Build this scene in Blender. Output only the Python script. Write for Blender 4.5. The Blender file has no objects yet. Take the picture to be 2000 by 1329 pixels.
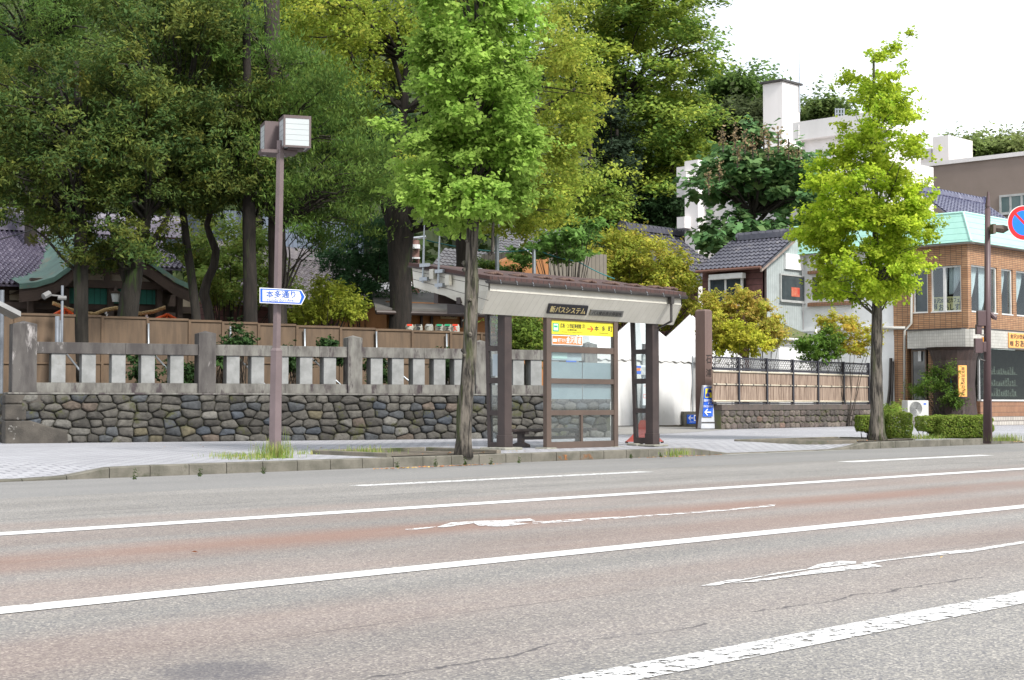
import bpy, math, random
import numpy as np
from mathutils import Vector
C = bpy.context.scene.collection
R = math.radians
rng = np.random.default_rng(7); random.seed(7)
# ------------------------------------------------------------------ camera
F_PX = 3100.0; CX, CY = 1000.0, 664.5; HOR = 791.0; CAMH = 0.92
YAW = math.atan2(3100.0, 2950.0)            # from +Y (across the street) towards +X (down the street)
PITCH = math.atan((HOR - CY) / F_PX)
FH = Vector((math.sin(YAW), math.cos(YAW), 0)); RT = Vector((math.cos(YAW), -math.sin(YAW), 0)); UP = Vector((0, 0, 1))
FW = (FH * math.cos(PITCH) + UP * math.sin(PITCH)); VU = (UP * math.cos(PITCH) - FH * math.sin(PITCH))
CAM = Vector((0, 0, CAMH))
cam = bpy.data.cameras.new('camera'); camo = bpy.data.objects.new('camera', cam); C.objects.link(camo)
from mathutils import Matrix
m = Matrix((RT, VU, -FW)).transposed().to_4x4(); m.translation = CAM; camo.matrix_world = m
cam.sensor_width = 36; cam.lens = F_PX / 2000 * 36; cam.clip_end = 3000; cam.clip_start = .05
S = bpy.context.scene; S.camera = camo
S.view_settings.view_transform = 'Standard'; S.view_settings.look = 'None'; S.view_settings.gamma = 1
S.view_settings.exposure = 0.8
S.cycles.use_denoising = True; S.cycles.max_bounces = 8; S.cycles.diffuse_bounces = 6; S.cycles.transparent_max_bounces = 24; S.cycles.caustics_reflective = False; S.cycles.caustics_refractive = False
# ------------------------------------------------------------------ world and sun
SUN_DIR = Vector((-0.12, -0.80, 0.74)).normalized()
w = bpy.data.worlds.new('World'); S.world = w; w.use_nodes = True
nt = w.node_tree; nt.nodes.clear()
N = nt.nodes.new; L = nt.links.new
sky = N('ShaderNodeTexSky'); sky.sky_type = 'NISHITA'; sky.sun_disc = False
sky.sun_elevation = math.asin(SUN_DIR.z); sky.sun_rotation = math.atan2(SUN_DIR.x, SUN_DIR.y)
tc = N('ShaderNodeTexCoord'); mp = N('ShaderNodeMapping'); mp.inputs['Scale'].default_value = (1, 1, 2.6)
nz = N('ShaderNodeTexNoise'); nz.inputs['Scale'].default_value = 2.1; nz.inputs['Detail'].default_value = 5
rp = N('ShaderNodeValToRGB'); rp.color_ramp.elements[0].position = .36; rp.color_ramp.elements[1].position = .56
rp.color_ramp.elements[0].color = (.45, .45, .45, 1); rp.color_ramp.elements[1].color = (1, 1, 1, 1)
mx = N('ShaderNodeMix'); mx.data_type = 'RGBA'; mx.inputs['B'].default_value = (9.2, 9.4, 9.8, 1)
n2 = N('ShaderNodeTexNoise'); n2.inputs['Scale'].default_value = 3.1; n2.inputs['Detail'].default_value = 4; r2 = N('ShaderNodeValToRGB'); r2.color_ramp.elements[0].position = .5; r2.color_ramp.elements[1].position = .66
r2.color_ramp.elements[0].color = (9.2, 9.4, 9.8, 1); r2.color_ramp.elements[1].color = (4.9, 5.5, 6.1, 1)
bg = N('ShaderNodeBackground'); bg.inputs['Strength'].default_value = 0.1; wo = N('ShaderNodeOutputWorld')
L(mp.outputs[0], n2.inputs['Vector']); L(n2.outputs[0], r2.inputs[0]); L(r2.outputs[0], mx.inputs['B']); L(tc.outputs['Generated'], mp.inputs['Vector']); L(mp.outputs[0], nz.inputs['Vector']); L(nz.outputs[0], rp.inputs[0])
L(rp.outputs[0], mx.inputs['Factor']); L(sky.outputs[0], mx.inputs['A']); L(mx.outputs['Result'], bg.inputs['Color']); L(bg.outputs[0], wo.inputs[0])
sl = bpy.data.lights.new('sun', 'SUN'); sl.energy = 2.9; sl.angle = R(11); sl.color = (1, .96, .9)
so = bpy.data.objects.new('sun', sl); C.objects.link(so); so.rotation_euler = SUN_DIR.to_track_quat('Z', 'Y').to_euler()
# ------------------------------------------------------------------ picture -> place helpers
def ray(px, py): return FW * F_PX + RT * (px - CX) + VU * (CY - py)
def G(px, py, z=0.0):
    r = ray(px, py); t = (z - CAM.z) / r.z; return CAM + r * t
def D(px, py, d): return CAM + ray(px, py) * (d / F_PX)
def depth(P): return (Vector(P) - CAM).dot(FW)
class Fr:                                   # upright plane: u along it to the right, n away from the camera
    def __init__(s, P0, u): s.o = Vector((P0[0], P0[1], 0)); s.u = Vector((u[0], u[1], 0)).normalized(); s.n = Vector((-s.u.y, s.u.x, 0))
    def P(s, a, n, z): return s.o + s.u * a + s.n * n + Vector((0, 0, z))
    def sh(s, px, py, n=0.0):
        r = ray(px, py); t = ((s.o - CAM).dot(s.n) + n) / r.dot(s.n); p = CAM + r * t
        return (p - s.o).dot(s.u), p.z
    def w(s, px, py, n=0.0):
        a, z = s.sh(px, py, n); return s.P(a, n, z)
def FY_(P): return Fr(P, (0, -1))           # plane across the street direction (faces -X)
def FX_(P): return Fr(P, (1, 0))            # plane along the street (faces -Y)
# ------------------------------------------------------------------ mesh builder
class MB:
    def __init__(s): s.v = []; s.f = []; s.mi = []; s.col = None
    def add(s, vs, fs, mi=0):
        b = len(s.v); s.v += [tuple(x) for x in vs]; s.f += [tuple(b + i for i in f) for f in fs]; s.mi += [mi] * len(fs); return s
    def box(s, F, a0, a1, n0, n1, z0, z1, mi=0):
        if a0 > a1: a0, a1 = a1, a0
        if z0 > z1: z0, z1 = z1, z0
        if n0 > n1: n0, n1 = n1, n0
        P = [F.P(a, n, z) for z in (z0, z1) for n in (n0, n1) for a in (a0, a1)]
        return s.add(P, [(0, 2, 3, 1), (4, 5, 7, 6), (0, 1, 5, 4), (2, 6, 7, 3), (0, 4, 6, 2), (1, 3, 7, 5)], mi)
    def bpx(s, F, x0, x1, y0, y1, n0, n1, mi=0):   # box whose front face (at n0) covers a picture rectangle
        ym = (y0 + y1) / 2; xm = (x0 + x1) / 2
        return s.box(F, F.sh(x0, ym, n0)[0], F.sh(x1, ym, n0)[0], n0, n1, F.sh(xm, y1, n0)[1], F.sh(xm, y0, n0)[1], mi)
    def prism(s, pts, vec, mi=0):           # polygon pushed along vec
        n = len(pts); a = [Vector(p) for p in pts]; b = [p + Vector(vec) for p in a]
        return s.add(a + b, [tuple(range(n))[::-1], tuple(range(n, 2 * n))] + [(i, (i + 1) % n, n + (i + 1) % n, n + i) for i in range(n)], mi)
    def tube(s, path, rad, k=8, caps=True, rot=0, mi=0, jit=0, sq=None):
        path = [Vector(p) for p in path]; n = len(path)
        if not hasattr(rad, '__len__'): rad = [rad] * n
        vs = []; prev = None
        for i, p in enumerate(path):
            t = (path[min(i + 1, n - 1)] - path[max(i - 1, 0)]).normalized()
            if prev is None:
                ref = Vector((0, 0, 1)) if abs(t.z) < .9 else Vector((1, 0, 0)); a = t.cross(ref).normalized()
            else: a = (prev - t * prev.dot(t)).normalized()
            prev = a; b = t.cross(a)
            for j in range(k):
                th = 2 * math.pi * j / k + rot; r = rad[i] * (1 + (random.uniform(-jit, jit) if jit else 0))
                vs.append(p + (a * math.cos(th) + b * math.sin(th)) * r)
        fs = [(i * k + j, i * k + (j + 1) % k, (i + 1) * k + (j + 1) % k, (i + 1) * k + j) for i in range(n - 1) for j in range(k)]
        if caps: fs += [tuple(range(k))[::-1], tuple((n - 1) * k + j for j in range(k))]
        return s.add(vs, fs, mi)
    def grid(s, fn, nu, nv, mi=0):
        vs = [fn(i / nu, j / nv) for j in range(nv + 1) for i in range(nu + 1)]
        return s.add(vs, [(j * (nu + 1) + i, j * (nu + 1) + i + 1, (j + 1) * (nu + 1) + i + 1, (j + 1) * (nu + 1) + i) for j in range(nv) for i in range(nu)], mi)
    def build(s, name, mat, parent=None, smooth=False, bevel=0, facecol=None, kind=None, label=None, cat=None, group=None):
        me = bpy.data.meshes.new(name); v = np.array([tuple(x) for x in s.v], dtype=np.float64)
        if parent is not None: org = np.array(parent['org'])
        elif len(v): org = np.array([(v[:, 0].min() + v[:, 0].max()) / 2, (v[:, 1].min() + v[:, 1].max()) / 2, v[:, 2].min()])
        if kind == 'structure': org = np.zeros(3)
        me.from_pydata((v - org).tolist(), [], s.f)
        for mm in (mat if isinstance(mat, (list, tuple)) else [mat]): me.materials.append(mm)
        if len(set(s.mi)) > 1: me.polygons.foreach_set('material_index', s.mi)
        if smooth: me.polygons.foreach_set('use_smooth', [True] * len(me.polygons))
        if facecol is not None:
            at = me.attributes.new('col', 'FLOAT_COLOR', 'FACE'); c = np.ones((len(me.polygons), 4), dtype=np.float32); c[:, :3] = facecol; at.data.foreach_set('color', c.ravel())
        me.validate(); o = bpy.data.objects.new(name, me); C.objects.link(o)
        if parent is not None: o.parent = parent; o.location = (0, 0, 0)
        else: o.location = org
        o['org'] = [float(x) for x in org]
        if bevel:
            b = o.modifiers.new('bevel', 'BEVEL'); b.width = bevel; b.segments = 2; b.limit_method = 'ANGLE'; b.angle_limit = R(40)
        return tag(o, label, cat, group, kind)
def tag(o, label=None, cat=None, group=None, kind=None):
    if label: o['label'] = label
    if cat: o['category'] = cat
    if group: o['group'] = group
    if kind: o['kind'] = kind
    return o
def thing(name, P, label, cat, group=None):
    o = bpy.data.objects.new(name, None); o.empty_display_size = .1; C.objects.link(o); o.location = P; o['org'] = [float(x) for x in P]
    return tag(o, label, cat, group)
# ------------------------------------------------------------------ materials
def hexc(h):                                # sRGB 0-255 triple to linear
    return tuple(((c / 255) / 12.92 if c / 255 < .04045 else ((c / 255 + .055) / 1.055) ** 2.4) for c in h)
def newmat(name):
    m = bpy.data.materials.new(name); m.use_nodes = True; nt = m.node_tree; b = nt.nodes['Principled BSDF']; return m, nt, b
def lin(c): return (c[0], c[1], c[2], 1)
def M(name, c1, c2=None, scale=4.0, rough=.8, bump=0.0, bscale=30.0, metal=0.0, c3=None, stretch=(1, 1, 1), lo=.38, hi=.62, spec=.5, c3scale=None, c3lo=.55):
    m, nt, b = newmat(name); N = nt.nodes.new; L = nt.links.new
    b.inputs['Roughness'].default_value = rough; b.inputs['Metallic'].default_value = metal; b.inputs['Base Color'].default_value = lin(c1)
    b.inputs['Specular IOR Level'].default_value = spec
    tc = N('ShaderNodeTexCoord'); mp = N('ShaderNodeMapping'); mp.inputs['Scale'].default_value = stretch; L(tc.outputs['Object'], mp.inputs[0])
    if c2:
        n = N('ShaderNodeTexNoise'); n.inputs['Scale'].default_value = scale; n.inputs['Detail'].default_value = 7; n.inputs['Roughness'].default_value = .62; L(mp.outputs[0], n.inputs[0])
        r = N('ShaderNodeValToRGB'); r.color_ramp.elements[0].position = lo; r.color_ramp.elements[1].position = hi
        r.color_ramp.elements[0].color = lin(c1); r.color_ramp.elements[1].color = lin(c2); L(n.outputs[0], r.inputs[0]); out = r.outputs[0]
        if c3:
            n2 = N('ShaderNodeTexNoise'); n2.inputs['Scale'].default_value = c3scale or scale * .37; n2.inputs['Detail'].default_value = 6; n2.inputs['Roughness'].default_value = .7; L(mp.outputs[0], n2.inputs[0])
            r2 = N('ShaderNodeValToRGB'); r2.color_ramp.elements[0].position = c3lo; r2.color_ramp.elements[1].position = c3lo + .1; L(n2.outputs[0], r2.inputs[0])
            x = N('ShaderNodeMix'); x.data_type = 'RGBA'; L(r2.outputs[0], x.inputs['Factor']); L(out, x.inputs['A']); x.inputs['B'].default_value = lin(c3); out = x.outputs['Result']
        L(out, b.inputs['Base Color'])
    if bump:
        n = N('ShaderNodeTexNoise'); n.inputs['Scale'].default_value = bscale; n.inputs['Detail'].default_value = 5; L(mp.outputs[0], n.inputs[0])
        bp = N('ShaderNodeBump'); bp.inputs['Strength'].default_value = bump; bp.inputs['Distance'].default_value = .02; L(n.outputs[0], bp.inputs['Height']); L(bp.outputs[0], b.inputs['Normal'])
    return m
def attrmat(name, rough=.8, trans=0.0, bump=0.0, bscale=20.0, spec=.3, mott=None):
    m, nt, b = newmat(name); N = nt.nodes.new; L = nt.links.new
    a = N('ShaderNodeAttribute'); a.attribute_name = 'col'; out = a.outputs['Color']
    b.inputs['Roughness'].default_value = rough; b.inputs['Specular IOR Level'].default_value = spec
    tc = N('ShaderNodeTexCoord')
    if mott:                                # mottling: multiply by a noise range, plus lichen / moss spots
        n = N('ShaderNodeTexNoise'); n.inputs['Scale'].default_value = mott[0]; n.inputs['Detail'].default_value = 8; n.inputs['Roughness'].default_value = .7; L(tc.outputs['Object'], n.inputs[0])
        r = N('ShaderNodeMapRange'); r.inputs[1].default_value = .3; r.inputs[2].default_value = .7; r.inputs[3].default_value = mott[1]; r.inputs[4].default_value = mott[2]; L(n.outputs[0], r.inputs[0])
        x = N('ShaderNodeVectorMath'); x.operation = 'SCALE'; L(out, x.inputs[0]); L(r.outputs[0], x.inputs['Scale']); out = x.outputs[0]
        if len(mott) > 3:
            n = N('ShaderNodeTexNoise'); n.inputs['Scale'].default_value = 1.3; n.inputs['Detail'].default_value = 9; n.inputs['Roughness'].default_value = .75; L(tc.outputs['Object'], n.inputs[0])
            r = N('ShaderNodeMapRange'); r.inputs[1].default_value = .57; r.inputs[2].default_value = .63; L(n.outputs[0], r.inputs[0])
            x = N('ShaderNodeMix'); x.data_type = 'RGBA'; L(r.outputs[0], x.inputs['Factor']); L(out, x.inputs['A']); x.inputs['B'].default_value = lin(mott[3]); out = x.outputs['Result']
    L(out, b.inputs['Base Color'])
    if bump:
        n = N('ShaderNodeTexNoise'); n.inputs['Scale'].default_value = bscale; n.inputs['Detail'].default_value = 6; L(tc.outputs['Object'], n.inputs[0])
        bp = N('ShaderNodeBump'); bp.inputs['Strength'].default_value = bump; bp.inputs['Distance'].default_value = .02; L(n.outputs[0], bp.inputs['Height']); L(bp.outputs[0], b.inputs['Normal'])
    if trans:
        t = N('ShaderNodeBsdfTranslucent'); L(out, t.inputs[0]); s = N('ShaderNodeMixShader'); s.inputs[0].default_value = trans
        L(b.outputs[0], s.inputs[1]); L(t.outputs[0], s.inputs[2]); L(s.outputs[0], nt.nodes['Material Output'].inputs[0])
    return m
def lined(name, base, line, period, width=.06, axis='xy', rough=.6, bump=.3, dirt=None, spec=.5, off=0.0):
    """cladding with grooves every `period` metres; axis 'xy' = upright grooves, 'z' = level ones"""
    m, nt, b = newmat(name); N = nt.nodes.new; L = nt.links.new
    b.inputs['Roughness'].default_value = rough; b.inputs['Specular IOR Level'].default_value = spec
    tc = N('ShaderNodeTexCoord'); sp = N('ShaderNodeSeparateXYZ'); L(tc.outputs['Object'], sp.inputs[0])
    if axis == 'xy': a = N('ShaderNodeMath'); a.operation = 'ADD'; L(sp.outputs[0], a.inputs[0]); L(sp.outputs[1], a.inputs[1]); val = a.outputs[0]
    elif axis == 'x': val = sp.outputs[0]
    else: val = sp.outputs[2]
    o = N('ShaderNodeMath'); o.operation = 'ADD'; L(val, o.inputs[0]); o.inputs[1].default_value = 100 * period + off
    d = N('ShaderNodeMath'); d.operation = 'DIVIDE'; L(o.outputs[0], d.inputs[0]); d.inputs[1].default_value = period
    f = N('ShaderNodeMath'); f.operation = 'FRACT'; L(d.outputs[0], f.inputs[0])
    c = N('ShaderNodeMath'); c.operation = 'LESS_THAN'; L(f.outputs[0], c.inputs[0]); c.inputs[1].default_value = width
    n = N('ShaderNodeTexNoise'); n.inputs['Scale'].default_value = 2.5; n.inputs['Detail'].default_value = 8; n.inputs['Roughness'].default_value = .7; L(tc.outputs['Object'], n.inputs[0])
    r = N('ShaderNodeValToRGB'); r.color_ramp.elements[0].position = .35; r.color_ramp.elements[1].position = .6
    r.color_ramp.elements[0].color = lin(dirt or [q * .8 for q in base]); r.color_ramp.elements[1].color = lin(base); L(n.outputs[0], r.inputs[0])
    x = N('ShaderNodeMix'); x.data_type = 'RGBA'; L(c.outputs[0], x.inputs['Factor']); L(r.outputs[0], x.inputs['A']); x.inputs['B'].default_value = lin(line); L(x.outputs['Result'], b.inputs['Base Color'])
    if bump:
        bp = N('ShaderNodeBump'); bp.invert = True; bp.inputs['Strength'].default_value = bump; bp.inputs['Distance'].default_value = .01; L(c.outputs[0], bp.inputs['Height']); L(bp.outputs[0], b.inputs['Normal'])
    return m
def brickmat(name, c1, c2, mortar, bw, bh, ms=.008, rough=.75, flat=False, offset=.5, bump=.4, var=None):
    m, nt, b = newmat(name); N = nt.nodes.new; L = nt.links.new
    b.inputs['Roughness'].default_value = rough
    tc = N('ShaderNodeTexCoord'); vec = tc.outputs['Object']
    if not flat:
        sp = N('ShaderNodeSeparateXYZ'); L(vec, sp.inputs[0]); a = N('ShaderNodeMath'); a.operation = 'ADD'; L(sp.outputs[0], a.inputs[0]); L(sp.outputs[1], a.inputs[1])
        cb = N('ShaderNodeCombineXYZ'); L(a.outputs[0], cb.inputs[0]); L(sp.outputs[2], cb.inputs[1]); vec = cb.outputs[0]
    br = N('ShaderNodeTexBrick'); L(vec, br.inputs['Vector']); br.inputs['Scale'].default_value = 1
    br.inputs['Brick Width'].default_value = bw; br.inputs['Row Height'].default_value = bh; br.inputs['Mortar Size'].default_value = ms; br.inputs['Mortar Smooth'].default_value = .1
    br.inputs['Color1'].default_value = lin(c1); br.inputs['Color2'].default_value = lin(c2); br.inputs['Mortar'].default_value = lin(mortar); br.offset = offset
    n = N('ShaderNodeTexNoise'); n.inputs['Scale'].default_value = 1.6 if not flat else .35; n.inputs['Detail'].default_value = 9; n.inputs['Roughness'].default_value = .7; L(tc.outputs['Object'], n.inputs[0])
    r = N('ShaderNodeMapRange'); r.inputs[1].default_value = .3; r.inputs[2].default_value = .7; r.inputs[3].default_value = (var or (.8, 1.1))[0]; r.inputs[4].default_value = (var or (.8, 1.1))[1]; L(n.outputs[0], r.inputs[0])
    x = N('ShaderNodeVectorMath'); x.operation = 'SCALE'; L(br.outputs['Color'], x.inputs[0]); L(r.outputs[0], x.inputs['Scale']); L(x.outputs[0], b.inputs['Base Color'])
    bp = N('ShaderNodeBump'); bp.invert = True; bp.inputs['Strength'].default_value = bump; bp.inputs['Distance'].default_value = .006; L(br.outputs['Fac'], bp.inputs['Height']); L(bp.outputs[0], b.inputs['Normal'])
    return m
def glassmat(name, tint=(.85, .9, .9), refl=.14, rough=.02, haze=0.0):
    m, nt, b = newmat(name); N = nt.nodes.new; L = nt.links.new
    t = N('ShaderNodeBsdfTransparent'); t.inputs[0].default_value = lin(tint); g = N('ShaderNodeBsdfGlossy'); g.inputs['Roughness'].default_value = rough
    s = N('ShaderNodeMixShader'); s.inputs[0].default_value = refl; L(t.outputs[0], s.inputs[1]); L(g.outputs[0], s.inputs[2]); out = s.outputs[0]
    if haze:
        d = N('ShaderNodeBsdfDiffuse'); d.inputs[0].default_value = (.7, .75, .75, 1); s2 = N('ShaderNodeMixShader'); s2.inputs[0].default_value = haze; L(out, s2.inputs[1]); L(d.outputs[0], s2.inputs[2]); out = s2.outputs[0]
    L(out, nt.nodes['Material Output'].inputs[0]); return m
# ------------------------------------------------------------------ writing
def text_mesh(body, shear=0.0, bold=0.0, spacing=1.0):
    cu = bpy.data.curves.new('t', 'FONT'); cu.body = body; cu.size = 1; cu.shear = shear; cu.offset = bold; cu.resolution_u = 2; cu.space_character = spacing
    o = bpy.data.objects.new('t', cu); C.objects.link(o); dg = bpy.context.evaluated_depsgraph_get(); dg.update()
    e = o.evaluated_get(dg); me = e.to_mesh(); v = [tuple(x.co) for x in me.vertices]; f = [tuple(p.vertices) for p in me.polygons]; e.to_mesh_clear()
    bpy.data.objects.remove(o); bpy.data.curves.remove(cu); return np.array(v), f
def text(mb, body, P, u, v, wid, hei, mi=0, **kw):
    """lettering fitted into a wid x hei box whose lower left corner is P"""
    b_ = kw.pop('bold', 0); vs, fs = text_mesh(body, **kw)
    if len(vs) == 0: return mb
    lo = vs.min(0); sz = vs.max(0) - lo; u = Vector(u).normalized(); v = Vector(v).normalized(); P = Vector(P)
    sx = wid / max(sz[0], 1e-6); sy = hei / max(sz[1], 1e-6)
    e = hei * .02 * (1 if b_ < .011 else 1.6) if b_ else 0; nrm = u.cross(v); shifts = [(0, 0)] if not e else [(-e, 0), (e, 0), (0, -e), (0, e)]
    for i, (ex, ey) in enumerate(shifts): mb.add([P + u * ((q[0] - lo[0]) * sx + ex) + v * ((q[1] - lo[1]) * sy + ey) + nrm * (.0003 * i) for q in vs], fs, mi)
    return mb
def ftext(mb, F, body, x0, x1, y0, y1, n, mi=0, **kw):
    """the same, placed on an upright plane over a picture rectangle"""
    a0, _ = F.sh(x0, (y0 + y1) / 2, n); a1, _ = F.sh(x1, (y0 + y1) / 2, n); z1 = F.sh((x0 + x1) / 2, y0, n)[1]; z0 = F.sh((x0 + x1) / 2, y1, n)[1]
    return text(mb, body, F.P(a0, n, z0), F.u, (0, 0, 1), a1 - a0, z1 - z0, mi, **kw)
# ------------------------------------------------------------------ leaves and trees
def leaf_arrays(P, size, up=.5, cols=None, asp=.62, droop=0.0, fan=False, outw=None):
    n = len(P); nr = rng.normal(size=(n, 3)); nr /= np.linalg.norm(nr, axis=1)[:, None]; nr[:, 2] = np.abs(nr[:, 2]) * (1 if up > 0 else -1); nr[:, 2] += up
    if outw is not None: nr += outw * .55
    nr /= np.linalg.norm(nr, axis=1)[:, None]
    t = rng.normal(size=(n, 3)); t[:, 2] -= droop * 2; t -= nr * (t * nr).sum(1)[:, None]; t /= np.linalg.norm(t, axis=1)[:, None] + 1e-9; b = np.cross(nr, t)
    s = size * rng.uniform(.65, 1.3, n)[:, None]
    if fan: V = np.stack([P, P + t * s * .8 - b * s * .62, P + t * s * 1.02, P + t * s * .8 + b * s * .62], 1)
    else: V = np.stack([P - t * s * .5, P - b * s * asp * .5 + nr * s * .1, P + t * s * .5, P + b * s * asp * .5 + nr * s * .1], 1)
    return V.reshape(-1, 3)
def quads_object(name, V, cols, mat, parent, kind=None, label=None, cat=None, group=None):
    n = len(V) // 4; me = bpy.data.meshes.new(name); org = np.array(parent['org']) if parent is not None else np.array([V[:, 0].mean(), V[:, 1].mean(), V[:, 2].min()])
    me.vertices.add(len(V)); me.vertices.foreach_set('co', (V - org).astype(np.float32).ravel()); me.loops.add(4 * n); me.loops.foreach_set('vertex_index', np.arange(4 * n, dtype=np.int32))
    me.polygons.add(n); me.polygons.foreach_set('loop_start', np.arange(0, 4 * n, 4, dtype=np.int32)); me.update(calc_edges=True); me.materials.append(mat)
    at = me.attributes.new('col', 'FLOAT_COLOR', 'FACE'); c = np.ones((n, 4), dtype=np.float32); c[:, :3] = cols; at.data.foreach_set('color', c.ravel())
    o = bpy.data.objects.new(name, me); C.objects.link(o)
    if parent is not None: o.parent = parent
    else: o.location = org
    return tag(o, label, cat, group, kind)
def crown_points(ell, d, nclump, rc, nleaf, flat=.6, hollow=.35, rdep=None):
    """ell: picture ellipses (cx, cy, rx, ry[, depth offset m]); returns leaf points, clump id, clump centres, outward vectors"""
    ar = np.array([e[2] * e[3] for e in ell], float); ids = rng.choice(len(ell), nclump, p=ar / ar.sum()); cc = []; ow = []
    for i in ids:
        e = ell[i]; off = e[4] if len(e) > 4 else 0; dd = d + off; k = dd / F_PX; v = rng.normal(size=3); v /= np.linalg.norm(v); r = (hollow + (1 - hollow) * rng.uniform() ** .5)
        c = D(e[0], e[1], dd); rm = tuple(max(.35 * q_ * k, q_ * k - .5 * rc) for q_ in e[2:4]); rz = rdep or min(rm[0], rm[1] * 1.3)
        q = np.array(c) + np.array(RT) * v[0] * r * rm[0] + np.array(FH) * v[1] * r * rz + np.array((0, 0, v[2] * r * rm[1])); cc.append(q); ow.append(v[0] * np.array(RT) + v[1] * np.array(FH) + v[2] * np.array((0, 0, 1.)))
    cc = np.array(cc); ow = np.array(ow); rcs = rc * rng.uniform(.55, 1.45, nclump); wts = rcs ** 2; cid = rng.choice(nclump, nleaf, p=wts / wts.sum())
    K = 8; td = rng.normal(size=(nclump, K, 3)); td /= np.linalg.norm(td, axis=2)[:, :, None]; td = td + ow[:, None, :] * .55; td[:, :, 2] = td[:, :, 2] * flat + .12; td *= (rcs[:, None] * rng.uniform(.6, 1.5, (nclump, K)))[:, :, None]
    k = rng.integers(0, K, nleaf); t = rng.uniform(0.08, 1, nleaf)[:, None]; d_ = td[cid, k]; jit = rng.normal(size=(nleaf, 3)) * rcs[cid][:, None] * np.where(t > .8, .1, .2) * np.array((1, 1, .7))
    return cc[cid] + d_ * t + jit, cid, cc, ow[cid]
def pick_cols(pal, cid, ncl, leafvar=.18, clvar=.25, clw=None):
    pal = np.array(pal); base = rng.dirichlet(np.ones(len(pal)) * .7, ncl); c = base[cid] @ pal
    alt = pal[rng.integers(0, len(pal), len(cid))]; c = c * .62 + alt * .38
    return c * rng.uniform(1 - clvar, 1 + clvar, ncl)[cid][:, None] * rng.uniform(1 - leafvar, 1 + leafvar, len(cid))[:, None]
def tree(name, label, cat, base, trunk, d, ell, nclump, rc, nleaf, leaf, pal, leafmat, bark, group=None, up=.5, droop=0.0, asp=.6, fan=False, flat=.6, limbs=None, nbr=40, hollow=.35, brr=.02, rdep=None, jit=.06, tk=12):
    base = Vector(base); t = thing(name, base, label, cat, group); mb = MB(); k = d / F_PX
    path = [D(x, y, d) for x, y, r in trunk]; rad = [r * k for x, y, r in trunk]
    if trunk:
        if (base - path[0]).length > .3: path = [base] + path; rad = [rad[0] * 1.15] + rad
        P2 = []; R2 = []                     # resample for bark wobble
        for i in range(len(path) - 1):
            m = max(1, int((path[i + 1] - path[i]).length / .35))
            for j in range(m): P2.append(path[i].lerp(path[i + 1], j / m)); R2.append(rad[i] + (rad[i + 1] - rad[i]) * j / m)
        P2.append(path[-1]); R2.append(rad[-1]); mb.tube(P2, R2, tk, jit=jit)
    for lb in (limbs or []): mb.tube([D(x, y, d + (q[0] if q else 0)) for x, y, r, *q in lb], [r * k for x, y, r, *q in lb], 7, jit=jit)
    P, cid, cc, ow = crown_points(ell, d, nclump, rc, nleaf, flat, hollow, rdep)
    src = path if path else [base]
    for i in rng.choice(len(cc), min(nbr, len(cc)), replace=False):
        c = Vector(cc[i]); cand = [p for p in src if p.z < c.z - .1] or [min(src, key=lambda p: p.z)]
        s0 = min(cand, key=lambda p: (p - c).length); mid = s0.lerp(c, .5) + Vector((0, 0, (c - s0).length * .12)); L_ = (c - s0).length
        mb.tube([s0, s0.lerp(mid, .5) + Vector(rng.normal(0, .03 * L_, 3)), mid, mid.lerp(c, .5) + Vector(rng.normal(0, .03 * L_, 3)), c], [brr * 1.6, brr * 1.25, brr, brr * .6, brr * .3], 5, caps=False)
    mb.build('trunk', bark, t, smooth=True)
    V = leaf_arrays(P, leaf, up, asp=asp, droop=droop, fan=fan, outw=ow)
    quads_object('crown', V, pick_cols(pal, cid, nclump), leafmat, t)
    return t
# ================================================================== SETTING
Z1 = 0.15
YK = G(1000, 904).y                        # street face of the kerb
WF = Fr(G(75, 866, Z1), (G(1060, 856, Z1) - G(75, 866, Z1)))    # stone wall plane
def poly(name, pts, z, mat, kind='structure'):
    mb = MB(); mb.add([(p[0], p[1], z) for p in pts], [tuple(range(len(pts)))]); return mb.build(name, mat, kind=kind)
m_ground = M('ground earth', (.13, .11, .08), (.09, .08, .05), 1.2, .95, .4, 12)
poly('ground', [(-600, -400), (900, -400), (900, 900), (-600, 900)], -.06, m_ground)
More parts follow.
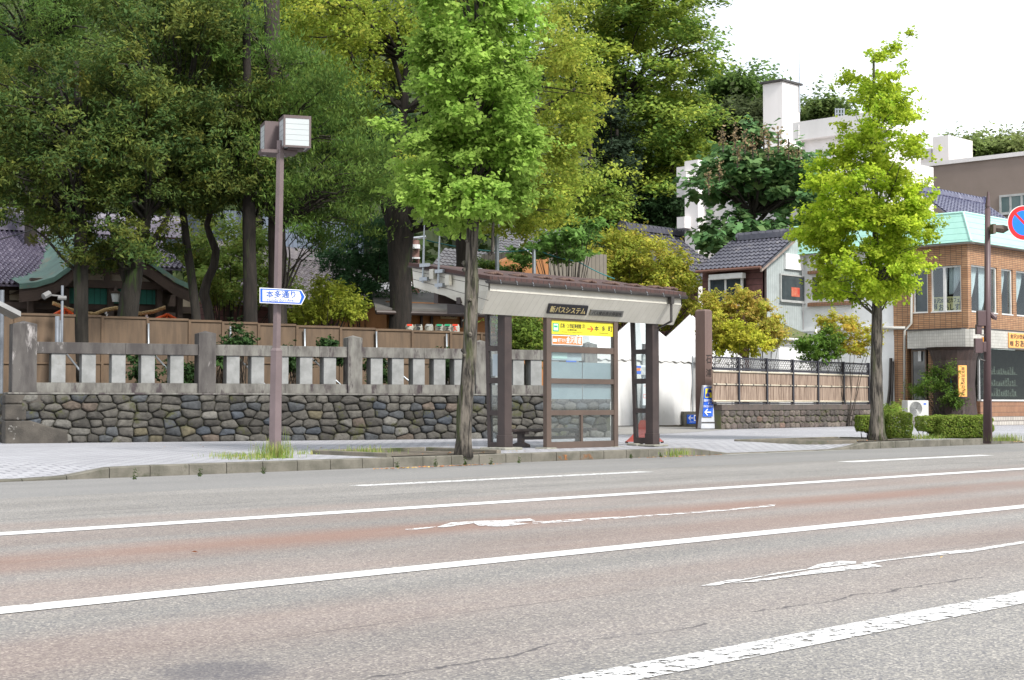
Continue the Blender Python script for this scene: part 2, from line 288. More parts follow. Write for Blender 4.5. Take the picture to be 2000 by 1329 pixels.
# asphalt: speckled aggregate, rust stains along the sprinkler line, cracks
def asphalt():
    m, nt, b = newmat('asphalt'); N = nt.nodes.new; L = nt.links.new; b.inputs['Roughness'].default_value = .82; b.inputs['Specular IOR Level'].default_value = .3
    tc = N('ShaderNodeTexCoord'); sp = N('ShaderNodeSeparateXYZ'); L(tc.outputs['Object'], sp.inputs[0])
    def noise(scale, det=5, rough=.6, vec=None):
        n = N('ShaderNodeTexNoise'); n.inputs['Scale'].default_value = scale; n.inputs['Detail'].default_value = det; n.inputs['Roughness'].default_value = rough; L(vec or tc.outputs['Object'], n.inputs[0]); return n.outputs[0]
    def mr(v, a, b_, c=0, d=1):
        r = N('ShaderNodeMapRange'); r.interpolation_type = 'SMOOTHSTEP'; r.inputs[1].default_value = a; r.inputs[2].default_value = b_; r.inputs[3].default_value = c; r.inputs[4].default_value = d; L(v, r.inputs[0]); return r.outputs[0]
    def math_(op, a, b_):
        x = N('ShaderNodeMath'); x.operation = op
        for i, q in enumerate((a, b_)):
            if isinstance(q, (int, float)): x.inputs[i].default_value = q
            elif q is not None: L(q, x.inputs[i])
        return x.outputs[0]
    def mixc(f, a, b_):
        x = N('ShaderNodeMix'); x.data_type = 'RGBA'
        if isinstance(f, float): x.inputs['Factor'].default_value = f
        else: L(f, x.inputs['Factor'])
        for k, q in (('A', a), ('B', b_)):
            if isinstance(q, tuple): x.inputs[k].default_value = lin(q)
            else: L(q, x.inputs[k])
        return x.outputs['Result']
    # aggregate
    vo = N('ShaderNodeTexVoronoi'); vo.inputs['Scale'].default_value = 105; L(tc.outputs['Object'], vo.inputs['Vector'])
    sepc = N('ShaderNodeSeparateColor'); L(vo.outputs['Color'], sepc.inputs[0])
    agg = N('ShaderNodeValToRGB'); e = agg.color_ramp.elements; e[0].position = 0; e[0].color = (.115, .113, .117, 1); e[1].position = 1; e[1].color = (.37, .345, .305, 1)
    for p, c in ((.35, (.168, .162, .158, 1)), (.6, (.205, .194, .178, 1)), (.85, (.25, .237, .213, 1))): q = e.new(p); q.color = c
    L(sepc.outputs[0], agg.inputs[0]); col = agg.outputs[0]
    # large patches
    mpb = N('ShaderNodeMapping'); mpb.inputs['Scale'].default_value = (.25, 1, 1); L(tc.outputs['Object'], mpb.inputs[0])
    big = mr(noise(.8, 6, .6, mpb.outputs[0]), .35, .65, 1.0, 1.28); sc = N('ShaderNodeVectorMath'); sc.operation = 'SCALE'; L(col, sc.inputs[0]); L(big, sc.inputs['Scale']); col = sc.outputs[0]
    # smoother newer asphalt near the kerb
    near = mr(sp.outputs[1], 14.35, 14.45); col = mixc(math_('MULTIPLY', near, .55), col, (.205, .205, .203))
    # rust coloured bands parallel to the lanes
    wob = math_('MULTIPLY', math_('SUBTRACT', noise(.35, 3, .5, mpb.outputs[0]), .5), 1.1); y = math_('ADD', sp.outputs[1], wob)
    for y0, hw, amt in ((8.55, .62, .6), (7.1, .8, .36), (9.9, .6, .26), (5.2, .6, .28), (4.2, .5, .15), (10.9, .5, .18)):
        dist = math_('ABSOLUTE', math_('SUBTRACT', y, y0), None); band = mr(dist, hw * .15, hw * 1.35, amt, 0)
        band = math_('MULTIPLY', band, mr(noise(.5, 4, .6, mpb.outputs[0]), .3, .65, .45, 1.15)); col = mixc(band, col, (.235, .125, .088))
    # tar and crack lines running along the road
    for y0, wid, amp, a in ((12.15, .012, .12, .8), (11.75, .01, .1, .45), (5.02, .007, .1, .5), (4.05, .010, .62, .75), (14.4, .01, .05, .35), (16.9, .012, .12, .4)):
        n = math_('MULTIPLY', math_('SUBTRACT', noise(.9 if amp > .3 else .5, 9, .62), .5), amp)
        dist = math_('ABSOLUTE', math_('SUBTRACT', math_('ADD', sp.outputs[1], n), y0), None)
        ln = mr(dist, wid * .4, wid * 1.6, a, 0); ln = math_('MULTIPLY', ln, mr(noise(1.3, 3), .42, .55)); col = mixc(ln, col, (.05, .047, .052))
    pt = N('ShaderNodeVectorMath'); pt.operation = 'DISTANCE'; L(tc.outputs['Object'], pt.inputs[0]); g = G(430, 1312); pt.inputs[1].default_value = (g.x, g.y, 0)
    col = mixc(mr(pt.outputs['Value'], .12, .3, .5, 0), col, (.06, .06, .075))
    L(col, b.inputs['Base Color'])
    bp = N('ShaderNodeBump'); bp.inputs['Strength'].default_value = .35; bp.inputs['Distance'].default_value = .006; L(vo.outputs['Distance'], bp.inputs['Height']); L(bp.outputs[0], b.inputs['Normal'])
    return m
poly('road', [(-80, -14), (220, -14), (220, YK), (-80, YK)], 0.0, asphalt())
# road paint, worn through to the asphalt
def paintmat(name, lo, hi, scale=9, stretch=(1, 1, 1), col=(.78, .78, .77)):
    m, nt, b = newmat(name); N = nt.nodes.new; L = nt.links.new; b.inputs['Base Color'].default_value = lin(col); b.inputs['Roughness'].default_value = .7
    tc = N('ShaderNodeTexCoord'); mp = N('ShaderNodeMapping'); mp.inputs['Scale'].default_value = stretch; L(tc.outputs['Object'], mp.inputs[0])
    n = N('ShaderNodeTexNoise'); n.inputs['Scale'].default_value = scale; n.inputs['Detail'].default_value = 8; n.inputs['Roughness'].default_value = .75; L(mp.outputs[0], n.inputs[0])
    r = N('ShaderNodeMapRange'); r.inputs[1].default_value = lo; r.inputs[2].default_value = hi; L(n.outputs[0], r.inputs[0])
    t = N('ShaderNodeBsdfTransparent'); s = N('ShaderNodeMixShader'); L(r.outputs[0], s.inputs[0]); L(t.outputs[0], s.inputs[1]); L(b.outputs[0], s.inputs[2]); L(s.outputs[0], nt.nodes['Material Output'].inputs[0]); return m
pm1 = paintmat('road paint', .34, .41, 11, col=(.66, .66, .65)); pm2 = paintmat('worn road paint', .43, .49, 16, col=(.66, .66, .65)); pm3 = paintmat('faded road paint', .45, .56, 9)
def stripe(x_at, ytop, ybot, xs0, xs1, mat, z=.004):
    ya = G(x_at, ytop).y; yb = G(x_at, ybot).y; nseg = 60; mb = MB(); jig = lambda: random.uniform(-.006, .006)
    pts = [(xs0 + (xs1 - xs0) * i / nseg) for i in range(nseg + 1)]
    a = [(x, yb + jig(), z) for x in pts]; b = [(x, ya + jig(), z) for x in pts]
    mb.add(a + b, [(i, i + 1, nseg + 2 + i, nseg + 1 + i) for i in range(nseg)]); return mb.build('road_marking', mat, kind='structure')
stripe(0, 1041, 1047.4, -40, 120, pm1); stripe(0, 1187.5, 1201, -40, 120, pm1)
stripe(2000, 1156, 1180, -40, 60, pm2)
stripe(1000, 933.6, 936.4, G(700, 950).x, G(1260, 922).x, pm2); stripe(1800, 894.6, 897, G(1650, 903).x, G(1945, 890).x, pm1)
def patch(pts, mat, z=.004): poly('road_marking', [tuple(G(x, y))[:2] for x, y in pts], z, mat)
patch([(852, 1031), (880, 1022), (925, 1019), (985, 1017), (1035, 1014), (1046, 1018), (1000, 1021), (1035, 1024), (980, 1030), (935, 1028), (925, 1023), (870, 1031)], pm2)
patch([(1040, 1020), (1200, 1011), (1330, 1003), (1450, 993), (1515, 986), (1512, 990), (1400, 1000), (1250, 1011), (1100, 1021), (1040, 1025)], pm3)
patch([(790, 1035), (850, 1029), (852, 1031), (800, 1037)], pm3)
patch([(1368, 1146), (1420, 1135), (1470, 1130), (1520, 1120), (1575, 1113), (1600, 1103), (1640, 1097), (1672, 1098), (1672, 1102), (1590, 1112), (1500, 1126), (1440, 1137), (1400, 1145)], pm2)
patch([(1430, 1140), (1520, 1128), (1600, 1113), (1700, 1102), (1724, 1108), (1650, 1116), (1560, 1126), (1480, 1138)], pm2, .0045)
patch([(1680, 1101), (1800, 1086), (1840, 1079), (1900, 1074), (2010, 1056), (2010, 1061), (1900, 1079), (1850, 1084), (1760, 1093), (1690, 1103)], pm2)
# pavement, kerb, planting strips
XL0 = G(145, 940).x; XL1 = G(230, 934).x; XR0 = G(1300, 892).x; XR1 = G(1400, 887).x; XR2 = G(1665, 880).x; XR3 = G(1715, 878).x
def kh(x):                                   # kerb height along the street
    def sm(a, b, v): t = min(1, max(0, (v - a) / (b - a))); return t
    h = .03 + (.145 - .03) * sm(XL0, XL1, x)
    if x > XR0: h = .145 - .125 * sm(XR0 + .6, XR1, x)
    if x > XR2: h = .02 + .125 * sm(XR2, XR3, x)
    if x > G(1990, 866).x: h = .03
    return h
m_conc = M('kerb concrete', (.17, .158, .13), (.1, .095, .075), 3, .9, .5, 60, c3=(.055, .06, .035), c3scale=2.2, c3lo=.6)
m_side = brickmat('paving blocks', (.40, .40, .42), (.34, .34, .36), (.1, .1, .115), .3, .15, .011, .85, flat=True, bump=.3, var=(.82, 1.12))
kb = MB(); x = -40.0
FK = Fr((0, YK), (1, 0))
while x < 120:
    L_ = .6; g = .006; h0, h1 = kh(x + g), kh(x + L_ - g); b = .015; d1 = .16; j = random.uniform(-.003, .003)
    A = [FK.P(x + g, n, z) for n, z in ((j, -.03), (j, h0 - b), (j + b, h0), (d1, h0), (d1, -.03))]; B_ = [FK.P(x + L_ - g, n, z) for n, z in ((j, -.03), (j, h1 - b), (j + b, h1), (d1, h1), (d1, -.03))]
    kb.add(A + B_, [(0, 1, 2, 3, 4), (9, 8, 7, 6, 5)] + [(i, i + 5, i + 6, i + 1) for i in range(4)]); x += L_
kb.build('kerb', m_conc, kind='structure')
# gutter strip between the kerb and the asphalt on the driveways
poly('gutter', [(XR1 - .5, YK - .35), (XR2 + .3, YK - .35), (XR2 + .3, YK), (XR1 - .5, YK)], .003, M('gutter concrete', (.27, .265, .25), (.2, .2, .19), 3, .9))
def side_z(x, y):
    k = kh(x) - .004; t = min(1, max(0, (y - YK - .16) / 2.2)); return k + (Z1 - k) * (t * t * (3 - 2 * t))
sw = MB(); xs = np.concatenate([np.arange(-40, 0, 4), np.arange(0, 70, .5), np.arange(70, 121, 5)]); ys = [YK + .155, YK + .5, YK + .9, YK + 1.4, YK + 1.9, YK + 2.4, 20.8, 24, 28, 29.2, 31]
pit = (G(744, 892, Z1).x, G(985, 886, Z1).x, YK + .17, G(985, 877, Z1).y)
bedx0, bedx1 = G(1640, 866, Z1).x, G(1962, 862, Z1).x; bedy1 = G(1800, 852, Z1).y
vs = [(x, y, side_z(x, y)) for y in ys for x in xs]; nx = len(xs)
sw.add(vs, [(j * nx + i, j * nx + i + 1, (j + 1) * nx + i + 1, (j + 1) * nx + i) for j in range(len(ys) - 1) for i in range(nx - 1)])
sw.build('pavement', m_side, kind='structure')
m_gravel = M('gravel', (.33, .32, .3), (.2, .195, .185), 14, .95, .6, 40, c3=(.16, .17, .09), c3scale=.5, c3lo=.62)
g0 = G(1200, 846, Z1); gpts = [G(1190, 849, Z1), G(1240, 850, Z1), G(1330, 846, Z1), G(1420, 840, Z1), G(1440, 836, Z1)]
gy = MB(); P_ = [(p.x, p.y, Z1 + .004) for p in gpts]; gy.add(P_ + [(P_[-1][0] + 3, 75, Z1 + .004), (P_[0][0] - 4, 75, Z1 + .004)], [tuple(range(len(P_) + 2))]); gy.build('gravel_yard', m_gravel, kind='structure')
# street tree pit and planting bed with soil
m_soil = M('soil', (.085, .065, .045), (.16, .14, .11), 9, .95, .8, 30)
m_edge = M('edging stone', (.2, .175, .14), (.12, .115, .09), 4, .9, .4, 50, c3=(.07, .09, .03), c3lo=.58)
def bed(x0, x1, y0, y1, z, eh, ew=.1, slant=0):
    poly('soil_bed', [(x0 - slant, y0), (x1 + (slant * .3), y0), (x1, y1), (x0, y1)], z, m_soil); e = MB()
    e.box(FK, x0, x1, y1 - YK, y1 - YK + ew, z - .1, z + eh)
    for xa, xb, dx in ((x0, x0, -slant), (x1, x1, slant * .3)): e.prism([(xa + dx, y0, z - .1), (xa + dx, y0, z + eh * .8), (xa, y1, z + eh), (xa, y1, z - .1)], (ew, 0, 0))
    e.build('bed_edging', m_edge, kind='structure', bevel=.012)
bed(pit[0], pit[1], pit[2], pit[3], Z1 + .006, .06)
bed(bedx0, bedx1, YK + .17, bedy1, Z1 + .008, .03, slant=-1.2)
# raised shrine ground behind the wall, hill behind everything
ztop = WF.sh(500, 770)[1]; sEnd = WF.sh(1193, 850)[0]; sBeg = WF.sh(18, 866)[0]
pts = [WF.P(sBeg + .3, .25, 0), WF.P(sEnd - .25, .25, 0), WF.P(sEnd - .25, 40, 0), WF.P(sBeg - 30, 60, 0), WF.P(sBeg + .3 - 14, 24, 0)]
tb = MB(); tb.prism([(p.x, p.y, 0.0) for p in pts], (0, 0, ztop)); tb.build('shrine_ground', m_ground, kind='structure')
def hill():
    def prof(az):                            # crest height (m) over bearing
        return np.interp(az, [-40, -10, 5, 8, 10.5, 14, 20, 30], [46, 44, 34, 24, 20, 17, 15, 14])
    mb = MB(); azs = np.linspace(-48, 34, 60); rs = [72, 80, 92, 108, 125, 150, 200]; hs = [0, .18, .5, .8, .97, 1, .9]
    for r, h in zip(rs, hs):
        for a in azs:
            th = R(a); d = FH * math.cos(th) + RT * math.sin(th); rr = r + 38 * min(1, max(0, (a + 5) / 5)); mb.v.append((d.x * rr, d.y * rr, prof(a) * h + random.uniform(-.6, .6) * (h > .1)))
    n = len(azs); mb.f = [(j * n + i, j * n + i + 1, (j + 1) * n + i + 1, (j + 1) * n + i) for j in range(len(rs) - 1) for i in range(n - 1)]; mb.mi = [0] * len(mb.f)
    mb.build('hill', M('hill undergrowth', (.03, .045, .015), (.05, .07, .02), .3, .95), kind='structure', smooth=True)
hill()
# ================================================================== RUBBLE WALL
def clip(poly_, a, b, c):                    # keep a*x+b*y<=c
    out = []
    for i in range(len(poly_)):
        p, q = poly_[i], poly_[(i + 1) % len(poly_)]; dp = a * p[0] + b * p[1] - c; dq = a * q[0] + b * q[1] - c
        if dp <= 0: out.append(p)
        if dp * dq < 0: t = dp / (dp - dq); out.append((p[0] + (q[0] - p[0]) * t, p[1] + (q[1] - p[1]) * t))
    return out
def rubble(F, s0, s1, z0, z1, rows, sw_, bulge, cols, gap=.006, jit=.28, n0=0.0, mb=None, fc=None, square=0, rnd=True):
    mb = mb or MB(); fc = fc if fc is not None else []; H = z1 - z0; rh = H / rows; asp = rh / sw_; seeds = []
    for r in range(-1, rows + 1):
        x = s0 - sw_ + (r % 2) * sw_ * .5
        while x < s1 + sw_: seeds.append((x + random.uniform(-jit, jit) * sw_, z0 + rh * (r + .5) + random.uniform(-jit, jit) * rh * .8)); x += sw_ * random.uniform(.78, 1.25)
    S_ = np.array(seeds)
    for i, (sx, sz) in enumerate(seeds):
        if sx < s0 - .05 or sx > s1 + .05 or sz < z0 or sz > z1: continue
        pl = [(s0, z0), (s1, z0), (s1, z1), (s0, z1)]; dx = S_[:, 0] - sx; dz = (S_[:, 1] - sz) / asp
        near = np.argsort(dx * dx + dz * dz)[1:16]
        for k in near:
            qx, qz = seeds[k]; A = (qx - sx); B_ = (qz - sz) / asp / asp; Cc = (qx * qx - sx * sx) / 2 + (qz * qz - sz * sz) / 2 / asp / asp
            pl = clip(pl, A, B_, Cc)
            if len(pl) < 3: break
        if len(pl) < 3: continue
        for _ in range(2 if rnd else 1):     # round the corners
            q = []
            for k in range(len(pl)):
                p, n_ = pl[k], pl[(k + 1) % len(pl)]; q += [(p[0] * .84 + n_[0] * .16, p[1] * .84 + n_[1] * .16), (p[0] * .16 + n_[0] * .84, p[1] * .16 + n_[1] * .84)]
            pl = q
        cx = sum(p[0] for p in pl) / len(pl); cz = sum(p[1] for p in pl) / len(pl); wdt = max(p[0] for p in pl) - min(p[0] for p in pl)
        if wdt < .05: continue
        m_ = len(pl); bl = bulge * random.uniform(.7, 1.35); g = 1 - 2 * gap / max(.1, min(wdt, rh)); vs = []
        tx, tz = random.uniform(-.25, .25), random.uniform(-.2, .2)
        for sc, dep in ((g, -.02), (g * .97, .35), (g * .86, .75), (g * .55, 1.0)):
            for p in pl: vs.append(F.P(cx + (p[0] - cx) * sc, n0 - bl * dep * (1 + tx * (p[0] - cx) / wdt * 2 * dep + tz * (p[1] - cz) / rh * dep) - random.uniform(-.006, .006) * (dep > .5), cz + (p[1] - cz) * sc))
        vs.append(F.P(cx, n0 - bl * 1.03, cz)); fs = []
        for r in range(3): fs += [(r * m_ + k, r * m_ + (k + 1) % m_, (r + 1) * m_ + (k + 1) % m_, (r + 1) * m_ + k) for k in range(m_)]
        fs += [(3 * m_ + k, 3 * m_ + (k + 1) % m_, 4 * m_) for k in range(m_)]; mb.add(vs, fs)
        c = np.array(cols[random.choices(range(len(cols)), weights=[k[3] if len(k) > 3 else 1 for k in cols])[0]][:3]) * random.uniform(.8, 1.2); fc += [c] * len(fs)
    return mb, fc
m_stone = attrmat('rubble stone', .85, 0, .6, 25, mott=(9, .5, 1.45, (.06, .062, .028)))
m_mortar = M('dark mortar', (.055, .05, .042), (.075, .075, .05), 3, .95, .5, 20)
m_gran = M('weathered granite', (.2, .195, .175), (.1, .093, .085), 2.6, .85, .45, 70, stretch=(2.2, 2.2, .7), c3=(.055, .042, .045), c3scale=1.6, c3lo=.54)
m_gran_l = M('pale granite', (.28, .285, .28), (.2, .205, .2), 3.5, .85, .3, 80, c3=(.2, .19, .175), c3scale=1.4, c3lo=.6)
m_gran_d = M('dark stained granite', (.105, .097, .09), (.055, .049, .047), 2.2, .85, .4, 70, stretch=(2.2, 2.2, .6), c3=(.34, .32, .31), c3scale=1.9, c3lo=.6)
w1 = thing('rubble_wall', WF.P(WF.sh(600, 860)[0], 0, Z1), 'low retaining wall of rounded grey rubble stones carrying the stone fence', 'stone wall')
back = MB(); back.box(WF, sBeg, sEnd, .015, .45, 0, ztop - .012); back.build('mortar_core', m_mortar, w1)
scol = [(.085, .08, .07, 4), (.066, .062, .055, 4), (.062, .066, .07, 2), (.1, .08, .065, .6), (.1, .088, .058, .3), (.048, .055, .065, .9), (.125, .12, .108, 1.3), (.048, .045, .04, 2)]
mb, fc = rubble(WF, WF.sh(40, 866)[0], sEnd - .02, Z1 - .03, ztop - .02, 6, .315, .065, scol, jit=.3, gap=.003)
mb.build('stone_facing', m_stone, w1, smooth=True, facecol=fc)
WS = Fr(WF.P(sEnd, 0, 0), WF.n)              # wall end, seen past the shelter
WSf = Fr(WF.P(sBeg, 0, 0), -WF.n)
mb, fc = rubble(WSf, -6, -.02, Z1 - .03, ztop - .02, 5, .4, .06, scol); mb.build('stone_facing', m_stone, w1, smooth=True, facecol=fc)
cs = MB(); sc0, sc1 = WF.sh(8, 866)[0], WF.sh(48, 866)[0]
zq = [WF.sh(25, y)[1] for y in (868, 822, 790, 770)]
cs.prism([WF.P(sc0, -.14, 0), WF.P(WF.sh(131, 866)[0], -.14, 0), WF.P(WF.sh(130, 845)[0], -.12, WF.sh(130, 843)[1]), WF.P(WF.sh(85, 830)[0], -.11, WF.sh(85, 830)[1]), WF.P(sc1 + .1, -.1, zq[1]), WF.P(sc0, -.1, zq[1])], WF.n * .5)
cs.box(WF, sc0, sc1 + .02, -.07, .4, zq[1] + .01, zq[2]); cs.box(WF, sc0, sc1 + .35, -.05, .4, zq[2] + .01, ztop - .02)
cs.build('corner_stone', M('corner stone', (.085, .075, .063), (.045, .04, .034), 2.5, .9, .5, 40, c3=(.5, .49, .46), c3scale=3.5, c3lo=.63), w1, bevel=.03)
cp = MB(); cp.box(WF, sBeg - .05, sEnd + .03, -.06, .6, ztop - .02, ztop + .02); cp.build('coping', m_gran, w1, bevel=.01)
# ------------------------------------------------------------------ stone fence on it
fe = thing('stone_fence', WF.P(WF.sh(600, 770)[0], .2, ztop), 'grey granite fence of thick square balusters on the rubble wall', 'stone fence')
zr0, zr1 = WF.sh(500, 770, .05)[1], WF.sh(500, 750, .05)[1]; zt0, zt1 = WF.sh(500, 696, .05)[1], WF.sh(500, 675, .05)[1]
posts = [(24, 72, 626, 1), (388, 422, 646, 0), (680, 708, 655, 0), (930, 955, 664, 0), (1143, 1167, 668, 0)]; ps = []
for x0, x1, yt, big in posts:
    a0, a1 = WF.sh(x0, 720, -.02)[0], WF.sh(x1, 720, -.02)[0]; z1 = WF.sh((x0 + x1) / 2, yt, 0)[1]; p = MB(); w_ = a1 - a0; cap = .06 if not big else .07
    p.box(WF, a0, a1, -.02, -.02 + w_, ztop + .02, z1 - cap); c = WF.P((a0 + a1) / 2, -.02 + w_ / 2, z1)
    q = [WF.P(a, n, z1 - cap) for a, n in ((a0, -.02), (a1, -.02), (a1, -.02 + w_), (a0, -.02 + w_))]; p.add(q + [c], [(0, 1, 4), (1, 2, 4), (2, 3, 4), (3, 0, 4)])
    p.build('post', m_gran_d if big or x0 == 388 else m_gran, fe, bevel=.008); ps.append((a0, a1, w_))
bw = WF.sh(249, 720, .03)[0] - WF.sh(222, 720, .03)[0]
for i in range(4):
    a, b = ps[i][1], ps[i + 1][0]
    for z0, z1, n0, n1, nm in ((zr0 - .0, zr1, .03, .36, 'bottom_rail'), (zt0, zt1, .02, .34, 'top_rail')):
        mb = MB(); cut = [a + .003] + [a + (b - a) * t for t in ((.52,) if nm[0] == 'b' else (.54, .78))] + [b - .003]
        for c0, c1 in zip(cut, cut[1:]): mb.box(WF, c0 + .002, c1 - .002, n0, n1, z0 + (.02 if nm[0] == 'b' else 0), z1)
        mb.build(nm, m_gran_d if i == 0 and nm[0] == 't' else m_gran, fe, bevel=.006)
    n = 5; pitch = (b - a) / (n + .45)
    for k in range(n): c = a + pitch * (k + .72); mb = MB(); mb.box(WF, c - bw / 2, c + bw / 2, .05, .05 + bw * 1.0, zr1, zt0); mb.build('baluster', m_gran_l, fe, bevel=.006)
# ------------------------------------------------------------------ plywood hoarding behind the fence
HF = Fr(WF.P(0, 3.2, 0), WF.u); m_ply = M('plywood', (.14, .093, .057), (.095, .064, .04), 1.2, .75, .12, 30, stretch=(6, 6, .8)); m_wood = M('timber batten', (.14, .092, .055), (.1, .065, .04), 3, .8, .2, 30)
m_galv = M('galvanised steel', (.42, .45, .48), (.33, .36, .39), 5, .42, metal=.7)
ho = thing('plywood_hoarding', HF.P(HF.sh(450, 740)[0], 0, ztop), 'brown plywood hoarding with timber battens standing behind the stone fence', 'hoarding')
xs_ = [-30, 30, 115, 200, 288, 370, 435, 505, 580, 665, 735, 805, 880, 940, 975]; tops = [613, 614, 616, 619, 623, 626, 630, 633, 637, 641, 644, 647, 650, 652, 653]
for i in range(len(xs_) - 1):
    p = MB(); a0, a1 = HF.sh(xs_[i], 640)[0], HF.sh(xs_[i + 1], 640)[0]; zt = HF.sh((xs_[i] + xs_[i + 1]) / 2, (tops[i] + tops[i + 1]) / 2)[1]
    p.box(HF, a0 + .01, a1 - .01, 0, .012, ztop + .03, zt); p.build('panel', m_ply, ho)
    f = MB(); f.box(HF, a0 - .03, a0 + .03, -.04, 0, ztop, zt + .03); f.box(HF, a0 + .03, a1 - .03, -.03, 0, zt - .02, zt + .03)
    zm = HF.sh(xs_[i], 709)[1]; f.box(HF, a0 + .03, a1 - .03, -.03, -.002, zm - .02, zm + .02); f.build('batten', m_wood, ho)
for x, y in ((118, 0), (290, 0), (450, 0), (595, 0), (735, 0), (872, 0)):
    b = MB(); top = HF.w(x, 622 + x * .035, -.08); ft = HF.w(x + 30, 716, -1.15); b.tube([HF.P(HF.sh(x, 640)[0], -.08, ztop), top], .024, 8); mid = top.lerp(HF.P(HF.sh(x, 640)[0], -.08, ztop), .35); b.tube([mid, HF.P(HF.sh(x + 45, 700)[0], -1.2, ztop + .15)], .024, 8); b.build('steel_brace', m_galv, ho, smooth=True)
b = MB(); b.tube([HF.P(HF.sh(60, 740)[0], -1.25, ztop + .14), HF.P(HF.sh(930, 740)[0], -1.25, ztop + .14)], .024, 8); b.build('ground_pipe', m_galv, ho, smooth=True)
# ================================================================== BUS SHELTER
SF = FX_(G(986, 879, Z1)); X_ = lambda px, py, n=0: SF.sh(px, py, n)[0]; Zp = lambda px, py, n=0: SF.sh(px, py, n)[1]
m_brown = M('dark brown painted steel', (.037, .025, .023), (.052, .036, .032), 3, .5, .08, 60, c3=(.2, .07, .03), c3scale=2.3, c3lo=.66)
m_bronze = M('bronze anodised frame', (.125, .088, .068), (.1, .072, .058), 2, .42, metal=.25)
m_cladx = lined('ribbed cream cladding', (.70, .68, .61), (.5, .48, .43), .15, .045, 'x', .5, .3, dirt=(.62, .6, .53))
m_cream = M('cream painted board', (.66, .64, .57), (.54, .52, .45), 1.4, .55, .05, 20, c3=(.3, .22, .15), c3scale=2.5, c3lo=.68)
m_shin = lined('brown shingle roofing', (.085, .042, .036), (.03, .02, .02), .14, .14, 'x', .8, .5, dirt=(.05, .03, .028))
m_gut = M('dark bronze gutter', (.07, .065, .062), (.05, .045, .043), 4, .4, metal=.3)
m_padc = M('footing concrete', (.3, .29, .25), (.2, .2, .16), 8, .95, .5, 40, c3=(.1, .11, .05), c3scale=4, c3lo=.6)
m_glass = glassmat('shelter glass', (.88, .92, .92), .07, .03, .03)
m_frost = glassmat('smoked acrylic', (.55, .62, .66), .08, .15, .3)
sh = thing('bus_shelter', SF.w(1130, 878), 'brown steel bus shelter with cream sloping fascia and glazed front screen', 'bus shelter')
def pillar(x0, x1, yt, yb):
    a0, a1 = X_(x0, 740), X_(x1, 740); w_ = a1 - a0; mb = MB(); zt, zb = Zp(x0, yt), Zp(x0, yb)
    mb.box(SF, a0, a1, 0, w_, zb, zt); mb.box(SF, a0 - .012, a1 + .012, -.012, w_ + .012, zb - .002, zb + (zt - zb) * .085)
    mb.build('pillar', m_brown, sh, bevel=.008); f = MB(); f.box(SF, a0 - .12, a1 + .14, -.13, w_ + .1, Z1 - .02, zb - .001); f.build('footing', m_padc, sh, bevel=.02); return a0, a1, w_, zb, zt
pl_ = pillar(986, 1000, 600, 874); pr_ = pillar(1275, 1286.5, 614, 868.5)
def sideframe(a0, w_, zb, xtop, xbot, yb, rails, nm):
    """glazed side frame running back from a pillar to a leaning rear post"""
    Fs = Fr(SF.P(a0 + .02, w_, 0), SF.n)    # s = distance back
    def dist(px, py):                       # where the picture column meets the side plane
        r = ray(px, py); t = (Fs.o - CAM).dot(Fs.n) / r.dot(Fs.n); p = CAM + r * t; return (p - Fs.o).dot(Fs.u), p.z
    dT, zT = dist(*xtop); dB, _ = dist(xbot[0], xbot[1]); hw = .035
    p = MB(); P0 = Fs.P(dB, 0, Z1 + .03); P1 = Fs.P(dT, 0, zT + .1)
    q = [(-hw, 0), (hw, 0), (hw, .08), (-hw, .08)]
    p.add([P0 + Fs.u * a + Fs.n * -n for a, n in q] + [P1 + Fs.u * a + Fs.n * -n for a, n in q], [(3, 2, 1, 0), (4, 5, 6, 7), (0, 1, 5, 4), (1, 2, 6, 5), (2, 3, 7, 6), (3, 0, 4, 7)]); p.build('rear_post', m_brown, sh, bevel=.004)
    f = MB(); f.box(SF, a0 - .1, a0 + .12, w_ + dB - .14, w_ + dB + .12, Z1 - .02, Z1 + .035); f.build('footing', m_padc, sh, bevel=.02)
    zs = []
    for y0, y1 in rails:
        xm = (xbot[0] + xtop[0]) / 2 + 12; z0, z1 = dist(xm, y1)[1], dist(xm, y0)[1]; zs.append((z0, z1)); d = dB + (dT - dB) * ((z0 + z1) / 2 - Z1) / (zT - Z1); rr = MB(); rr.box(Fs, 0.0, d - hw, -.06, 0, z0, z1); rr.build('side_rail', m_brown, sh)
    zs.sort(); g = MB(); top = zT
    for i in range(len(zs) - 1): d = dB + (dT - dB) * .5; g.box(Fs, .001, d - hw, -.034, -.028, zs[i][1], zs[i + 1][0])
    g.box(Fs, .001, dT - hw, -.034, -.028, zs[-1][1], top); g.build('side_glass', m_glass, sh)
    return Fs, dist, dB
FsL, distL, dBL = sideframe(pl_[0], pl_[2], pl_[3], (949, 618), (955, 868), 872, [(676, 686), (738, 749), (802, 812), (864, 875)], 'l')
FsR, distR, dBR = sideframe(pr_[0], pr_[2], pr_[3], (1233, 632), (1240, 862), 866, [(683, 692), (740, 750), (798, 807), (855, 866)], 'r')
m_poster = M('pale notice board', (.5, .56, .6), (.42, .5, .54), 3, .5)
a_ = MB(); zb_, zt_ = distL(966, 738)[1], distL(966, 692)[1]; a_.box(FsL, .03, dBL - .07, -.024, -.016, zb_ + .03, zt_); a_.build('notice_panel', m_poster, sh)
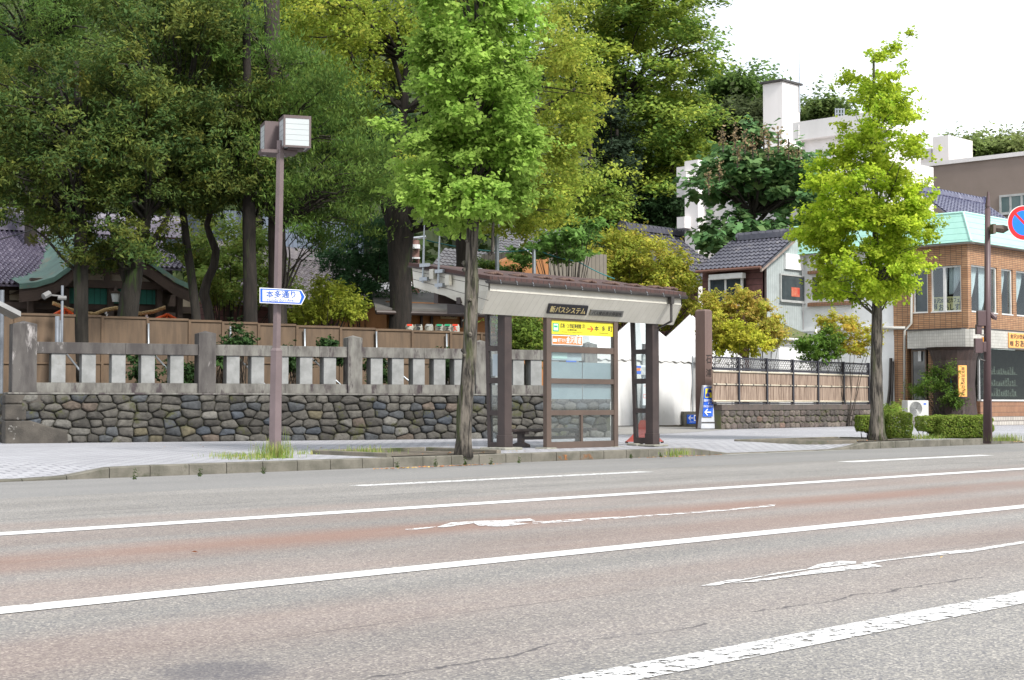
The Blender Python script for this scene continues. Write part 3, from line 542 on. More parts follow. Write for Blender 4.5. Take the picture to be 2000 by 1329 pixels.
# front screen
fz = lambda y, x=1137: Zp(x, y)
NF = -.03
fr = MB()
def scr_post(x0, x1, yt, yb, nm='screen_post'):
    mb = MB(); mb.box(SF, X_(x0, 740, NF), X_(x1, 740, NF), NF, NF + .09, Zp(x0, yb, NF), Zp(x0, yt, NF)); mb.build(nm, m_bronze, sh, bevel=.004)
    if nm == 'screen_post': f = MB(); a = X_(x0, 740, NF); f.box(SF, a - .1, a + .17, NF - .1, NF + .2, Z1 - .02, Zp(x0, yb, NF)); f.build('footing', m_padc, sh, bevel=.02)
scr_post(1068, 1077, 615, 874.5); scr_post(1200, 1207.5, 622, 872.5)
a0, a1 = X_(1077, 740, NF), X_(1200, 740, NF)
rails = []
for y0, y1 in ((623, 628), (678, 690), (740, 750), (801, 811), (862, 875)):
    z0, z1 = fz(y1 + .3), fz(y0 + .3); rails.append((z0, z1)); mb = MB(); mb.box(SF, a0, a1, NF + .01, NF + .075, z0, z1); mb.build('screen_rail', m_bronze, sh, bevel=.003)
mb = MB(); am = X_(1138, 840, NF); mb.box(SF, am - .025, am + .025, NF + .012, NF + .07, rails[4][1], rails[3][0]); mb.build('screen_mullion', m_bronze, sh)
f = MB(); f.box(SF, am - .1, am + .12, NF - .06, NF + .16, Z1 - .02, rails[4][0] - .001); f.build('footing', m_padc, sh, bevel=.02)
g = MB()
for i in range(4): g.box(SF, a0, a1, NF + .04, NF + .046, rails[i + 1][1], rails[i][0])
g.build('screen_glass', m_glass, sh)
m_greyp = M('grey backing panel', (.27, .33, .36), (.22, .28, .31), 2, .5)
for x0, x1 in ((1077.5, 1137), (1138.5, 1193)):
    mb = MB(); mb.box(SF, X_(x0, 740, .06), X_(x1, 740, .06), .062, .07, fz(780), fz(708)); mb.build('backing_panel', m_greyp, sh)
mb = MB(); mb.box(SF, X_(1078, 680, .06), X_(1136, 680, .06), .062, .068, fz(705), fz(672)); mb.build('timetable_sheet', m_poster, sh)
mb = MB(); mb.box(SF, X_(1079, 695, .05), X_(1108, 695, .05), .052, .055, fz(702), fz(690)); mb.build('notice_sheet', M('green tinted paper', (.55, .75, .7)), sh)
mb = MB(); mb.box(SF, X_(1106, 708, .05), X_(1126, 708, .05), .052, .056, fz(708), fz(705.2)); mb.build('notice_sheet', M('blue notice strip', (.03, .15, .7)), sh)
# yellow stop board
def flat(nm, par, F, x0, x1, y0, y1, n, mat, th=.004): mb = MB(); mb.bpx(F, x0, x1, y0, y1, n, n + th); return mb.build(nm, mat, par)
m_yel = M('yellow sign film', (.68, .60, .03), rough=.45); m_blk = M('black lettering', (.015, .015, .015), rough=.5); m_red = M('red sign film', (.75, .06, .02), rough=.45)
m_grn = M('green sign film', (.02, .38, .17), rough=.45); m_wht = M('white sign film', (.7, .71, .72), rough=.45); m_org = M('orange sign film', (.7, .17, .02), rough=.45); m_blu = M('blue sign film', (.01, .1, .58), rough=.4)
n_ = .01; yb = flat('stop_name_board', sh, SF, 1077.6, 1200, 627.5, 655.5, n_ - .004, m_yel)
def T(par, F, mat, items, n, name='lettering'):
    mb = MB()
    for body, x0, x1, y0, y1, kw in items: ftext(mb, F, body, x0, x1, y0, y1, n, **kw)
    return mb.build(name, mat, par)
n1 = n_ - .0055
T(yb, SF, m_blk, [('広坂・21世紀美術館', 1094.5, 1135, 632.5, 641.5, dict(bold=.01)), ('(石浦神社前)', 1108, 1127, 643.2, 647.2, dict(bold=.01)), ('Hirosaka 21st Century Museum', 1097, 1138, 648.2, 651.2, {}),
   ('③', 1136.5, 1143, 634, 641.5, dict(bold=.008)), ('本', 1161, 1169.5, 637, 647, dict(bold=.006)), ('多', 1175, 1182.5, 637.6, 647.8, dict(bold=.006)), ('町', 1188, 1196, 638.3, 648.3, dict(bold=.006)), ('Honda-machi', 1170.5, 1188, 649.8, 652.8, {})], n1)
T(yb, SF, m_red, [('→', 1147, 1159, 637, 649, dict(bold=.03))], n1, 'arrow')
flat('bus_symbol', yb, SF, 1079.5, 1091.5, 631.5, 648, n1, m_grn, .001)
mb = MB(); mb.bpx(SF, 1081.5, 1089.7, 633, 645.5, n1 - .001, n1 - .0002); mb.build('bus_symbol', m_wht, yb)
mb = MB(); mb.bpx(SF, 1082.3, 1088.9, 636, 640, n1 - .002, n1 - .0012); mb.bpx(SF, 1083.4, 1087.8, 645.6, 647, n1 - .002, n1 - .0012); mb.build('bus_symbol', m_grn, yb)
ob = flat('loop_bus_sticker', sh, SF, 1078, 1138, 655.5, 674.5, n_ - .0045, m_wht); mb = MB(); mb.bpx(SF, 1079, 1137, 657, 673, n_ - .006, n_ - .0047); mb.build('orange_field', m_org, ob)
T(ob, SF, m_wht, [('城下まち', 1089, 1105, 661, 668.5, dict(bold=.006)), ('金沢周遊', 1106, 1135.5, 658.5, 671.5, dict(bold=.008, shear=.1)), ('Kanazawa Loop Bus', 1089, 1104, 669.6, 671.3, {}), ('■', 1080, 1087.5, 662, 668, {})], n_ - .0075)
# roof: slab rising to the rear, sloped cream fascia, shaped gable boards, gutter with downpipe
Fg = Fr(SF.P(X_(954, 560, -.35), -.35, 0), SF.n)     # left gable plane, s = distance back from the eave
def gd(px, py):
    r = ray(px, py); t = (Fg.o - CAM).dot(Fg.n) / r.dot(Fg.n); p = CAM + r * t; return (p - Fg.o).dot(Fg.u), p.z
aL = X_(954, 560, -.35); aR = X_(1332, 580, -.35)
zE0 = gd(955, 556)[1]; zE1 = gd(955, 545)[1]
prof = [gd(955, 546), gd(900, 534), gd(850, 527), gd(805, 520)]; low = [gd(808, 561), gd(838, 570), gd(868, 578), gd(893, 592), gd(915, 609), gd(935, 614)]
Db = prof[-1][0]; zB = prof[-1][1]
NE = -.35
rf = MB(); fr0 = NE - .06; zf = zE1 + .0
slope = (zB - zE1) / Db
def roofpt(a, d, up=0): return SF.P(a, NE + d, zE1 + slope * d + up)
o_ = [(-.07, .0), (Db + .05, .0), (Db + .05, .055), (-.07, .055)]
rf.prism([SF.P(aL - .04, NE + d, zE1 + slope * d + u) for d, u in o_], SF.u * (aR - aL + .08)); ro = rf.build('roof_slab', m_shin, sh)
fl = MB(); fl.prism([SF.P(aL - .05, NE + d, zE1 + slope * d + u) for d, u in ((-.09, -.03), (Db + .06, -.03), (Db + .06, 0), (-.09, 0))], SF.u * (aR - aL + .1)); fl.build('roof_edge', m_brown, sh)
k = 0; orn = M('brown ridge ornament', (.14, .085, .065), (.09, .05, .04), 9, .7)
for px in (966, 1014, 1062, 1106, 1150, 1195, 1238, 1280, 1310):
    a = X_(px, 545, NE + .5); o2 = MB()
    for j in range(5):
        q = SF.P(a + (j - 2) * .055, NE + .42, zE1 + slope * .42 + .055 + (.035 - abs(j - 2) * .01)); o2.tube([q, q + SF.n * .22 + Vector((0, 0, .02))], .026, 6)
    o2.build('roof_ornament', orn, sh, smooth=True)
# upper level fascia band and sloping lower band
zS0 = Zp(955, 568, NE); zU = zE1 - .035; NL = -.03; zL = Zp(940, 613, NL)
mb = MB(); mb.box(SF, aL, aR, NE, NE + .03, zS0, zU); mb.build('fascia_board', m_cream, sh)
mb = MB(); mb.prism([SF.P(aL, NE + .004, zS0), SF.P(aL, NL, zL), SF.P(aL, NL + .03, zL), SF.P(aL, NE + .034, zS0)], SF.u * (aR - aL)); 
# the sloped skirt narrows to the right end (its bottom corner sits further in)
aRb = X_(1315, 629, NL); aLb = X_(940, 613, NL); mb = MB()
P4 = [SF.P(aL, NE + .004, zS0), SF.P(aR, NE + .004, zS0), SF.P(aRb, NL, zL), SF.P(aLb, NL, zL)]; mb.prism(P4, SF.n * .03); mb.build('sloping_fascia', m_cladx, sh)
# gable side panels
def gable(a, sgn, nm):
    pts = [(0, zS0), (0, zU)] + [(d, zE1 + slope * d - .035) for d in (Db * .3, Db * .6, Db)] + [(d, z) for d, z in low[:-1]] + [(abs(NE) + NL, zL)]
    ab = (aLb if sgn > 0 else aRb); tt = lambda z: max(0, (zS0 - z) / (zS0 - zL))
    mb = MB(); mb.prism([SF.P(a + (ab - a) * tt(z), NE + d, z) for d, z in pts], SF.u * (.03 * sgn)); mb.build(nm, m_cream, sh)
gable(aL + .001, 1, 'gable_panel'); gable(aR - .001, -1, 'gable_panel')
mb = MB(); P_ = [(NE + .06, zU - .02), (NE + Db - .03, zE1 + slope * Db - .3), (NE + Db - .03, zE1 + slope * Db - .04), (NE + .06, zU)]
mb.prism([SF.P(aL + .04, n, z) for n, z in P_], SF.u * (aR - aL - .08)); mb.build('soffit', m_cream, sh)
mb = MB()
for d in (.7, 1.25): mb.box(SF, aL + .033, aR - .033, NE + d, NE + d + .1, zL + .15 + d * .05, zU)
for a in (pl_[0], pr_[0]): mb.box(SF, a, a + pl_[2] * .8, pl_[2] * .3, NE + Db - .1, zL + .08, zL + .26)
mb.build('roof_beam', m_brown, sh)
# gable groove lines
mb = MB()
for sc, dz in ((.0, -.13), (.0, -.36)):
    mb.tube([SF.P(aL - .002, NE + .0, zE1 + dz), SF.P(aL - .002, NE + Db, zE1 + slope * Db + dz * .62)], .004, 4)
mb.build('gable_groove', m_gut, sh)
gt = MB(); ng = NE - .075; zg = Zp(955, 549, ng); gr = .045
aG0, aG1 = X_(951, 549, ng), X_(1341, 578, ng); arc = [(math.cos(t) * gr, math.sin(t) * gr) for t in np.linspace(math.pi, 2 * math.pi, 7)]
gt.prism([SF.P(aG0, ng + c, zg + s_) for c, s_ in arc] + [SF.P(aG0, ng + gr * .85, zg), SF.P(aG0, ng - gr * .85, zg)], SF.u * (aG1 - aG0)); gt.build('gutter', m_gut, sh)
for px in np.linspace(975, 1325, 12): br_ = MB(); a = X_(px, 555, ng); br_.tube([SF.P(a, ng - .047, zg - .035), SF.P(a + .01, ng - .02, zg + .03), SF.P(a + .02, NE, zg + .05)], .006, 5); br_.build('gutter_bracket', m_galv, sh)
dp = MB(); a = X_(1311, 580, ng); ax = X_(1288.5, 700, -.02); dp.box(SF, a - .045, a + .045, ng - .04, ng + .04, zg - .16, zg - .01)
dp.tube([SF.P(a, ng, zg - .1), SF.P(a, ng, Zp(1311, 628, ng)), SF.P(ax, .03, Zp(1290, 642, 0)), SF.P(ax, .03, Z1 + .1)], .026, 8); dp.build('downpipe', m_gut, sh, smooth=False)
# signs on the sloping fascia
def onskirt(px, py, out=.0):
    nrm = Vector((0, -(zS0 - zL), -(abs(NE) + NL))).normalized(); A = SF.P(aL, NE + .004, zS0); r = ray(px, py); t = (A - CAM).dot(nrm) / r.dot(nrm); return CAM + r * t + nrm * out
upS = (SF.P(0, NE, zS0) - SF.P(0, NL, zL)).normalized()
def skirt_sign(nm, q, matb, body, matt, ins, out=.025):
    nrm = Vector((0, -(zS0 - zL), -(abs(NE) + NL))).normalized(); P = [onskirt(x, y, out) for x, y in q]; mb = MB(); mb.prism(P, nrm * -(out - .002)); b = mb.build(nm, matb, sh)
    t = MB(); lo = P[3]; wd = (P[2] - P[3]).length; ht = (P[0] - P[3]).dot(upS); sk = (P[0] - P[3]).dot(SF.u) / ht
    vs, fs = text_mesh(body, bold=.006); mn = vs.min(0); sz = vs.max(0) - mn
    hh = ht * (1 - 2 * ins); ww = wd * .9
    t.add([lo + SF.u * (wd * .05 + (q_[0] - mn[0]) / sz[0] * ww + sk * (ht * ins + (q_[1] - mn[1]) / sz[1] * hh)) + upS * (ht * ins + (q_[1] - mn[1]) / sz[1] * hh) + nrm * .002 for q_ in vs], fs); e = hh * .018; vv = list(t.v); ff = list(t.f)
    for i_, s_ in enumerate((-1, 1)): t.add([Vector(q_) + SF.u * e * s_ + nrm * .0003 * (i_ + 1) for q_ in vv], ff)
    t.build('lettering', matt, b)
skirt_sign('name_sign', [(1071.5, 592.5), (1148, 597), (1143.5, 615), (1067, 611)], M('black sign panel', (.012, .012, .02), rough=.4), '新バスシステム', M('gold lettering', (.75, .62, .3), rough=.4), .16)
skirt_sign('display_sign', [(1153.5, 603.5), (1217, 606.5), (1214, 618.5), (1150, 615)], M('grey sign panel', (.2, .2, .19), rough=.5), 'バス接近表示停留所', m_blk, .14)
# ------------------------------------------------------------------ bench, stop pole, aerials
BF = Fr(SF.P(0, .75, 0), SF.u); bt = thing('bench', BF.w(1090, 868), 'dark brown bench on cast T legs inside the bus shelter', 'bench')
zs = BF.sh(1040, 838)[1]; b0 = BF.sh(1004, 840)[0]; b1 = BF.sh(1166, 840)[0]; mb = MB(); mb.box(BF, b0, b1, -.02, .34, zs - .05, zs); mb.build('seat', m_brown, bt, bevel=.012)
for a in (b0 + .35, b1 - .35):
    mb = MB(); mb.box(BF, a - .04, a + .04, .1, .22, Z1 + .06, zs - .05); mb.prism([BF.P(a - .05, -.03, Z1), BF.P(a - .05, -.03, Z1 + .05), BF.P(a - .05, .1, Z1 + .09), BF.P(a - .05, .22, Z1 + .09), BF.P(a - .05, .35, Z1 + .05), BF.P(a - .05, .35, Z1)], BF.u * .1)
    mb.box(BF, a - .05, a + .05, 0, .32, zs - .1, zs - .051); mb.build('leg', m_brown, bt, bevel=.006)
mb = MB(); mb.box(BF, b0 + .4, b1 - .4, .14, .18, zs - .2, zs - .14); mb.build('stretcher', m_brown, bt)
PF = FX_(G(1258, 866, Z1)); st = thing('bus_stop_pole', PF.w(1262, 866), 'steel bus stop pole with timetable boards and spreading red foot', 'bus stop sign')
mb = MB(); a = PF.sh(1258, 800)[0]
for da in (-.03, .05): mb.tube([PF.P(a + da, 0, Z1 + .25), PF.P(a + da, 0, PF.sh(1258, 676)[1])], .018, 8)
mb.build('pole', m_galv, st, smooth=True); m_redf = M('red painted steel', (.32, .05, .035), (.26, .045, .03), 4, .5)
flat('timetable_board', st, PF, 1256, 1265, 694, 730, -.045, M('timetable paper', (.55, .56, .55), (.2, .22, .22), 22, .6), .03)
bd = flat('route_board', st, PF, 1242, 1262, 713, 732, -.08, m_wht, .03); mb = MB(); mb.bpx(PF, 1243, 1252, 715, 719, -.084, -.081); mb.bpx(PF, 1243, 1252, 725, 731, -.084, -.081); mb.build('printed_block', m_blu, bd)
mb = MB(); mb.bpx(PF, 1243, 1251, 719.5, 724.5, -.084, -.081); mb.build('printed_block', m_org, bd); mb = MB(); mb.bpx(PF, 1253, 1261, 717, 731, -.084, -.081); mb.build('printed_block', M('printed text tone', (.35, .37, .38), (.6, .6, .6), 30), bd)
bd = flat('lower_board', st, PF, 1256, 1264, 750, 792, -.045, m_wht, .03); T(bd, PF, m_red, [('バス', 1257.5, 1262.5, 752, 756, {}), ('□', 1257, 1263, 770, 778, {})], -.047)
flat('stop_number_plate', st, PF, 1257, 1266, 672, 692, -.05, m_brown, .04)
mb = MB(); c = PF.P(a + .01, 0, 0); n = 14; vs = []
for k, (rr, zz) in enumerate(((.42, .03), (.36, .07), (.26, .16), (.17, .3), (.09, .46))):
    for j in range(4): th = R(45 + 90 * j + 14); vs.append((c.x + rr * math.cos(th), c.y + rr * math.sin(th), Z1 + zz))
mb.add(vs, [(k * 4 + j, k * 4 + (j + 1) % 4, k * 4 + 4 + (j + 1) % 4, k * 4 + 4 + j) for k in range(4) for j in range(4)] + [(16, 17, 18, 19), (3, 2, 1, 0)]); mb.build('foot', m_redf, st)
mb = MB()
for j in range(4): th = R(45 + 90 * j + 14); mb.tube([(c.x + .38 * math.cos(th), c.y + .38 * math.sin(th), Z1), (c.x + .38 * math.cos(th), c.y + .38 * math.sin(th), Z1 + .04)], .03, 8)
mb.build('caster', m_brown, st)
for i, (xb, yb_, xt, yt, lab) in enumerate(((831, 553, 833, 440, 'thin steel aerial rod bracketed to the rear of the shelter roof, leftmost'), (861, 565, 866, 452, 'thin steel aerial rod bracketed to the shelter roof, nearer the ginkgo trunk'))):
    d_, z_ = gd(xb, yb_); P0 = Fg.P(d_, .06, z_) ; r_ = thing('aerial_rod', P0, lab, 'aerial', 'aerial rods on the shelter roof'); top = P0 + Vector((0, 0, (gd(xb, yt)[1] - z_))) + SF.u * .03
    mb = MB(); mb.tube([P0, P0.lerp(top, .6), top], [.022, .018, .008], 6); mb.build('rod', m_galv, r_); mb = MB()
    for q in (.06, .3): c = P0 + Vector((0, 0, q * 1.0)); mb.box(Fg, d_ - .14, d_ + .05, .02, .1, c.z - .03, c.z + .03)
    mb.build('bracket', m_galv, r_); mb = MB(); mb.box(Fg, d_ - .3, d_ - .2, .03, .1, P0.z + .05, P0.z + .22); mb.build('junction_box', m_cream, r_)
# ================================================================== STREET LAMP AND NAME SIGN
def lampat(px, py): return G(px, py, Z1)
m_mauve = M('mauve brown painted steel', (.165, .125, .128), (.135, .102, .104), 2, .45, .05, 40); m_lframe = M('lamp frame paint', (.11, .08, .08), (.09, .065, .065), 3, .5)
m_lampg = M('milky lamp panel', (.5, .53, .54), (.45, .49, .5), 1, .3)
lb = lampat(537, 890); LZ = depth(lb); lp = thing('street_lamp', lb, 'mauve street lamp with two cube lanterns beside the weedy kerb', 'street lamp'); k = LZ / F_PX
top = D(548, 288, LZ); mid = D(541, 682, LZ); mb = MB(); mb.tube([lb - Vector((0, 0, .03)), D(540, 684, LZ)], [13.6 * k, 12.6 * k], 6, rot=R(20)); mb.build('pole_base', m_mauve, lp, bevel=.006)
mb = MB(); mb.tube([D(540, 686, LZ), top + Vector((0, 0, .1))], [8.6 * k, 8.2 * k], 6, rot=R(20)); mb.build('pole', m_mauve, lp); mb = MB(); mb.tube([D(540, 686, LZ), D(540, 680, LZ)], [13 * k, 9 * k], 6, rot=R(20)); mb.build('collar', m_mauve, lp)
def lantern(corner, y0, y1, side, dth, closed):
    ang = math.atan2(.13, .38); uR = (RT * math.cos(ang) + FH * math.sin(ang)).normalized()
    F = Fr(corner, uR); z0, z1 = D(553, y1, dth).z, D(553, y0, dth).z; s = side; cn = thing_part('lantern', lp, F, s, z0, z1); return cn
def thing_part(nm, par, F, s, z0, z1):
    t = .028; mb = MB()
    for a in (0, s - t):
        for n in (0, s - t): mb.box(F, a, a + t, n, n + t, z0, z1)
    for z in (z0, z1 - t):
        for n in (0, s - t): mb.box(F, t, s - t, n, n + t, z, z + t)
        for a in (0, s - t): mb.box(F, a, a + t, t, s - t, z, z + t)
    mb.box(F, 0, s, 0, s, z1 + .001, z1 + .018); mb.box(F, s * .2, s * .8, s * .2, s * .8, z0 - .02, z0 + .03)
    o = mb.build('lantern', m_lframe, par)
    g = MB(); g.box(F, t + .001, s - t - .001, .006, .012, z0 + t, z1 - t); g.box(F, .006, .012, t, s - t, z0 + t, z1 - t); g.box(F, t, s - t, s - .012, s - .006, z0 + t, z1 - t); g.box(F, s - .012, s - .006, t, s - t, z0 + t, z1 - t)
    g.box(F, t + .002, s - t - .002, t, s - t, z0 + .006, z0 + .01); g.build('glass_panel', m_lampg, o)
    l = MB()
    for j in range(1, 5): z = z0 + t + (z1 - z0 - 2 * t) * j / 5; l.box(F, t, s - t, .0035, .0055, z - .0018, z + .0018); l.box(F, .0035, .0055, t, s - t, z - .0018, z + .0018)
    l.build('louvre_line', M('lamp louvre line', (.3, .32, .34)), o); return o
lantern(D(554, 260, LZ - .2), 231, 291, .42, LZ, 0)
# second lantern, closed towards the right
dd = LZ + .42; ang = math.atan2(.13, .38); uR = (RT * math.cos(ang) + FH * math.sin(ang)).normalized(); o2 = D(517, 270, dd - .2); F2 = Fr(o2, uR)
ln2 = thing_part('lantern', lp, F2, .42, D(517, 302, dd).z, D(517, 243, dd).z); mb = MB(); mb.box(F2, .0, .42, -.004, .002, D(517, 302, dd).z, D(517, 243, dd).z); mb.build('blank_plate', m_lframe, ln2)
mb = MB(); mb.box(Fr(top, uR), -.3, .25, -.04, .25, D(548, 300, LZ).z, D(548, 291, LZ).z - .02); mb.build('bracket_arm', m_lframe, lp)
NFm = Fr(D(552, 579, LZ - .16), RT * .985 + FH * .17); ns = thing('street_name_sign', NFm.w(552, 596), 'blue edged white arrow sign reading Honda dori Ave. on the lamp post', 'street sign')
def npoly(pts, n0, n1): mb = MB(); mb.prism([NFm.w(x, y, n0) for x, y in pts], NFm.n * (n1 - n0)); return mb
npoly([(507, 562), (589, 566.5), (597, 580), (589, 595.5), (507, 592)], 0, .012).build('sign_rim', m_wht, ns)
npoly([(508.5, 563.6), (588, 568), (595, 580), (588, 593.8), (508.5, 590.4)], -.003, -.0005).build('blue_face', m_blu, ns)
npoly([(512.8, 566.2), (585, 569.8), (588.5, 580.3), (585, 591.5), (512.8, 588.6)], -.006, -.0035).build('white_face', m_wht, ns)
T(ns, NFm, M('blue lettering', (.02, .1, .42)), [('本多通り', 520, 577, 568.5, 582, dict(bold=.01)), ('Honda dori Ave.', 521.5, 575, 583.2, 589.6, {})], -.008)
mb = MB()
for y in (570, 588): mb.tube([NFm.w(541, y, .012), NFm.w(541, y, .2)], .02, 8)
mb.build('clamp', m_galv, ns)
# ================================================================== POLE ON THE RIGHT
pb = G(1928, 862, Z1); PZ = depth(pb); k = PZ / F_PX; m_polep = M('plum painted steel pole', (.1, .062, .066), (.082, .05, .054), 2, .45, .05, 30)
pp = thing('traffic_pole', pb, 'plum coloured tapered steel pole with control boxes in front of the cafe', 'pole')
mb = MB(); mb.tube([pb - Vector((0, 0, .05)), D(1929, 408, PZ)], [8 * k, 5.4 * k], 16); mb.build('shaft', m_polep, pp, smooth=True)
mb = MB(); mb.tube([D(1929, 408, PZ), D(1929, 404, PZ)], [4.2 * k, 4.2 * k], 16); mb.tube([D(1929, 404, PZ), D(1930, 375, PZ)], [5 * k, 1.8 * k], 16); mb.build('finial', m_polep, pp, smooth=False)
BXF = Fr(D(1920, 650, PZ - .12), RT)
for x0, x1, y0, y1, n in ((1910, 1926, 607, 637, 0), (1908, 1918, 634, 653, .02), (1905, 1920, 661, 690, -.05), (1920, 1927, 668, 688, .06)): mb = MB(); mb.bpx(BXF, x0, x1, y0, y1, n, n + .14); mb.build('control_box', m_polep, pp, bevel=.01)
mb = MB(); mb.tube([BXF.w(1915, 640, .05), BXF.w(1916, 654, .05), BXF.w(1924, 655, .05)], .016, 6); mb.tube([BXF.w(1912, 690, .05), BXF.w(1914, 702, .05), BXF.w(1924, 705, .05)], .018, 6); mb.build('conduit', m_gut, pp)
mb = MB(); mb.tube([BXF.w(1934, 612, .1), BXF.w(1943, 621, .1), BXF.w(1942, 624, .1)], [.05, .06, .05], 10); mb.build('lamp_unit', m_polep, pp)
mb = MB(); mb.box(BXF, BXF.sh(1937, 780)[0], BXF.sh(1938.6, 780)[0], .05, .07, Z1, D(1938, 780, PZ).z); mb.build('strip', m_polep, pp)
SGF = Fr(D(2000, 436, PZ - .2), RT * .99 + FH * .14); sg = thing('no_parking_sign', SGF.w(1990, 470), 'round blue no parking sign with red ring and slash, cut by the right edge', 'traffic sign')
def disc(F, cx, cy, r0, r1, n0, n1, seg=48):
    mb = MB(); a, z = F.sh(cx, cy); kk = depth(F.w(cx, cy)) / F_PX; vs = []
    for rr in (r0 * kk, r1 * kk):
        for n in (n0, n1):
            for j in range(seg): th = 2 * math.pi * j / seg; vs.append(F.P(a + rr * math.cos(th), n, z + rr * math.sin(th)))
    i, o = 0, 2
    for j in range(seg):
        q = (j + 1) % seg
        mb.f += [(2 * seg + j, 2 * seg + q, q, j), (3 * seg + j, seg + j, seg + q, 3 * seg + q), (2 * seg + j, 3 * seg + j, 3 * seg + q, 2 * seg + q)]
    mb.v = [tuple(v) for v in vs]; mb.mi = [0] * len(mb.f); return mb
disc(SGF, 2000, 436, 0.01, 34.4, 0, .012).build('white_rim', m_wht, sg); disc(SGF, 2000, 436, 24.5, 33, -.003, -.0005).build('red_ring', M('red retroreflective film', (.55, .01, .012), rough=.35), sg)
disc(SGF, 2000, 436, 0.01, 24.5, -.003, -.0005).build('blue_face', M('blue retroreflective film', (.0, .17, .78), rough=.35), sg)
kk = depth(SGF.w(2000, 436)) / F_PX; a, z = SGF.sh(2000, 436); c_ = math.cos(R(45)); mb = MB(); w_ = 2.6 * kk; r_ = 25 * kk
mb.prism([SGF.P(a + x * c_ + y * c_, -.005, z - x * c_ + y * c_) for x, y in ((-r_, -w_), (r_, -w_), (r_, w_), (-r_, w_))], SGF.n * .0017); mb.build('slash', bpy.data.materials['red retroreflective film'], sg)
mb = MB(); mb.tube([D(1929, 445, PZ), D(1960, 448, PZ - .1), D(1972, 446, PZ - .16)], [.07, .09, .03], 8); mb.box(SGF, SGF.sh(1942, 446)[0], SGF.sh(1947, 446)[0], .04, .2, SGF.sh(1944, 456)[1], SGF.sh(1944, 437)[1]); mb.build('bracket', M('weathered bracket', (.14, .11, .085), (.09, .07, .055), 6, .6), sg)
# ================================================================== SIGNS AND POSTS BY THE YARD ENTRANCE
sp_ = G(1376, 838, Z1); SPF = FX_(sp_); m_pil = M('brown stone pillar', (.17, .115, .1), (.125, .085, .075), 1.3, .85, .4, 40, stretch=(3, 3, .5), c3=(.26, .24, .22), c3scale=1.2, c3lo=.63)
pi_ = thing('stone_pillar', sp_, 'tall brown stone pillar with carved characters at the yard entrance', 'stone pillar'); a0, a1 = SPF.sh(1377, 700)[0], SPF.sh(1391, 700)[0]; zt = SPF.sh(1376, 604)[1]
w_ = a1 - a0; mb = MB(); mb.box(SPF, a0, a1, 0, w_, Z1 - .1, zt - .06); mb.add([SPF.P(a, n, z) for a, n, z in ((a0, 0, zt - .06), (a1, 0, zt - .06), (a1, w_, zt - .06), (a0, w_, zt - .06), (a0 + .05, .05, zt), (a1 - .05, .05, zt), (a1 - .05, w_ - .05, zt), (a0 + .05, w_ - .05, zt))], [(0, 1, 5, 4), (1, 2, 6, 5), (2, 3, 7, 6), (3, 0, 4, 7), (4, 5, 6, 7)]); mb.build('shaft', m_pil, pi_)
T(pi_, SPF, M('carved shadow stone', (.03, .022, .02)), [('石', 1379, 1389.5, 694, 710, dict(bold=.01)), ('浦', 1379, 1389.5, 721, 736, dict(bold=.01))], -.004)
tg = G(1389, 839, Z1); TGF = Fr(tg, RT * .93 + FH * .36); ts = thing('taxi_sign_stand', tg, 'grey plastic sign stand with blue and yellow taxi rank panel', 'sign stand')
m_pls = M('grey white plastic', (.5, .52, .56), (.42, .44, .48), 3, .5)
def tz(y): return TGF.sh(1389, y)[1]
def taper(mb, F, x0t, x1t, yt, x0b, x1b, yb, n0, n1, dt=.06):
    P = [F.w(x0b, yb, n0), F.w(x1b, yb, n0), F.w(x1t, yt, n0 + dt), F.w(x0t, yt, n0 + dt)]; P[3].z = P[2].z; P[1].z = P[0].z
    q = [F.P((p - F.o).dot(F.u), n1 - (dt if i > 1 else 0), p.z) for i, p in enumerate(P)]; mb.add(P + q, [(0, 1, 2, 3), (7, 6, 5, 4), (0, 4, 5, 1), (1, 5, 6, 2), (2, 6, 7, 3), (3, 7, 4, 0)]); return mb
taper(MB(), TGF, 1374, 1397, 753, 1369, 1405, 838, 0, .25, .06).build('body', m_pls, ts, bevel=.02)
mb = MB(); mb.add([TGF.w(1376, 757, .03), TGF.w(1394.5, 757, .03), TGF.w(1392, 814, -.035), TGF.w(1372.5, 814, -.035)], [(3, 2, 1, 0)]); mb.build('blue_panel', m_blu, ts)
nn = lambda y: -.05
mb = MB(); mb.add([TGF.w(1378, 759, .02), TGF.w(1391.5, 759, .02), TGF.w(1391, 777, .0), TGF.w(1377.3, 777, .0)], [(3, 2, 1, 0)]); yp = mb.build('yellow_panel', m_yel, ts)
mb = MB(); mb.bpx(TGF, 1382, 1390, 762, 767, -.012, -.008); mb.bpx(TGF, 1384, 1388, 760, 762.2, -.012, -.008); mb.bpx(TGF, 1379, 1386, 770, 775, -.014, -.01); mb.bpx(TGF, 1380.5, 1384.5, 768, 770.2, -.014, -.01); mb.build('taxi_pictogram', M('navy print', (.01, .02, .2)), ts)
T(ts, TGF, m_wht, [('近鉄タクシー', 1374.5, 1391.5, 780, 785, dict(bold=.01)), ('のりば', 1383, 1391.5, 786, 790, {}), ('076-221-5265', 1374, 1391.5, 792, 796, dict(bold=.01)), ('←', 1376, 1388.5, 799, 812, dict(bold=.03))], -.05)
mb = MB(); mb.bpx(TGF, 1370.6, 1405, 824.5, 826.5, -.012, -.001); mb.build('strap', m_gut, ts)
cbp = G(1352, 832, Z1); CF = Fr(cbp, RT * .95 + FH * .3); cb_ = thing('concrete_block', cbp, 'low weathered concrete block by the yard entrance carrying a blue arrow sign', 'block')
mb = MB(); mb.bpx(CF, 1335, 1372, 804, 832, 0, .4); mb.build('block_body', M('dark weathered concrete', (.13, .125, .11), (.09, .09, .07), 4, .9, .5, 30), cb_, bevel=.02)
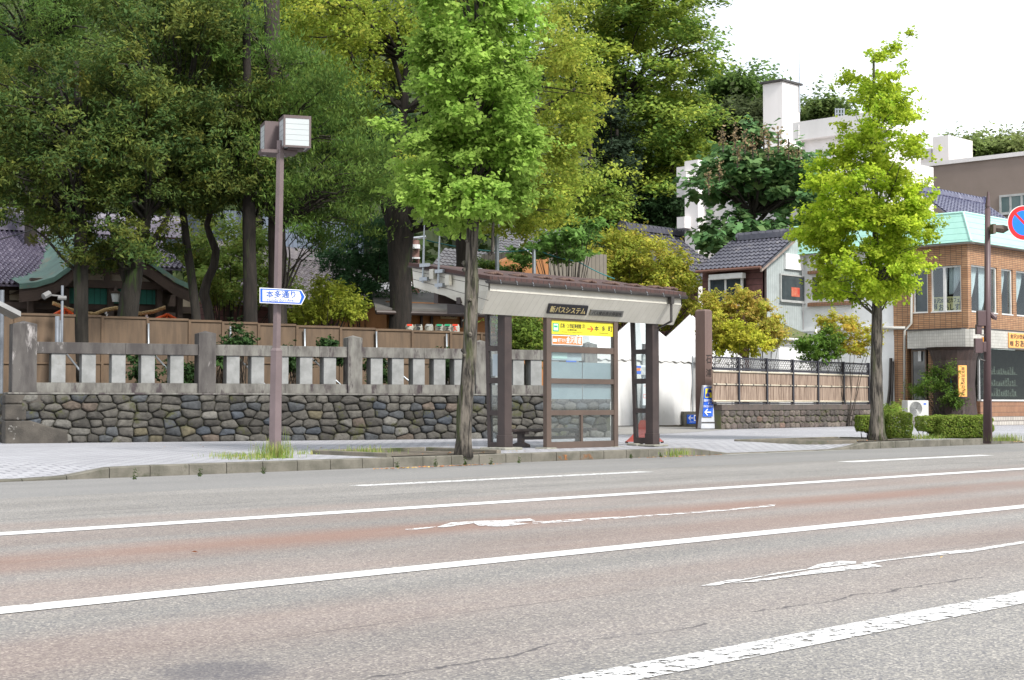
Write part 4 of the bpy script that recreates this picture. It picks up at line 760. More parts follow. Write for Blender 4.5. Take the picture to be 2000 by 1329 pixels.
bs = thing('arrow_sign', CF.w(1354, 828, -.02), 'small blue board with white left arrow on the concrete block', 'sign'); flat('board', bs, CF, 1342, 1366, 810.5, 828, -.022, m_blu, .02)
T(bs, CF, m_wht, [('←', 1344.5, 1354, 812, 821.5, dict(bold=.03)), ('□', 1355.5, 1362.5, 811.5, 822, dict(bold=.04)), ('近鉄タクシー', 1346.5, 1361, 823.2, 826, {})], -.025)
# ================================================================== BUILDINGS
m_tile = M('dark glazed roof tile', (.085, .085, .105), (.055, .055, .075), 6, .28, .05, 30, spec=.7, c3=(.15, .145, .16), c3scale=1.5, c3lo=.55)
m_tileg = M('grey slate roof tile', (.13, .125, .13), (.08, .078, .085), 4, .5, .1, 30, c3=(.19, .18, .18), c3lo=.56)
def tiled_roof(P0, U, V, nu, nv, name, mat, par, amp=.035, step=.03, cov=1.0):
    """pan tile roof: P0 lower left eave corner, U along the eave, V up the slope"""
    P0, U, V = Vector(P0), Vector(U), Vector(V); nrm = U.cross(V).normalized(); nrm = nrm if nrm.z > 0 else -nrm; mb = MB(); k = 6; tu = U.length / nu
    prof = [(j / k, amp * (math.sin(2 * math.pi * (j / k)) * .6 + .35 * math.sin(math.pi * min(1, (j / k) * 1.0)))) for j in range(k + 1)]
    for r in range(nv):
        a, b = r / nv, (r + 1) / nv; rows = [(a, 0), (a, step), (b + .1 / nv, .004)]; base = len(mb.v)
        for t, h in rows:
            for c in range(nu):
                for f, z in prof[:-1]: mb.v.append(tuple(P0 + U * ((c + f) / nu) + V * t + nrm * (z + h)))
            mb.v.append(tuple(P0 + U + V * t + nrm * (prof[-1][1] + h)))
        n = nu * k + 1
        for q in range(2):
            for i in range(n - 1): mb.f.append((base + q * n + i, base + q * n + i + 1, base + (q + 1) * n + i + 1, base + (q + 1) * n + i)); mb.mi.append(0)
    mb.prism([P0 - nrm * .06, P0 + U - nrm * .06, P0 + U + V - nrm * .06, P0 + V - nrm * .06], nrm * .05)
    return mb.build(name, mat, par)
def roofq(F, ex0, ex1, ey, tx0, ty, back, nu, nv, mat, par, amp=.05, step=.05):
    A = F.w(ex0, ey); B = F.P(F.sh(ex1, ey)[0], 0, A.z); T_ = F.w(tx0, ty, back); tiled_roof(A, B - A, T_ - A, nu, nv, 'roof', mat, par, amp, step); return A, B - A, T_ - A
def ridge(P0, P1, par, h=.3, w=.14, mat=None, end=.2):
    """stacked ridge with a row of rounded caps and end tiles"""
    P0, P1 = Vector(P0), Vector(P1); d = (P1 - P0); L_ = d.length; d.normalize(); s = d.cross(UP).normalized(); mb = MB(); up = s.cross(d)
    mb.prism([P0 - s * w, P0 + s * w, P0 + s * w * .8 + up * h, P0 - s * w * .8 + up * h], d * L_)
    n = max(3, int(L_ / .32))
    for i in range(n): a = P0 + d * (L_ * i / n) + up * h; mb.tube([a, a + d * (L_ / n * .9)], [w * .85, w * .7], 8)
    if end:
        for p in (P0, P1): mb.tube([p + up * h * .6 - d * .05, p + up * h * .6 + d * .05], [end, end], 10)
    return mb.build('ridge', mat or m_tile, par)
m_win = M('dark window glass', (.035, .045, .05), (.06, .075, .08), 1.2, .06, spec=.8); m_alu = M('aluminium frame', (.5, .51, .5), (.4, .41, .4), 4, .4, metal=.2)
m_wframe = M('white window frame', (.7, .7, .68), (.6, .6, .58), 4, .5)
def window(F, x0, x1, y0, y1, par, frame=m_alu, glass=None, t=.05, mull=1, n=0.0, sill=True, depth_=.1):
    a0, a1 = F.sh(x0, (y0 + y1) / 2, n)[0], F.sh(x1, (y0 + y1) / 2, n)[0]; z0, z1 = F.sh((x0 + x1) / 2, y1, n)[1], F.sh((x0 + x1) / 2, y0, n)[1]; mb = MB()
    mb.box(F, a0, a0 + t, n - .03, n + .04, z0, z1); mb.box(F, a1 - t, a1, n - .03, n + .04, z0, z1); mb.box(F, a0 + t, a1 - t, n - .03, n + .04, z0, z0 + t); mb.box(F, a0 + t, a1 - t, n - .03, n + .04, z1 - t, z1)
    for i in range(1, mull): a = a0 + (a1 - a0) * i / mull; mb.box(F, a - t / 2, a + t / 2, n - .02, n + .04, z0 + t, z1 - t)
    if sill: mb.box(F, a0 - .04, a1 + .04, n - .08, n - .031, z0 - .04, z0 - .002)
    w_ = mb.build('window', frame, par); g = MB(); g.box(F, a0 + t * .9, a1 - t * .9, n + .0, n + .008, z0 + t * .9, z1 - t * .9); g.build('pane', glass or m_win, w_); return w_, (a0, a1, z0, z1)
# ---------------------------------------------------------------- cafe building (corner block)
YC = G(1960, 832, Z1).y + 1.5; CS = FX_((0, YC)); xc = CS.sh(1890, 560)[0]; CS = FX_((xc, YC)); CL = FY_((xc, YC))   # street face, side face
XC = xc; zc = lambda y, F=CS, x=1890: F.sh(x, y)[1]
m_brick = brickmat('tan brick tile', (.44, .25, .13), (.34, .175, .085), (.085, .06, .045), .23, .072, .009, .6, offset=.0, var=(.8, 1.12))
m_brickv = brickmat('upright brick tile', (.36, .19, .105), (.30, .15, .085), (.085, .06, .045), .075, .24, .008, .6, offset=.0)
m_mint = lined('mint metal roofing', (.34, .60, .52), (.15, .32, .28), .24, .07, 'z', .5, .4, dirt=(.31, .55, .47))
m_mint.node_tree.nodes['Principled BSDF'].inputs['Specular IOR Level'].default_value = .4
m_band = brickmat('pale tile band', (.50, .49, .45), (.44, .43, .39), (.28, .27, .24), .1, .12, .006, .5, offset=0)
m_stucco = M('white stucco', (.80, .81, .81), (.74, .75, .75), 2, .9, .5, 30, c3=(.55, .55, .54), c3scale=.9, c3lo=.66)
cf = thing('cafe_building', (XC, YC, Z1), 'two storey brick tiled cafe with mint green mansard roof', 'building')
zM0, zM1 = zc(474), CS.sh(1884, 418, .5)[1]; zW1a, zW0a = CS.sh(1925, 520)[1], CS.sh(1925, 617)[1]; zBt, zBb = CS.sh(1950, 648)[1], CS.sh(1950, 682)[1]
LEN = 14.0; DPT = abs(CL.sh(1745, 620)[0]); fl0 = CS.sh(1960, 812)[1]
# ground floor plinth steps
m_step = brickmat('step tile', (.5, .47, .42), (.42, .39, .35), (.16, .14, .13), .14, .16, .014, .7, offset=0)
mb = MB(); mb.box(CS, -2.2, LEN, -.9, 3, Z1, Z1 + (fl0 - Z1) * .45); mb.box(CS, -1.9, LEN - .2, -.55, 3, Z1 + (fl0 - Z1) * .45, fl0 - .03); mb.build('entrance_step', m_step, cf)
def wallrow(F, s0, s1, z0, z1, holes, n0, n1, mat, nm='wall'):
    """wall strip with rectangular openings"""
    mb = MB(); cur = s0
    for a, b, c, d in sorted(holes):
        if a > cur: mb.box(F, cur, a, n0, n1, z0, z1)
        if c > z0: mb.box(F, a, b, n0, n1, z0, c)
        if d < z1: mb.box(F, a, b, n0, n1, d, z1)
        cur = b
    if cur < s1: mb.box(F, cur, s1, n0, n1, z0, z1)
    return mb.build(nm, mat, cf)
def rect(F, x0, x1, y0, y1): ym, xm = (y0 + y1) / 2, (x0 + x1) / 2; return (F.sh(x0, ym)[0], F.sh(x1, ym)[0], F.sh(xm, y1)[1], F.sh(xm, y0)[1])
W_ = [rect(CS, 1897, 1948, 520, 612), rect(CS, 1956, 1978, 524, 614), rect(CS, 1985, 2012, 528, 617)]; W_ += [(W_[-1][1] + .4 + i * 1.5, W_[-1][1] + 1.6 + i * 1.5, W_[0][2], W_[0][3]) for i in range(4)]
W_ = [(a, b, W_[0][2], W_[0][3]) for a, b, c, d in W_]
wallrow(CS, 0, LEN, zBt - .12, zM0, W_, 0, .25, m_brick)
WL = [rect(CL, 1783, 1812, 522, 609), rect(CL, 1818, 1877, 520, 610)]; WL = [(a, b, WL[1][2], WL[1][3]) for a, b, c, d in WL]
wallrow(CL, -DPT, -.25, zBt - .12, zM0, WL, 0, .25, m_brick)
# curtains and signs behind the first floor glass
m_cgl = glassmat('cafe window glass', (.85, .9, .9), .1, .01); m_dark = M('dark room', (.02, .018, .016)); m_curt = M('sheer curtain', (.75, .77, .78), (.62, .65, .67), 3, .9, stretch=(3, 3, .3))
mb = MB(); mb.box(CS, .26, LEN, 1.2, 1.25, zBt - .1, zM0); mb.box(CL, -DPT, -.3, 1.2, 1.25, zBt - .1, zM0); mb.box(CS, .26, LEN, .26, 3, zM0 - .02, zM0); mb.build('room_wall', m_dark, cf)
def curtain(F, a0, a1, z0, z1, side, par, n=.3):
    mb = MB(); nu, nv = 24, 10
    def fn(u, v):
        wdt = 1.0 - .75 * (1 - v) ** 1.6 if side else 1.0; uu = u * wdt if side < 0 else 1 - u * wdt; return F.P(a0 + (a1 - a0) * uu, n + .03 * math.sin(u * 34), z0 + (z1 - z0) * (.08 + .92 * v))
    mb.grid(fn, nu, nv); mb.build('curtain', m_curt, par, smooth=True)
for F, ws in ((CS, W_), (CL, WL)):
    for i, (a, b, c, d) in enumerate(ws):
        mb = MB(); t = .06; mb.box(F, a, a + t, .06, .14, c, d); mb.box(F, b - t, b, .06, .14, c, d); mb.box(F, a + t, b - t, .06, .14, c, c + t); mb.box(F, a + t, b - t, .06, .14, d - t, d); mb.box(F, a, b, -.02, .05, c - .001, c + .04)
        if F is CL and i == 1: mb.box(F, a + (b - a) * .40, a + (b - a) * .48, .03, .14, c + t, d - t)
        w_ = mb.build('window', m_wframe, cf); g = MB(); g.box(F, a + t, b - t, .09, .096, c + t, d - t); g.build('pane', m_cgl if not (F is CL and i == 0) else m_win, w_)
        if F is CS: curtain(F, a + t, (a + b) / 2 if i == 0 else b - t, c, d, -1 if i != 0 else -1, w_);
        if F is CS and i == 0: curtain(F, (a + b) / 2 + .1, b - t, c, d, -1, w_)
        if F is CL and i == 1: curtain(F, a + (b - a) * .48, b - t, c + .6, d, -1, w_)
m_card = M('cream card sign', (.75, .62, .3), rough=.6); m_och = M('orange sign board', (.85, .42, .12), (.78, .37, .1), 3, .55)
wb = thing('window_sign', CL.w(1850, 609, .13), 'cream card sign lettered in black inside the upper corner window', 'sign'); mb = MB(); mb.bpx(CL, 1822, 1875, 580, 608, .13, .14); mb.build('card', m_card, wb)
T(wb, CL, m_blk, [('金沢20世紀カフェ', 1823, 1874, 582, 592, dict(bold=.012)), ('喫茶', 1824, 1831, 594, 605, dict(bold=.012)), ('おあしす', 1834, 1874, 594, 607, dict(bold=.012))], .127)
# mansard
ov = .35; zt = zM1; mb = MB(); dp_ = .75
def mans(F, s0, s1, cut0, cut1, nm):
    P = [F.P(s0 - (ov if cut0 else 0), -ov, zM0), F.P(s1 + (ov if cut1 else 0), -ov, zM0), F.P(s1 - (dp_ * .0 if cut1 else 0), dp_ - ov, zt), F.P(s0 + (dp_ * .0 if cut0 else 0), dp_ - ov, zt)]
    return P
DM = abs(CL.sh(1540, 500)[0]); A = [CS.P(-ov, -ov, zM0), CS.P(LEN, -ov, zM0), CS.P(LEN, .3, zt), CS.P(.3, .3, zt)]
B_ = [CL.P(-DM, -ov, zM0), CL.P(ov, -ov, zM0), CL.P(-.3, .3, zt), CL.P(-DM - .0, .3, zt)]
mb.prism(A, Vector((0, .12, -.02))); mb.build('mansard_panel', m_mint, cf); mb = MB(); mb.prism(B_, Vector((.12, 0, -.02))); mb.build('mansard_panel', m_mint, cf)
mb = MB(); mb.tube([A[0], A[3]], .05, 6); mb.tube([A[3], A[2]], .05, 6); mb.tube([B_[2], B_[3]], .05, 6); mb.tube([B_[0], B_[3]], .05, 6); mb.build('roof_trim', M('mint trim', (.42, .7, .61), rough=.5), cf)
mb = MB(); mb.box(CS, -.3, LEN, -.32, .02, zM0 - .03, zM0 - .005); mb.box(CL, -DM, .3, -.32, .02, zM0 - .06, zM0 - .032); mb.build('eave_soffit', M('soffit board', (.3, .28, .25)), cf)
rt = M('flat roof', (.3, .3, .3)); mb = MB(); mb.box(CS, .3, LEN, .3, DM, zt - .1, zt - .02); mb.build('roof_deck', rt, cf)
# pale band (canopy) with rounded left end
mb = MB(); ol = CL.sh(1772, 665, -.35)[0]
pts = [CL.P(ol, 0, 0), CL.P(ol + .0, -.35, 0), CL.P(-.6, -.42, 0)] + [Vector((XC - .42 + .5 * (1 - math.cos(t)), YC - .42 - .0 + .4 * (1 - math.sin(t)) - .4, 0)) + Vector((0, 0, 0)) for t in ()] + [Vector((XC - .42, YC - .1, 0)), Vector((XC - .3, YC - .36, 0)), Vector((XC, YC - .45, 0)), CS.P(LEN, -.45, 0), CS.P(LEN, 0, 0), CS.P(0, 0, 0)]
mb.prism([Vector((p.x, p.y, zBb)) for p in pts], (0, 0, zBt - zBb)); mb.build('canopy_band', m_band, cf)
mb = MB(); mb.box(CS, .05, LEN, -.47, .02, zBt + .001, zBt + .05); mb.box(CL, ol, -.05, -.44, .02, zBt + .001, zBt + .05); mb.build('band_flashing', m_gut, cf)
# ground floor
zb0, zb1 = CS.sh(1955, 810)[1], CS.sh(1955, 784)[1]
SW = rect(CS, 1914, 2010, 684, 781)
mb = MB(); mb.box(CS, SW[0], LEN, 0, .25, fl0 - .03, zb1); mb.build('wall', m_brickv, cf)
mb = MB(); mb.box(CS, SW[0], LEN, -.05, .12, zb1 + .001, zb1 + .06); mb.build('window_ledge', m_wframe, cf)
mb = MB()
for a in (SW[0], SW[0] + .75, SW[0] + 4.2, SW[0] + 7.5): mb.box(CS, a, a + .06, .03, .1, zb1 + .062, zBb)
mb.build('window', m_alu, cf); g = MB(); g.box(CS, SW[0] + .06, LEN, .06, .066, zb1 + .062, zBb); g.build('pane', glassmat('shop glass', (.6, .66, .64), .05, .01), cf)
mb = MB(); mb.box(CS, SW[0], LEN, 1.3, 1.35, fl0, zBb); mb.box(CS, SW[0] - .3, LEN, .3, 3, zBb - .02, zBb - .001); mb.build('room_wall', M('dim shop wall', (.06, .05, .04), (.1, .085, .07), 3), cf)
mb = MB(); sh_ = M('display shelf', (.6, .56, .5), (.2, .17, .13), 9); 
for z in (.75, 1.15, 1.6): mb.box(CS, SW[0] + .9, SW[0] + 3.6, .25, .6, fl0 + z, fl0 + z + .03)
for a in np.linspace(1.0, 3.5, 14):
    for z in (.781, 1.181, 1.631): mb.box(CS, SW[0] + a - .05, SW[0] + a + random.uniform(.03, .07), .3, .42, fl0 + z, fl0 + z + random.uniform(.08, .3))
mb.build('display_shelf', sh_, cf)
# dark carved trunk-like corner pillar
Ctr = CS.P(-.15, .5, 0); mb = MB(); zz = [fl0 - .03, fl0 + .4, fl0 + 1.2, zBb - .5, zBb - .12, zBb]; q0 = abs(CS.sh(1912, 740)[0] - CS.sh(1868, 740)[0]) * .46
mb.tube([Vector((Ctr.x, Ctr.y, z)) for z in zz], [q0 * r for r in (1.04, .97, .93, .98, 1.12, 1.3)], 26, jit=.03); mb.build('corner_pillar', M('dark carved wood', (.03, .019, .016), (.05, .03, .025), 3, .6, .5, 20, stretch=(4, 4, .5), c3=(.28, .27, .25), c3scale=.9, c3lo=.66), cf)
# entrance side
mb = MB(); pq = rect(CL, 1747, 1772, 665, 806); mb.box(CL, pq[0], pq[1], -.0, .35, fl0 - .1, zBt - .121); mb.build('wall', m_brick, cf)
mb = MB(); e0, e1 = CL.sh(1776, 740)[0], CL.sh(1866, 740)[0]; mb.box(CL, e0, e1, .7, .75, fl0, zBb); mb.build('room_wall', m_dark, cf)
window(CL, 1781, 1810, 684, 800, cf, M('bronze door frame', (.16, .12, .09), rough=.5), m_win, .06, 1, .12, False); window(CL, 1822, 1868, 684, 770, cf, m_alu, m_win, .05, 2, .12, False)
mb = MB(); r_ = rect(CL, 1812, 1821, 684, 805); mb.box(CL, r_[0], r_[1], .05, .3, fl0, zBb); mb.box(CL, r_[1], e1, .06, .3, fl0, CL.sh(1850, 772)[1]); mb.build('wall', m_brick, cf)
mb = MB(); mb.bpx(CL, 1793, 1799, 686, 706, .05, .06); mb.build('paper_notice', m_wht, cf)
# orange signs
os_ = thing('hanging_shop_sign', CS.w(1990, 678, -.5), 'orange cafe sign with black lettering on the pale band', 'sign'); mb = MB(); a0, a1 = CS.sh(1971, 665, -.5)[0], CS.sh(1971, 665, -.5)[0] + 2.3; z0, z1 = CS.sh(1985, 680, -.5)[1], CS.sh(1985, 651, -.5)[1]
mb.box(CS, a0, a1, -.5, -.46, z0, z1); mb.build('board', m_och, os_); t = MB(); hh = z1 - z0
text(t, '金沢20世紀カフェ', CS.P(a0 + .1, -.503, z0 + hh * .62), CS.u, UP, 2.0, hh * .3, bold=.012); text(t, '喫茶', CS.P(a0 + .08, -.503, z0 + hh * .1), CS.u, UP, .28, hh * .34, bold=.012); text(t, 'おあしす', CS.P(a0 + .5, -.503, z0 + hh * .08), CS.u, UP, 1.6, hh * .44, bold=.012); t.build('lettering', m_blk, os_)
VF = Fr(Vector((Ctr.x, Ctr.y, 0)) - FH * q0 * 1.5 - RT * .2, RT * .95 + FH * .3)
vs_ = thing('vertical_shop_sign', VF.w(1880, 775), 'tall narrow orange sign on the dark carved pillar', 'sign'); mb = MB(); mb.bpx(VF, 1872.5, 1888.5, 714, 775, 0, .05); mb.build('board', m_och, vs_)
t = MB()
for i, ch in enumerate('金沢20世紀カフェ'.replace('20', '2')): pass
rows = ['金', '沢', '20', '世', '紀', 'カ', 'フ', 'ェ']
for i, ch in enumerate(rows): y = 717 + i * 7.1; ftext(t, VF, ch, 1877.5, 1884.5, y, y + 5.6, -.004, bold=.01)
t.build('lettering', m_blk, vs_)
# warning light, dome camera, downpipe
mb = MB(); c = CS.P(-.05, -.5, zBb + .12); mb.box(CS, -.25, .1, -.58, -.47, zBb + .02, zBb + .16); mb.build('floodlight', m_galv, cf); mb = MB(); mb.tube([c + Vector((.3, 0, .05)), c + Vector((.3, 0, .25))], [.08, .07], 10); mb.build('warning_lamp', M('orange lamp dome', (.85, .35, .03), rough=.3), cf)
mb = MB(); q = [CL.w(1781, 530, -.08), CL.w(1780, 632, -.08), CL.w(1767, 647, -.12), CL.w(1766, 800, -.08)]; mb.tube(q, .045, 8); mb.build('downpipe', M('off white pipe', (.5, .49, .45), rough=.5), cf, smooth=True); mb = MB(); mb.tube([CL.w(1700, 641, -.08), CL.w(1768, 641, -.08)], .06, 8); mb.build('downpipe', bpy.data.materials['off white pipe'], cf, smooth=True)
# rear white stuccoed wing under the mansard
w0, w1_ = CL.sh(1568, 600)[0], -DPT - .002; HW = [rect(CL, 1584, 1660, 536, 588)]; wallrow(CL, w0, w1_, Z1, zM0 - .062, HW, .06, .3, m_stucco)
ww, _ = window(CL, 1584, 1660, 536, 588, cf, m_wframe, m_win, .07, 3, .1)
mb = MB(); mb.bpx(CL, 1577, 1662, 590, 597, -.12, .05); mb.build('window_trim', m_brickv, cf); mb = MB(); mb.bpx(CL, 1577, 1662, 527, 533, -.06, .05); mb.build('window_trim', m_brickv, cf); mb = MB(); mb.bpx(CL, 1560, 1745, 641, 645, -.04, .05); mb.build('wall_ledge', m_stucco, cf)
mb = MB(); mb.box(CS, .3, LEN, -w0 - .3, -w0 - .1, Z1, zM0 - .07); mb.build('rear_wall', m_stucco, cf)
mb = MB(); mb.tube([CL.w(1740, 700, -.06), CL.w(1738, 760, -.06), CL.w(1733, 800, -.06)], .07, 6); mb.tube([CL.w(1744, 706, -.12), CL.w(1741, 806, -.12)], .05, 6); mb.build('service_cable', m_gut, cf)
# ---------------------------------------------------------------- air conditioner
af = G(1797, 822, Z1 + .25); AF = Fr(af, RT * .93 + FH * .36); ac = thing('air_conditioner', AF.w(1797, 815), 'pale grey outdoor air conditioning unit beside the cafe entrance', 'air conditioner'); m_ac = M('ac grey casing', (.52, .52, .48), (.45, .45, .42), 3, .5)
a0, a1 = AF.sh(1773, 798)[0], AF.sh(1814, 798)[0]; z0, z1 = AF.sh(1793, 815)[1], AF.sh(1793, 782.5)[1]; mb = MB(); mb.box(AF, a0, a1, 0, .34, z0, z1); mb.build('casing', m_ac, ac, bevel=.02)
mb = MB(); ca = a0 + (a1 - a0) * .38; cz_ = (z0 + z1) / 2; 
for rr in np.linspace(.04, (z1 - z0) * .43, 7): mb.tube([AF.P(ca + rr * math.cos(t), -.02, cz_ + rr * math.sin(t)) for t in np.linspace(0, 2 * math.pi, 25)], .006, 4, caps=False)
mb.build('fan_grille', m_alu, ac); mb = MB(); mb.tube([AF.P(ca, -.004, cz_), AF.P(ca, -.001, cz_)], [(z1 - z0) * .44] * 2, 24); mb.build('fan_opening', M('dark fan opening', (.12, .12, .11)), ac)
mb = MB(); mb.box(AF, a0 + .06, a0 + .16, .02, .3, Z1, z0); mb.box(AF, a1 - .16, a1 - .06, .02, .3, Z1, z0); mb.build('foot', m_padc, ac); mb = MB(); mb.box(AF, a1 - .2, a1 - .1, -.004, -.001, z1 - .14, z1 - .09); mb.build('badge', m_blu, ac)
bb = thing('blue_banner', CL.w(1860, 765, -.9), 'small light blue banner half hidden by the shrub at the cafe door', 'banner'); mb = MB(); mb.bpx(Fr(CL.w(1862, 760, -.8), RT), 1857, 1867, 732, 765, 0, .02); mb.build('cloth', M('sky blue cloth', (.03, .33, .7)), bb); mb = MB(); mb.tube([Fr(CL.w(1862, 760, -.8), RT).w(1862, y, .03) for y in (728, 812)], .015, 6); mb.build('pole', m_alu, bb)
# ---------------------------------------------------------------- grey annex and brown timber house
m_sid = lined('grey green corrugated siding', (.38, .42, .42), (.24, .27, .27), .13, .18, 'xy', .6, .5); m_brw = lined('weathered brown boards', (.16, .07, .065), (.05, .022, .02), .24, .1, 'z', .8, .5, dirt=(.1, .045, .04))
Yg = YC - CL.sh(1568, 600)[0] + .02; GFr = FX_((0, Yg)); gx0, gx1 = GFr.sh(1490, 560)[0], GFr.sh(1567, 560)[0]
hs_ = thing('timber_house', GFr.P(gx0, 0, Z1), 'old brown boarded house with glazed tile roof and grey corrugated gable wall', 'house')
HLF = FY_((gx0, Yg)); hb = HLF.sh(1372, 560)[0]; z_e = HLF.sh(1487, 517)[1]; z_eb = z_e; zr_ = GFr.sh(1545, 463)[1]
mb = MB(); mb.prism([GFr.P(gx0 + .003, 0, Z1), GFr.P(gx1, 0, Z1), GFr.P(gx1, 0, zr_ - .1), GFr.P(GFr.sh(1541, 470)[0], 0, zr_ - .1), GFr.P(gx0 + .003, 0, z_e - .05)], GFr.n * .2); mb.build('wall', m_sid, hs_)
mb = MB(); mb.box(HLF, hb, -.0, 0, .2, Z1, z_e); mb.build('wall', m_brw, hs_)
window(HLF, 1384, 1451, 541, 597, hs_, m_wframe, m_win, .09, 2, -.25); mb = MB(); mb.bpx(HLF, 1384, 1449, 535, 545, -.5, -.24); mb.build('window_hood', m_wframe, hs_); mb = MB(); mb.bpx(HLF, 1387, 1450, 595, 600, -.35, -.24); mb.build('window_ledge', m_wframe, hs_)
mb = MB(); mb.bpx(HLF, 1386, 1450, 545, 597, -.24, -.0); mb.build('window_box', m_dark, hs_)
window(GFr, 1524, 1572, 537, 590, hs_, m_alu, m_win, .06, 1, -.05); mb = MB(); mb.bpx(GFr, 1546, 1562, 562, 580, .02 - .08, -.055); mb.build('red_poster', M('red poster', (.45, .05, .03), (.5, .2, .12), 3), hs_)
Ux = (HLF.P(0, 0, 0) - HLF.P(hb + .1, 0, 0)); e0 = HLF.P(hb + .1, -.5, z_e - .12); run = GFr.sh(1541, 463)[0] - gx0
Vr = Vector((run + .5, 0, zr_ - z_e + .12)); tiled_roof(e0, Ux + Vector((0, -.35, 0)), Vr, 15, 8, 'roof', m_tile, hs_, .05, .05)
ridge(e0 + Vr + Vector((0, -.0, 0)) + Vector((0, -.4, 0)), e0 + Vr + Ux + Vector((0, -.35, 0)), hs_, .22, .15)
mb = MB(); mb.prism([GFr.P(gx0 - .5, -.3, z_e - .34), GFr.P(gx0 - .5, -.3, z_e - .14), GFr.P(gx0 + run, -.3, zr_ - .05), GFr.P(gx0 + run, -.3, zr_ - .25)], GFr.n * .08); mb.build('barge_board', M('weathered barge board', (.3, .24, .21), (.2, .16, .14), 4), hs_)
mb = MB(); mb.tube([e0 + Vector((-.08, 0, -.05)), e0 + Ux + Vector((-.08, -.3, -.05))], .06, 8); mb.build('gutter', M('brown gutter', (.16, .08, .06)), hs_)
mb = MB(); mb.tube([GFr.P(gx0 - .1, -.2, z_e - .1), GFr.P(gx0, -.12, z_e - .5), GFr.P(gx0, -.12, Z1 + 3)], .05, 8); mb.build('downpipe', m_brown, hs_)
mb = MB(); mb.bpx(GFr, 1535, 1568, 497, 527, -.1, .1); mb.build('wall', m_stucco, hs_)
# lean-to with mossy roof
lt = thing('lean_to', GFr.w(1535, 700, -1.2), 'low white lean-to with mossy green sloping roof between house and cafe', 'lean-to'); a0, a1 = GFr.sh(1503, 650, -.9)[0], GFr.sh(1566, 650, -.9)[0]; zt_, zb_ = GFr.sh(1530, 636)[1], GFr.sh(1530, 661, -1.6)[1]
mb = MB(); mb.prism([GFr.P(a0, 0, zt_), GFr.P(a0 - .3, -1.6, zb_), GFr.P(a1, -1.6, zb_), GFr.P(a1, 0, zt_)], (0, 0, .07)); mb.build('roof', M('mossy shingles', (.15, .16, .07), (.09, .1, .045), 5, .9, .5, 20, stretch=(.6, 2, 6)), lt)
mb = MB(); mb.box(GFr, a0 - .1, a1 - .02, -1.4, -.01, Z1, zb_ + .02); mb.build('wall', m_stucco, lt); mb = MB(); mb.tube([GFr.P(a0 - .3, -1.66, zb_ - .02), GFr.P(a1 - .2, -1.66, zb_ - .04), GFr.P(a1 + .1, -1.5, zb_ + .4)], .05, 8); mb.build('gutter', m_wframe, lt)
# ---------------------------------------------------------------- bamboo fence on its stone base
bl = G(1412, 839, Z1); br2 = G(1668, 833, Z1); BFn = Fr(bl, br2 - bl); e_ = BFn.sh(1700, 815)[0]; s_ = BFn.sh(1408, 815)[0]
zt_ = BFn.sh(1540, 790)[1]; lw = thing('low_stone_wall', BFn.P((s_ + e_) / 2, 0, Z1), 'low brown stone wall with mortared hexagonal blocks under the bamboo fence', 'stone wall')
hc = [(.11, .09, .08, 3), (.09, .078, .07, 3), (.14, .118, .1, 2), (.14, .095, .075, .6)]; zc1 = BFn.sh(1540, 800)[1]
mb, fc = rubble(BFn, s_, e_, Z1 - .02, zc1 - .02, 3, .36, .05, hc, gap=.012, jit=.16); mb.build('stone_facing', m_stone, lw, smooth=False, facecol=fc)
mb = MB(); mb.box(BFn, s_, e_, .006, .4, Z1 - .05, zc1 - .021); mb.build('mortar_core', M('mossy mortar', (.08, .075, .06), (.09, .1, .04), 5), lw); mb = MB()
for a, b in zip(np.linspace(s_, e_, 9), np.linspace(s_, e_, 9)[1:]): mb.box(BFn, a, b - .006, -.04, .42, zc1 - .02, zt_)
mb.build('coping', M('mossy coping stone', (.1, .078, .068), (.07, .06, .052), 3, .9, .4, 30, c3=(.13, .14, .06), c3scale=1.2, c3lo=.6), lw, bevel=.012)
m_fb = M('black painted fence frame', (.018, .018, .026), (.028, .028, .035), 3, .45); bf_ = thing('bamboo_fence', BFn.P((s_ + e_) / 2, .1, zt_), 'brown bamboo screen fence in black frames with lattice top', 'fence')
def bamboo():
    m = M('dry bamboo twigs', (.13, .085, .06), (.34, .26, .2), 12, .85, .6, 30, stretch=(2.2, 2.2, .1), lo=.4, hi=.58); return m
m_bam = bamboo(); m_pol = M('pale bamboo pole', (.55, .5, .4), (.45, .4, .3), 6, .5)
xs2 = [1392, 1443, 1498, 1549, 1598, 1648, 1697]; n0 = .12
Zf = lambda y, x=1560: BFn.sh(x, y, n0)[1]
z0f, z1f, z2f, z3f, z4f, zmid = Zf(790), Zf(786), Zf(727), Zf(724), Zf(704), Zf(754)
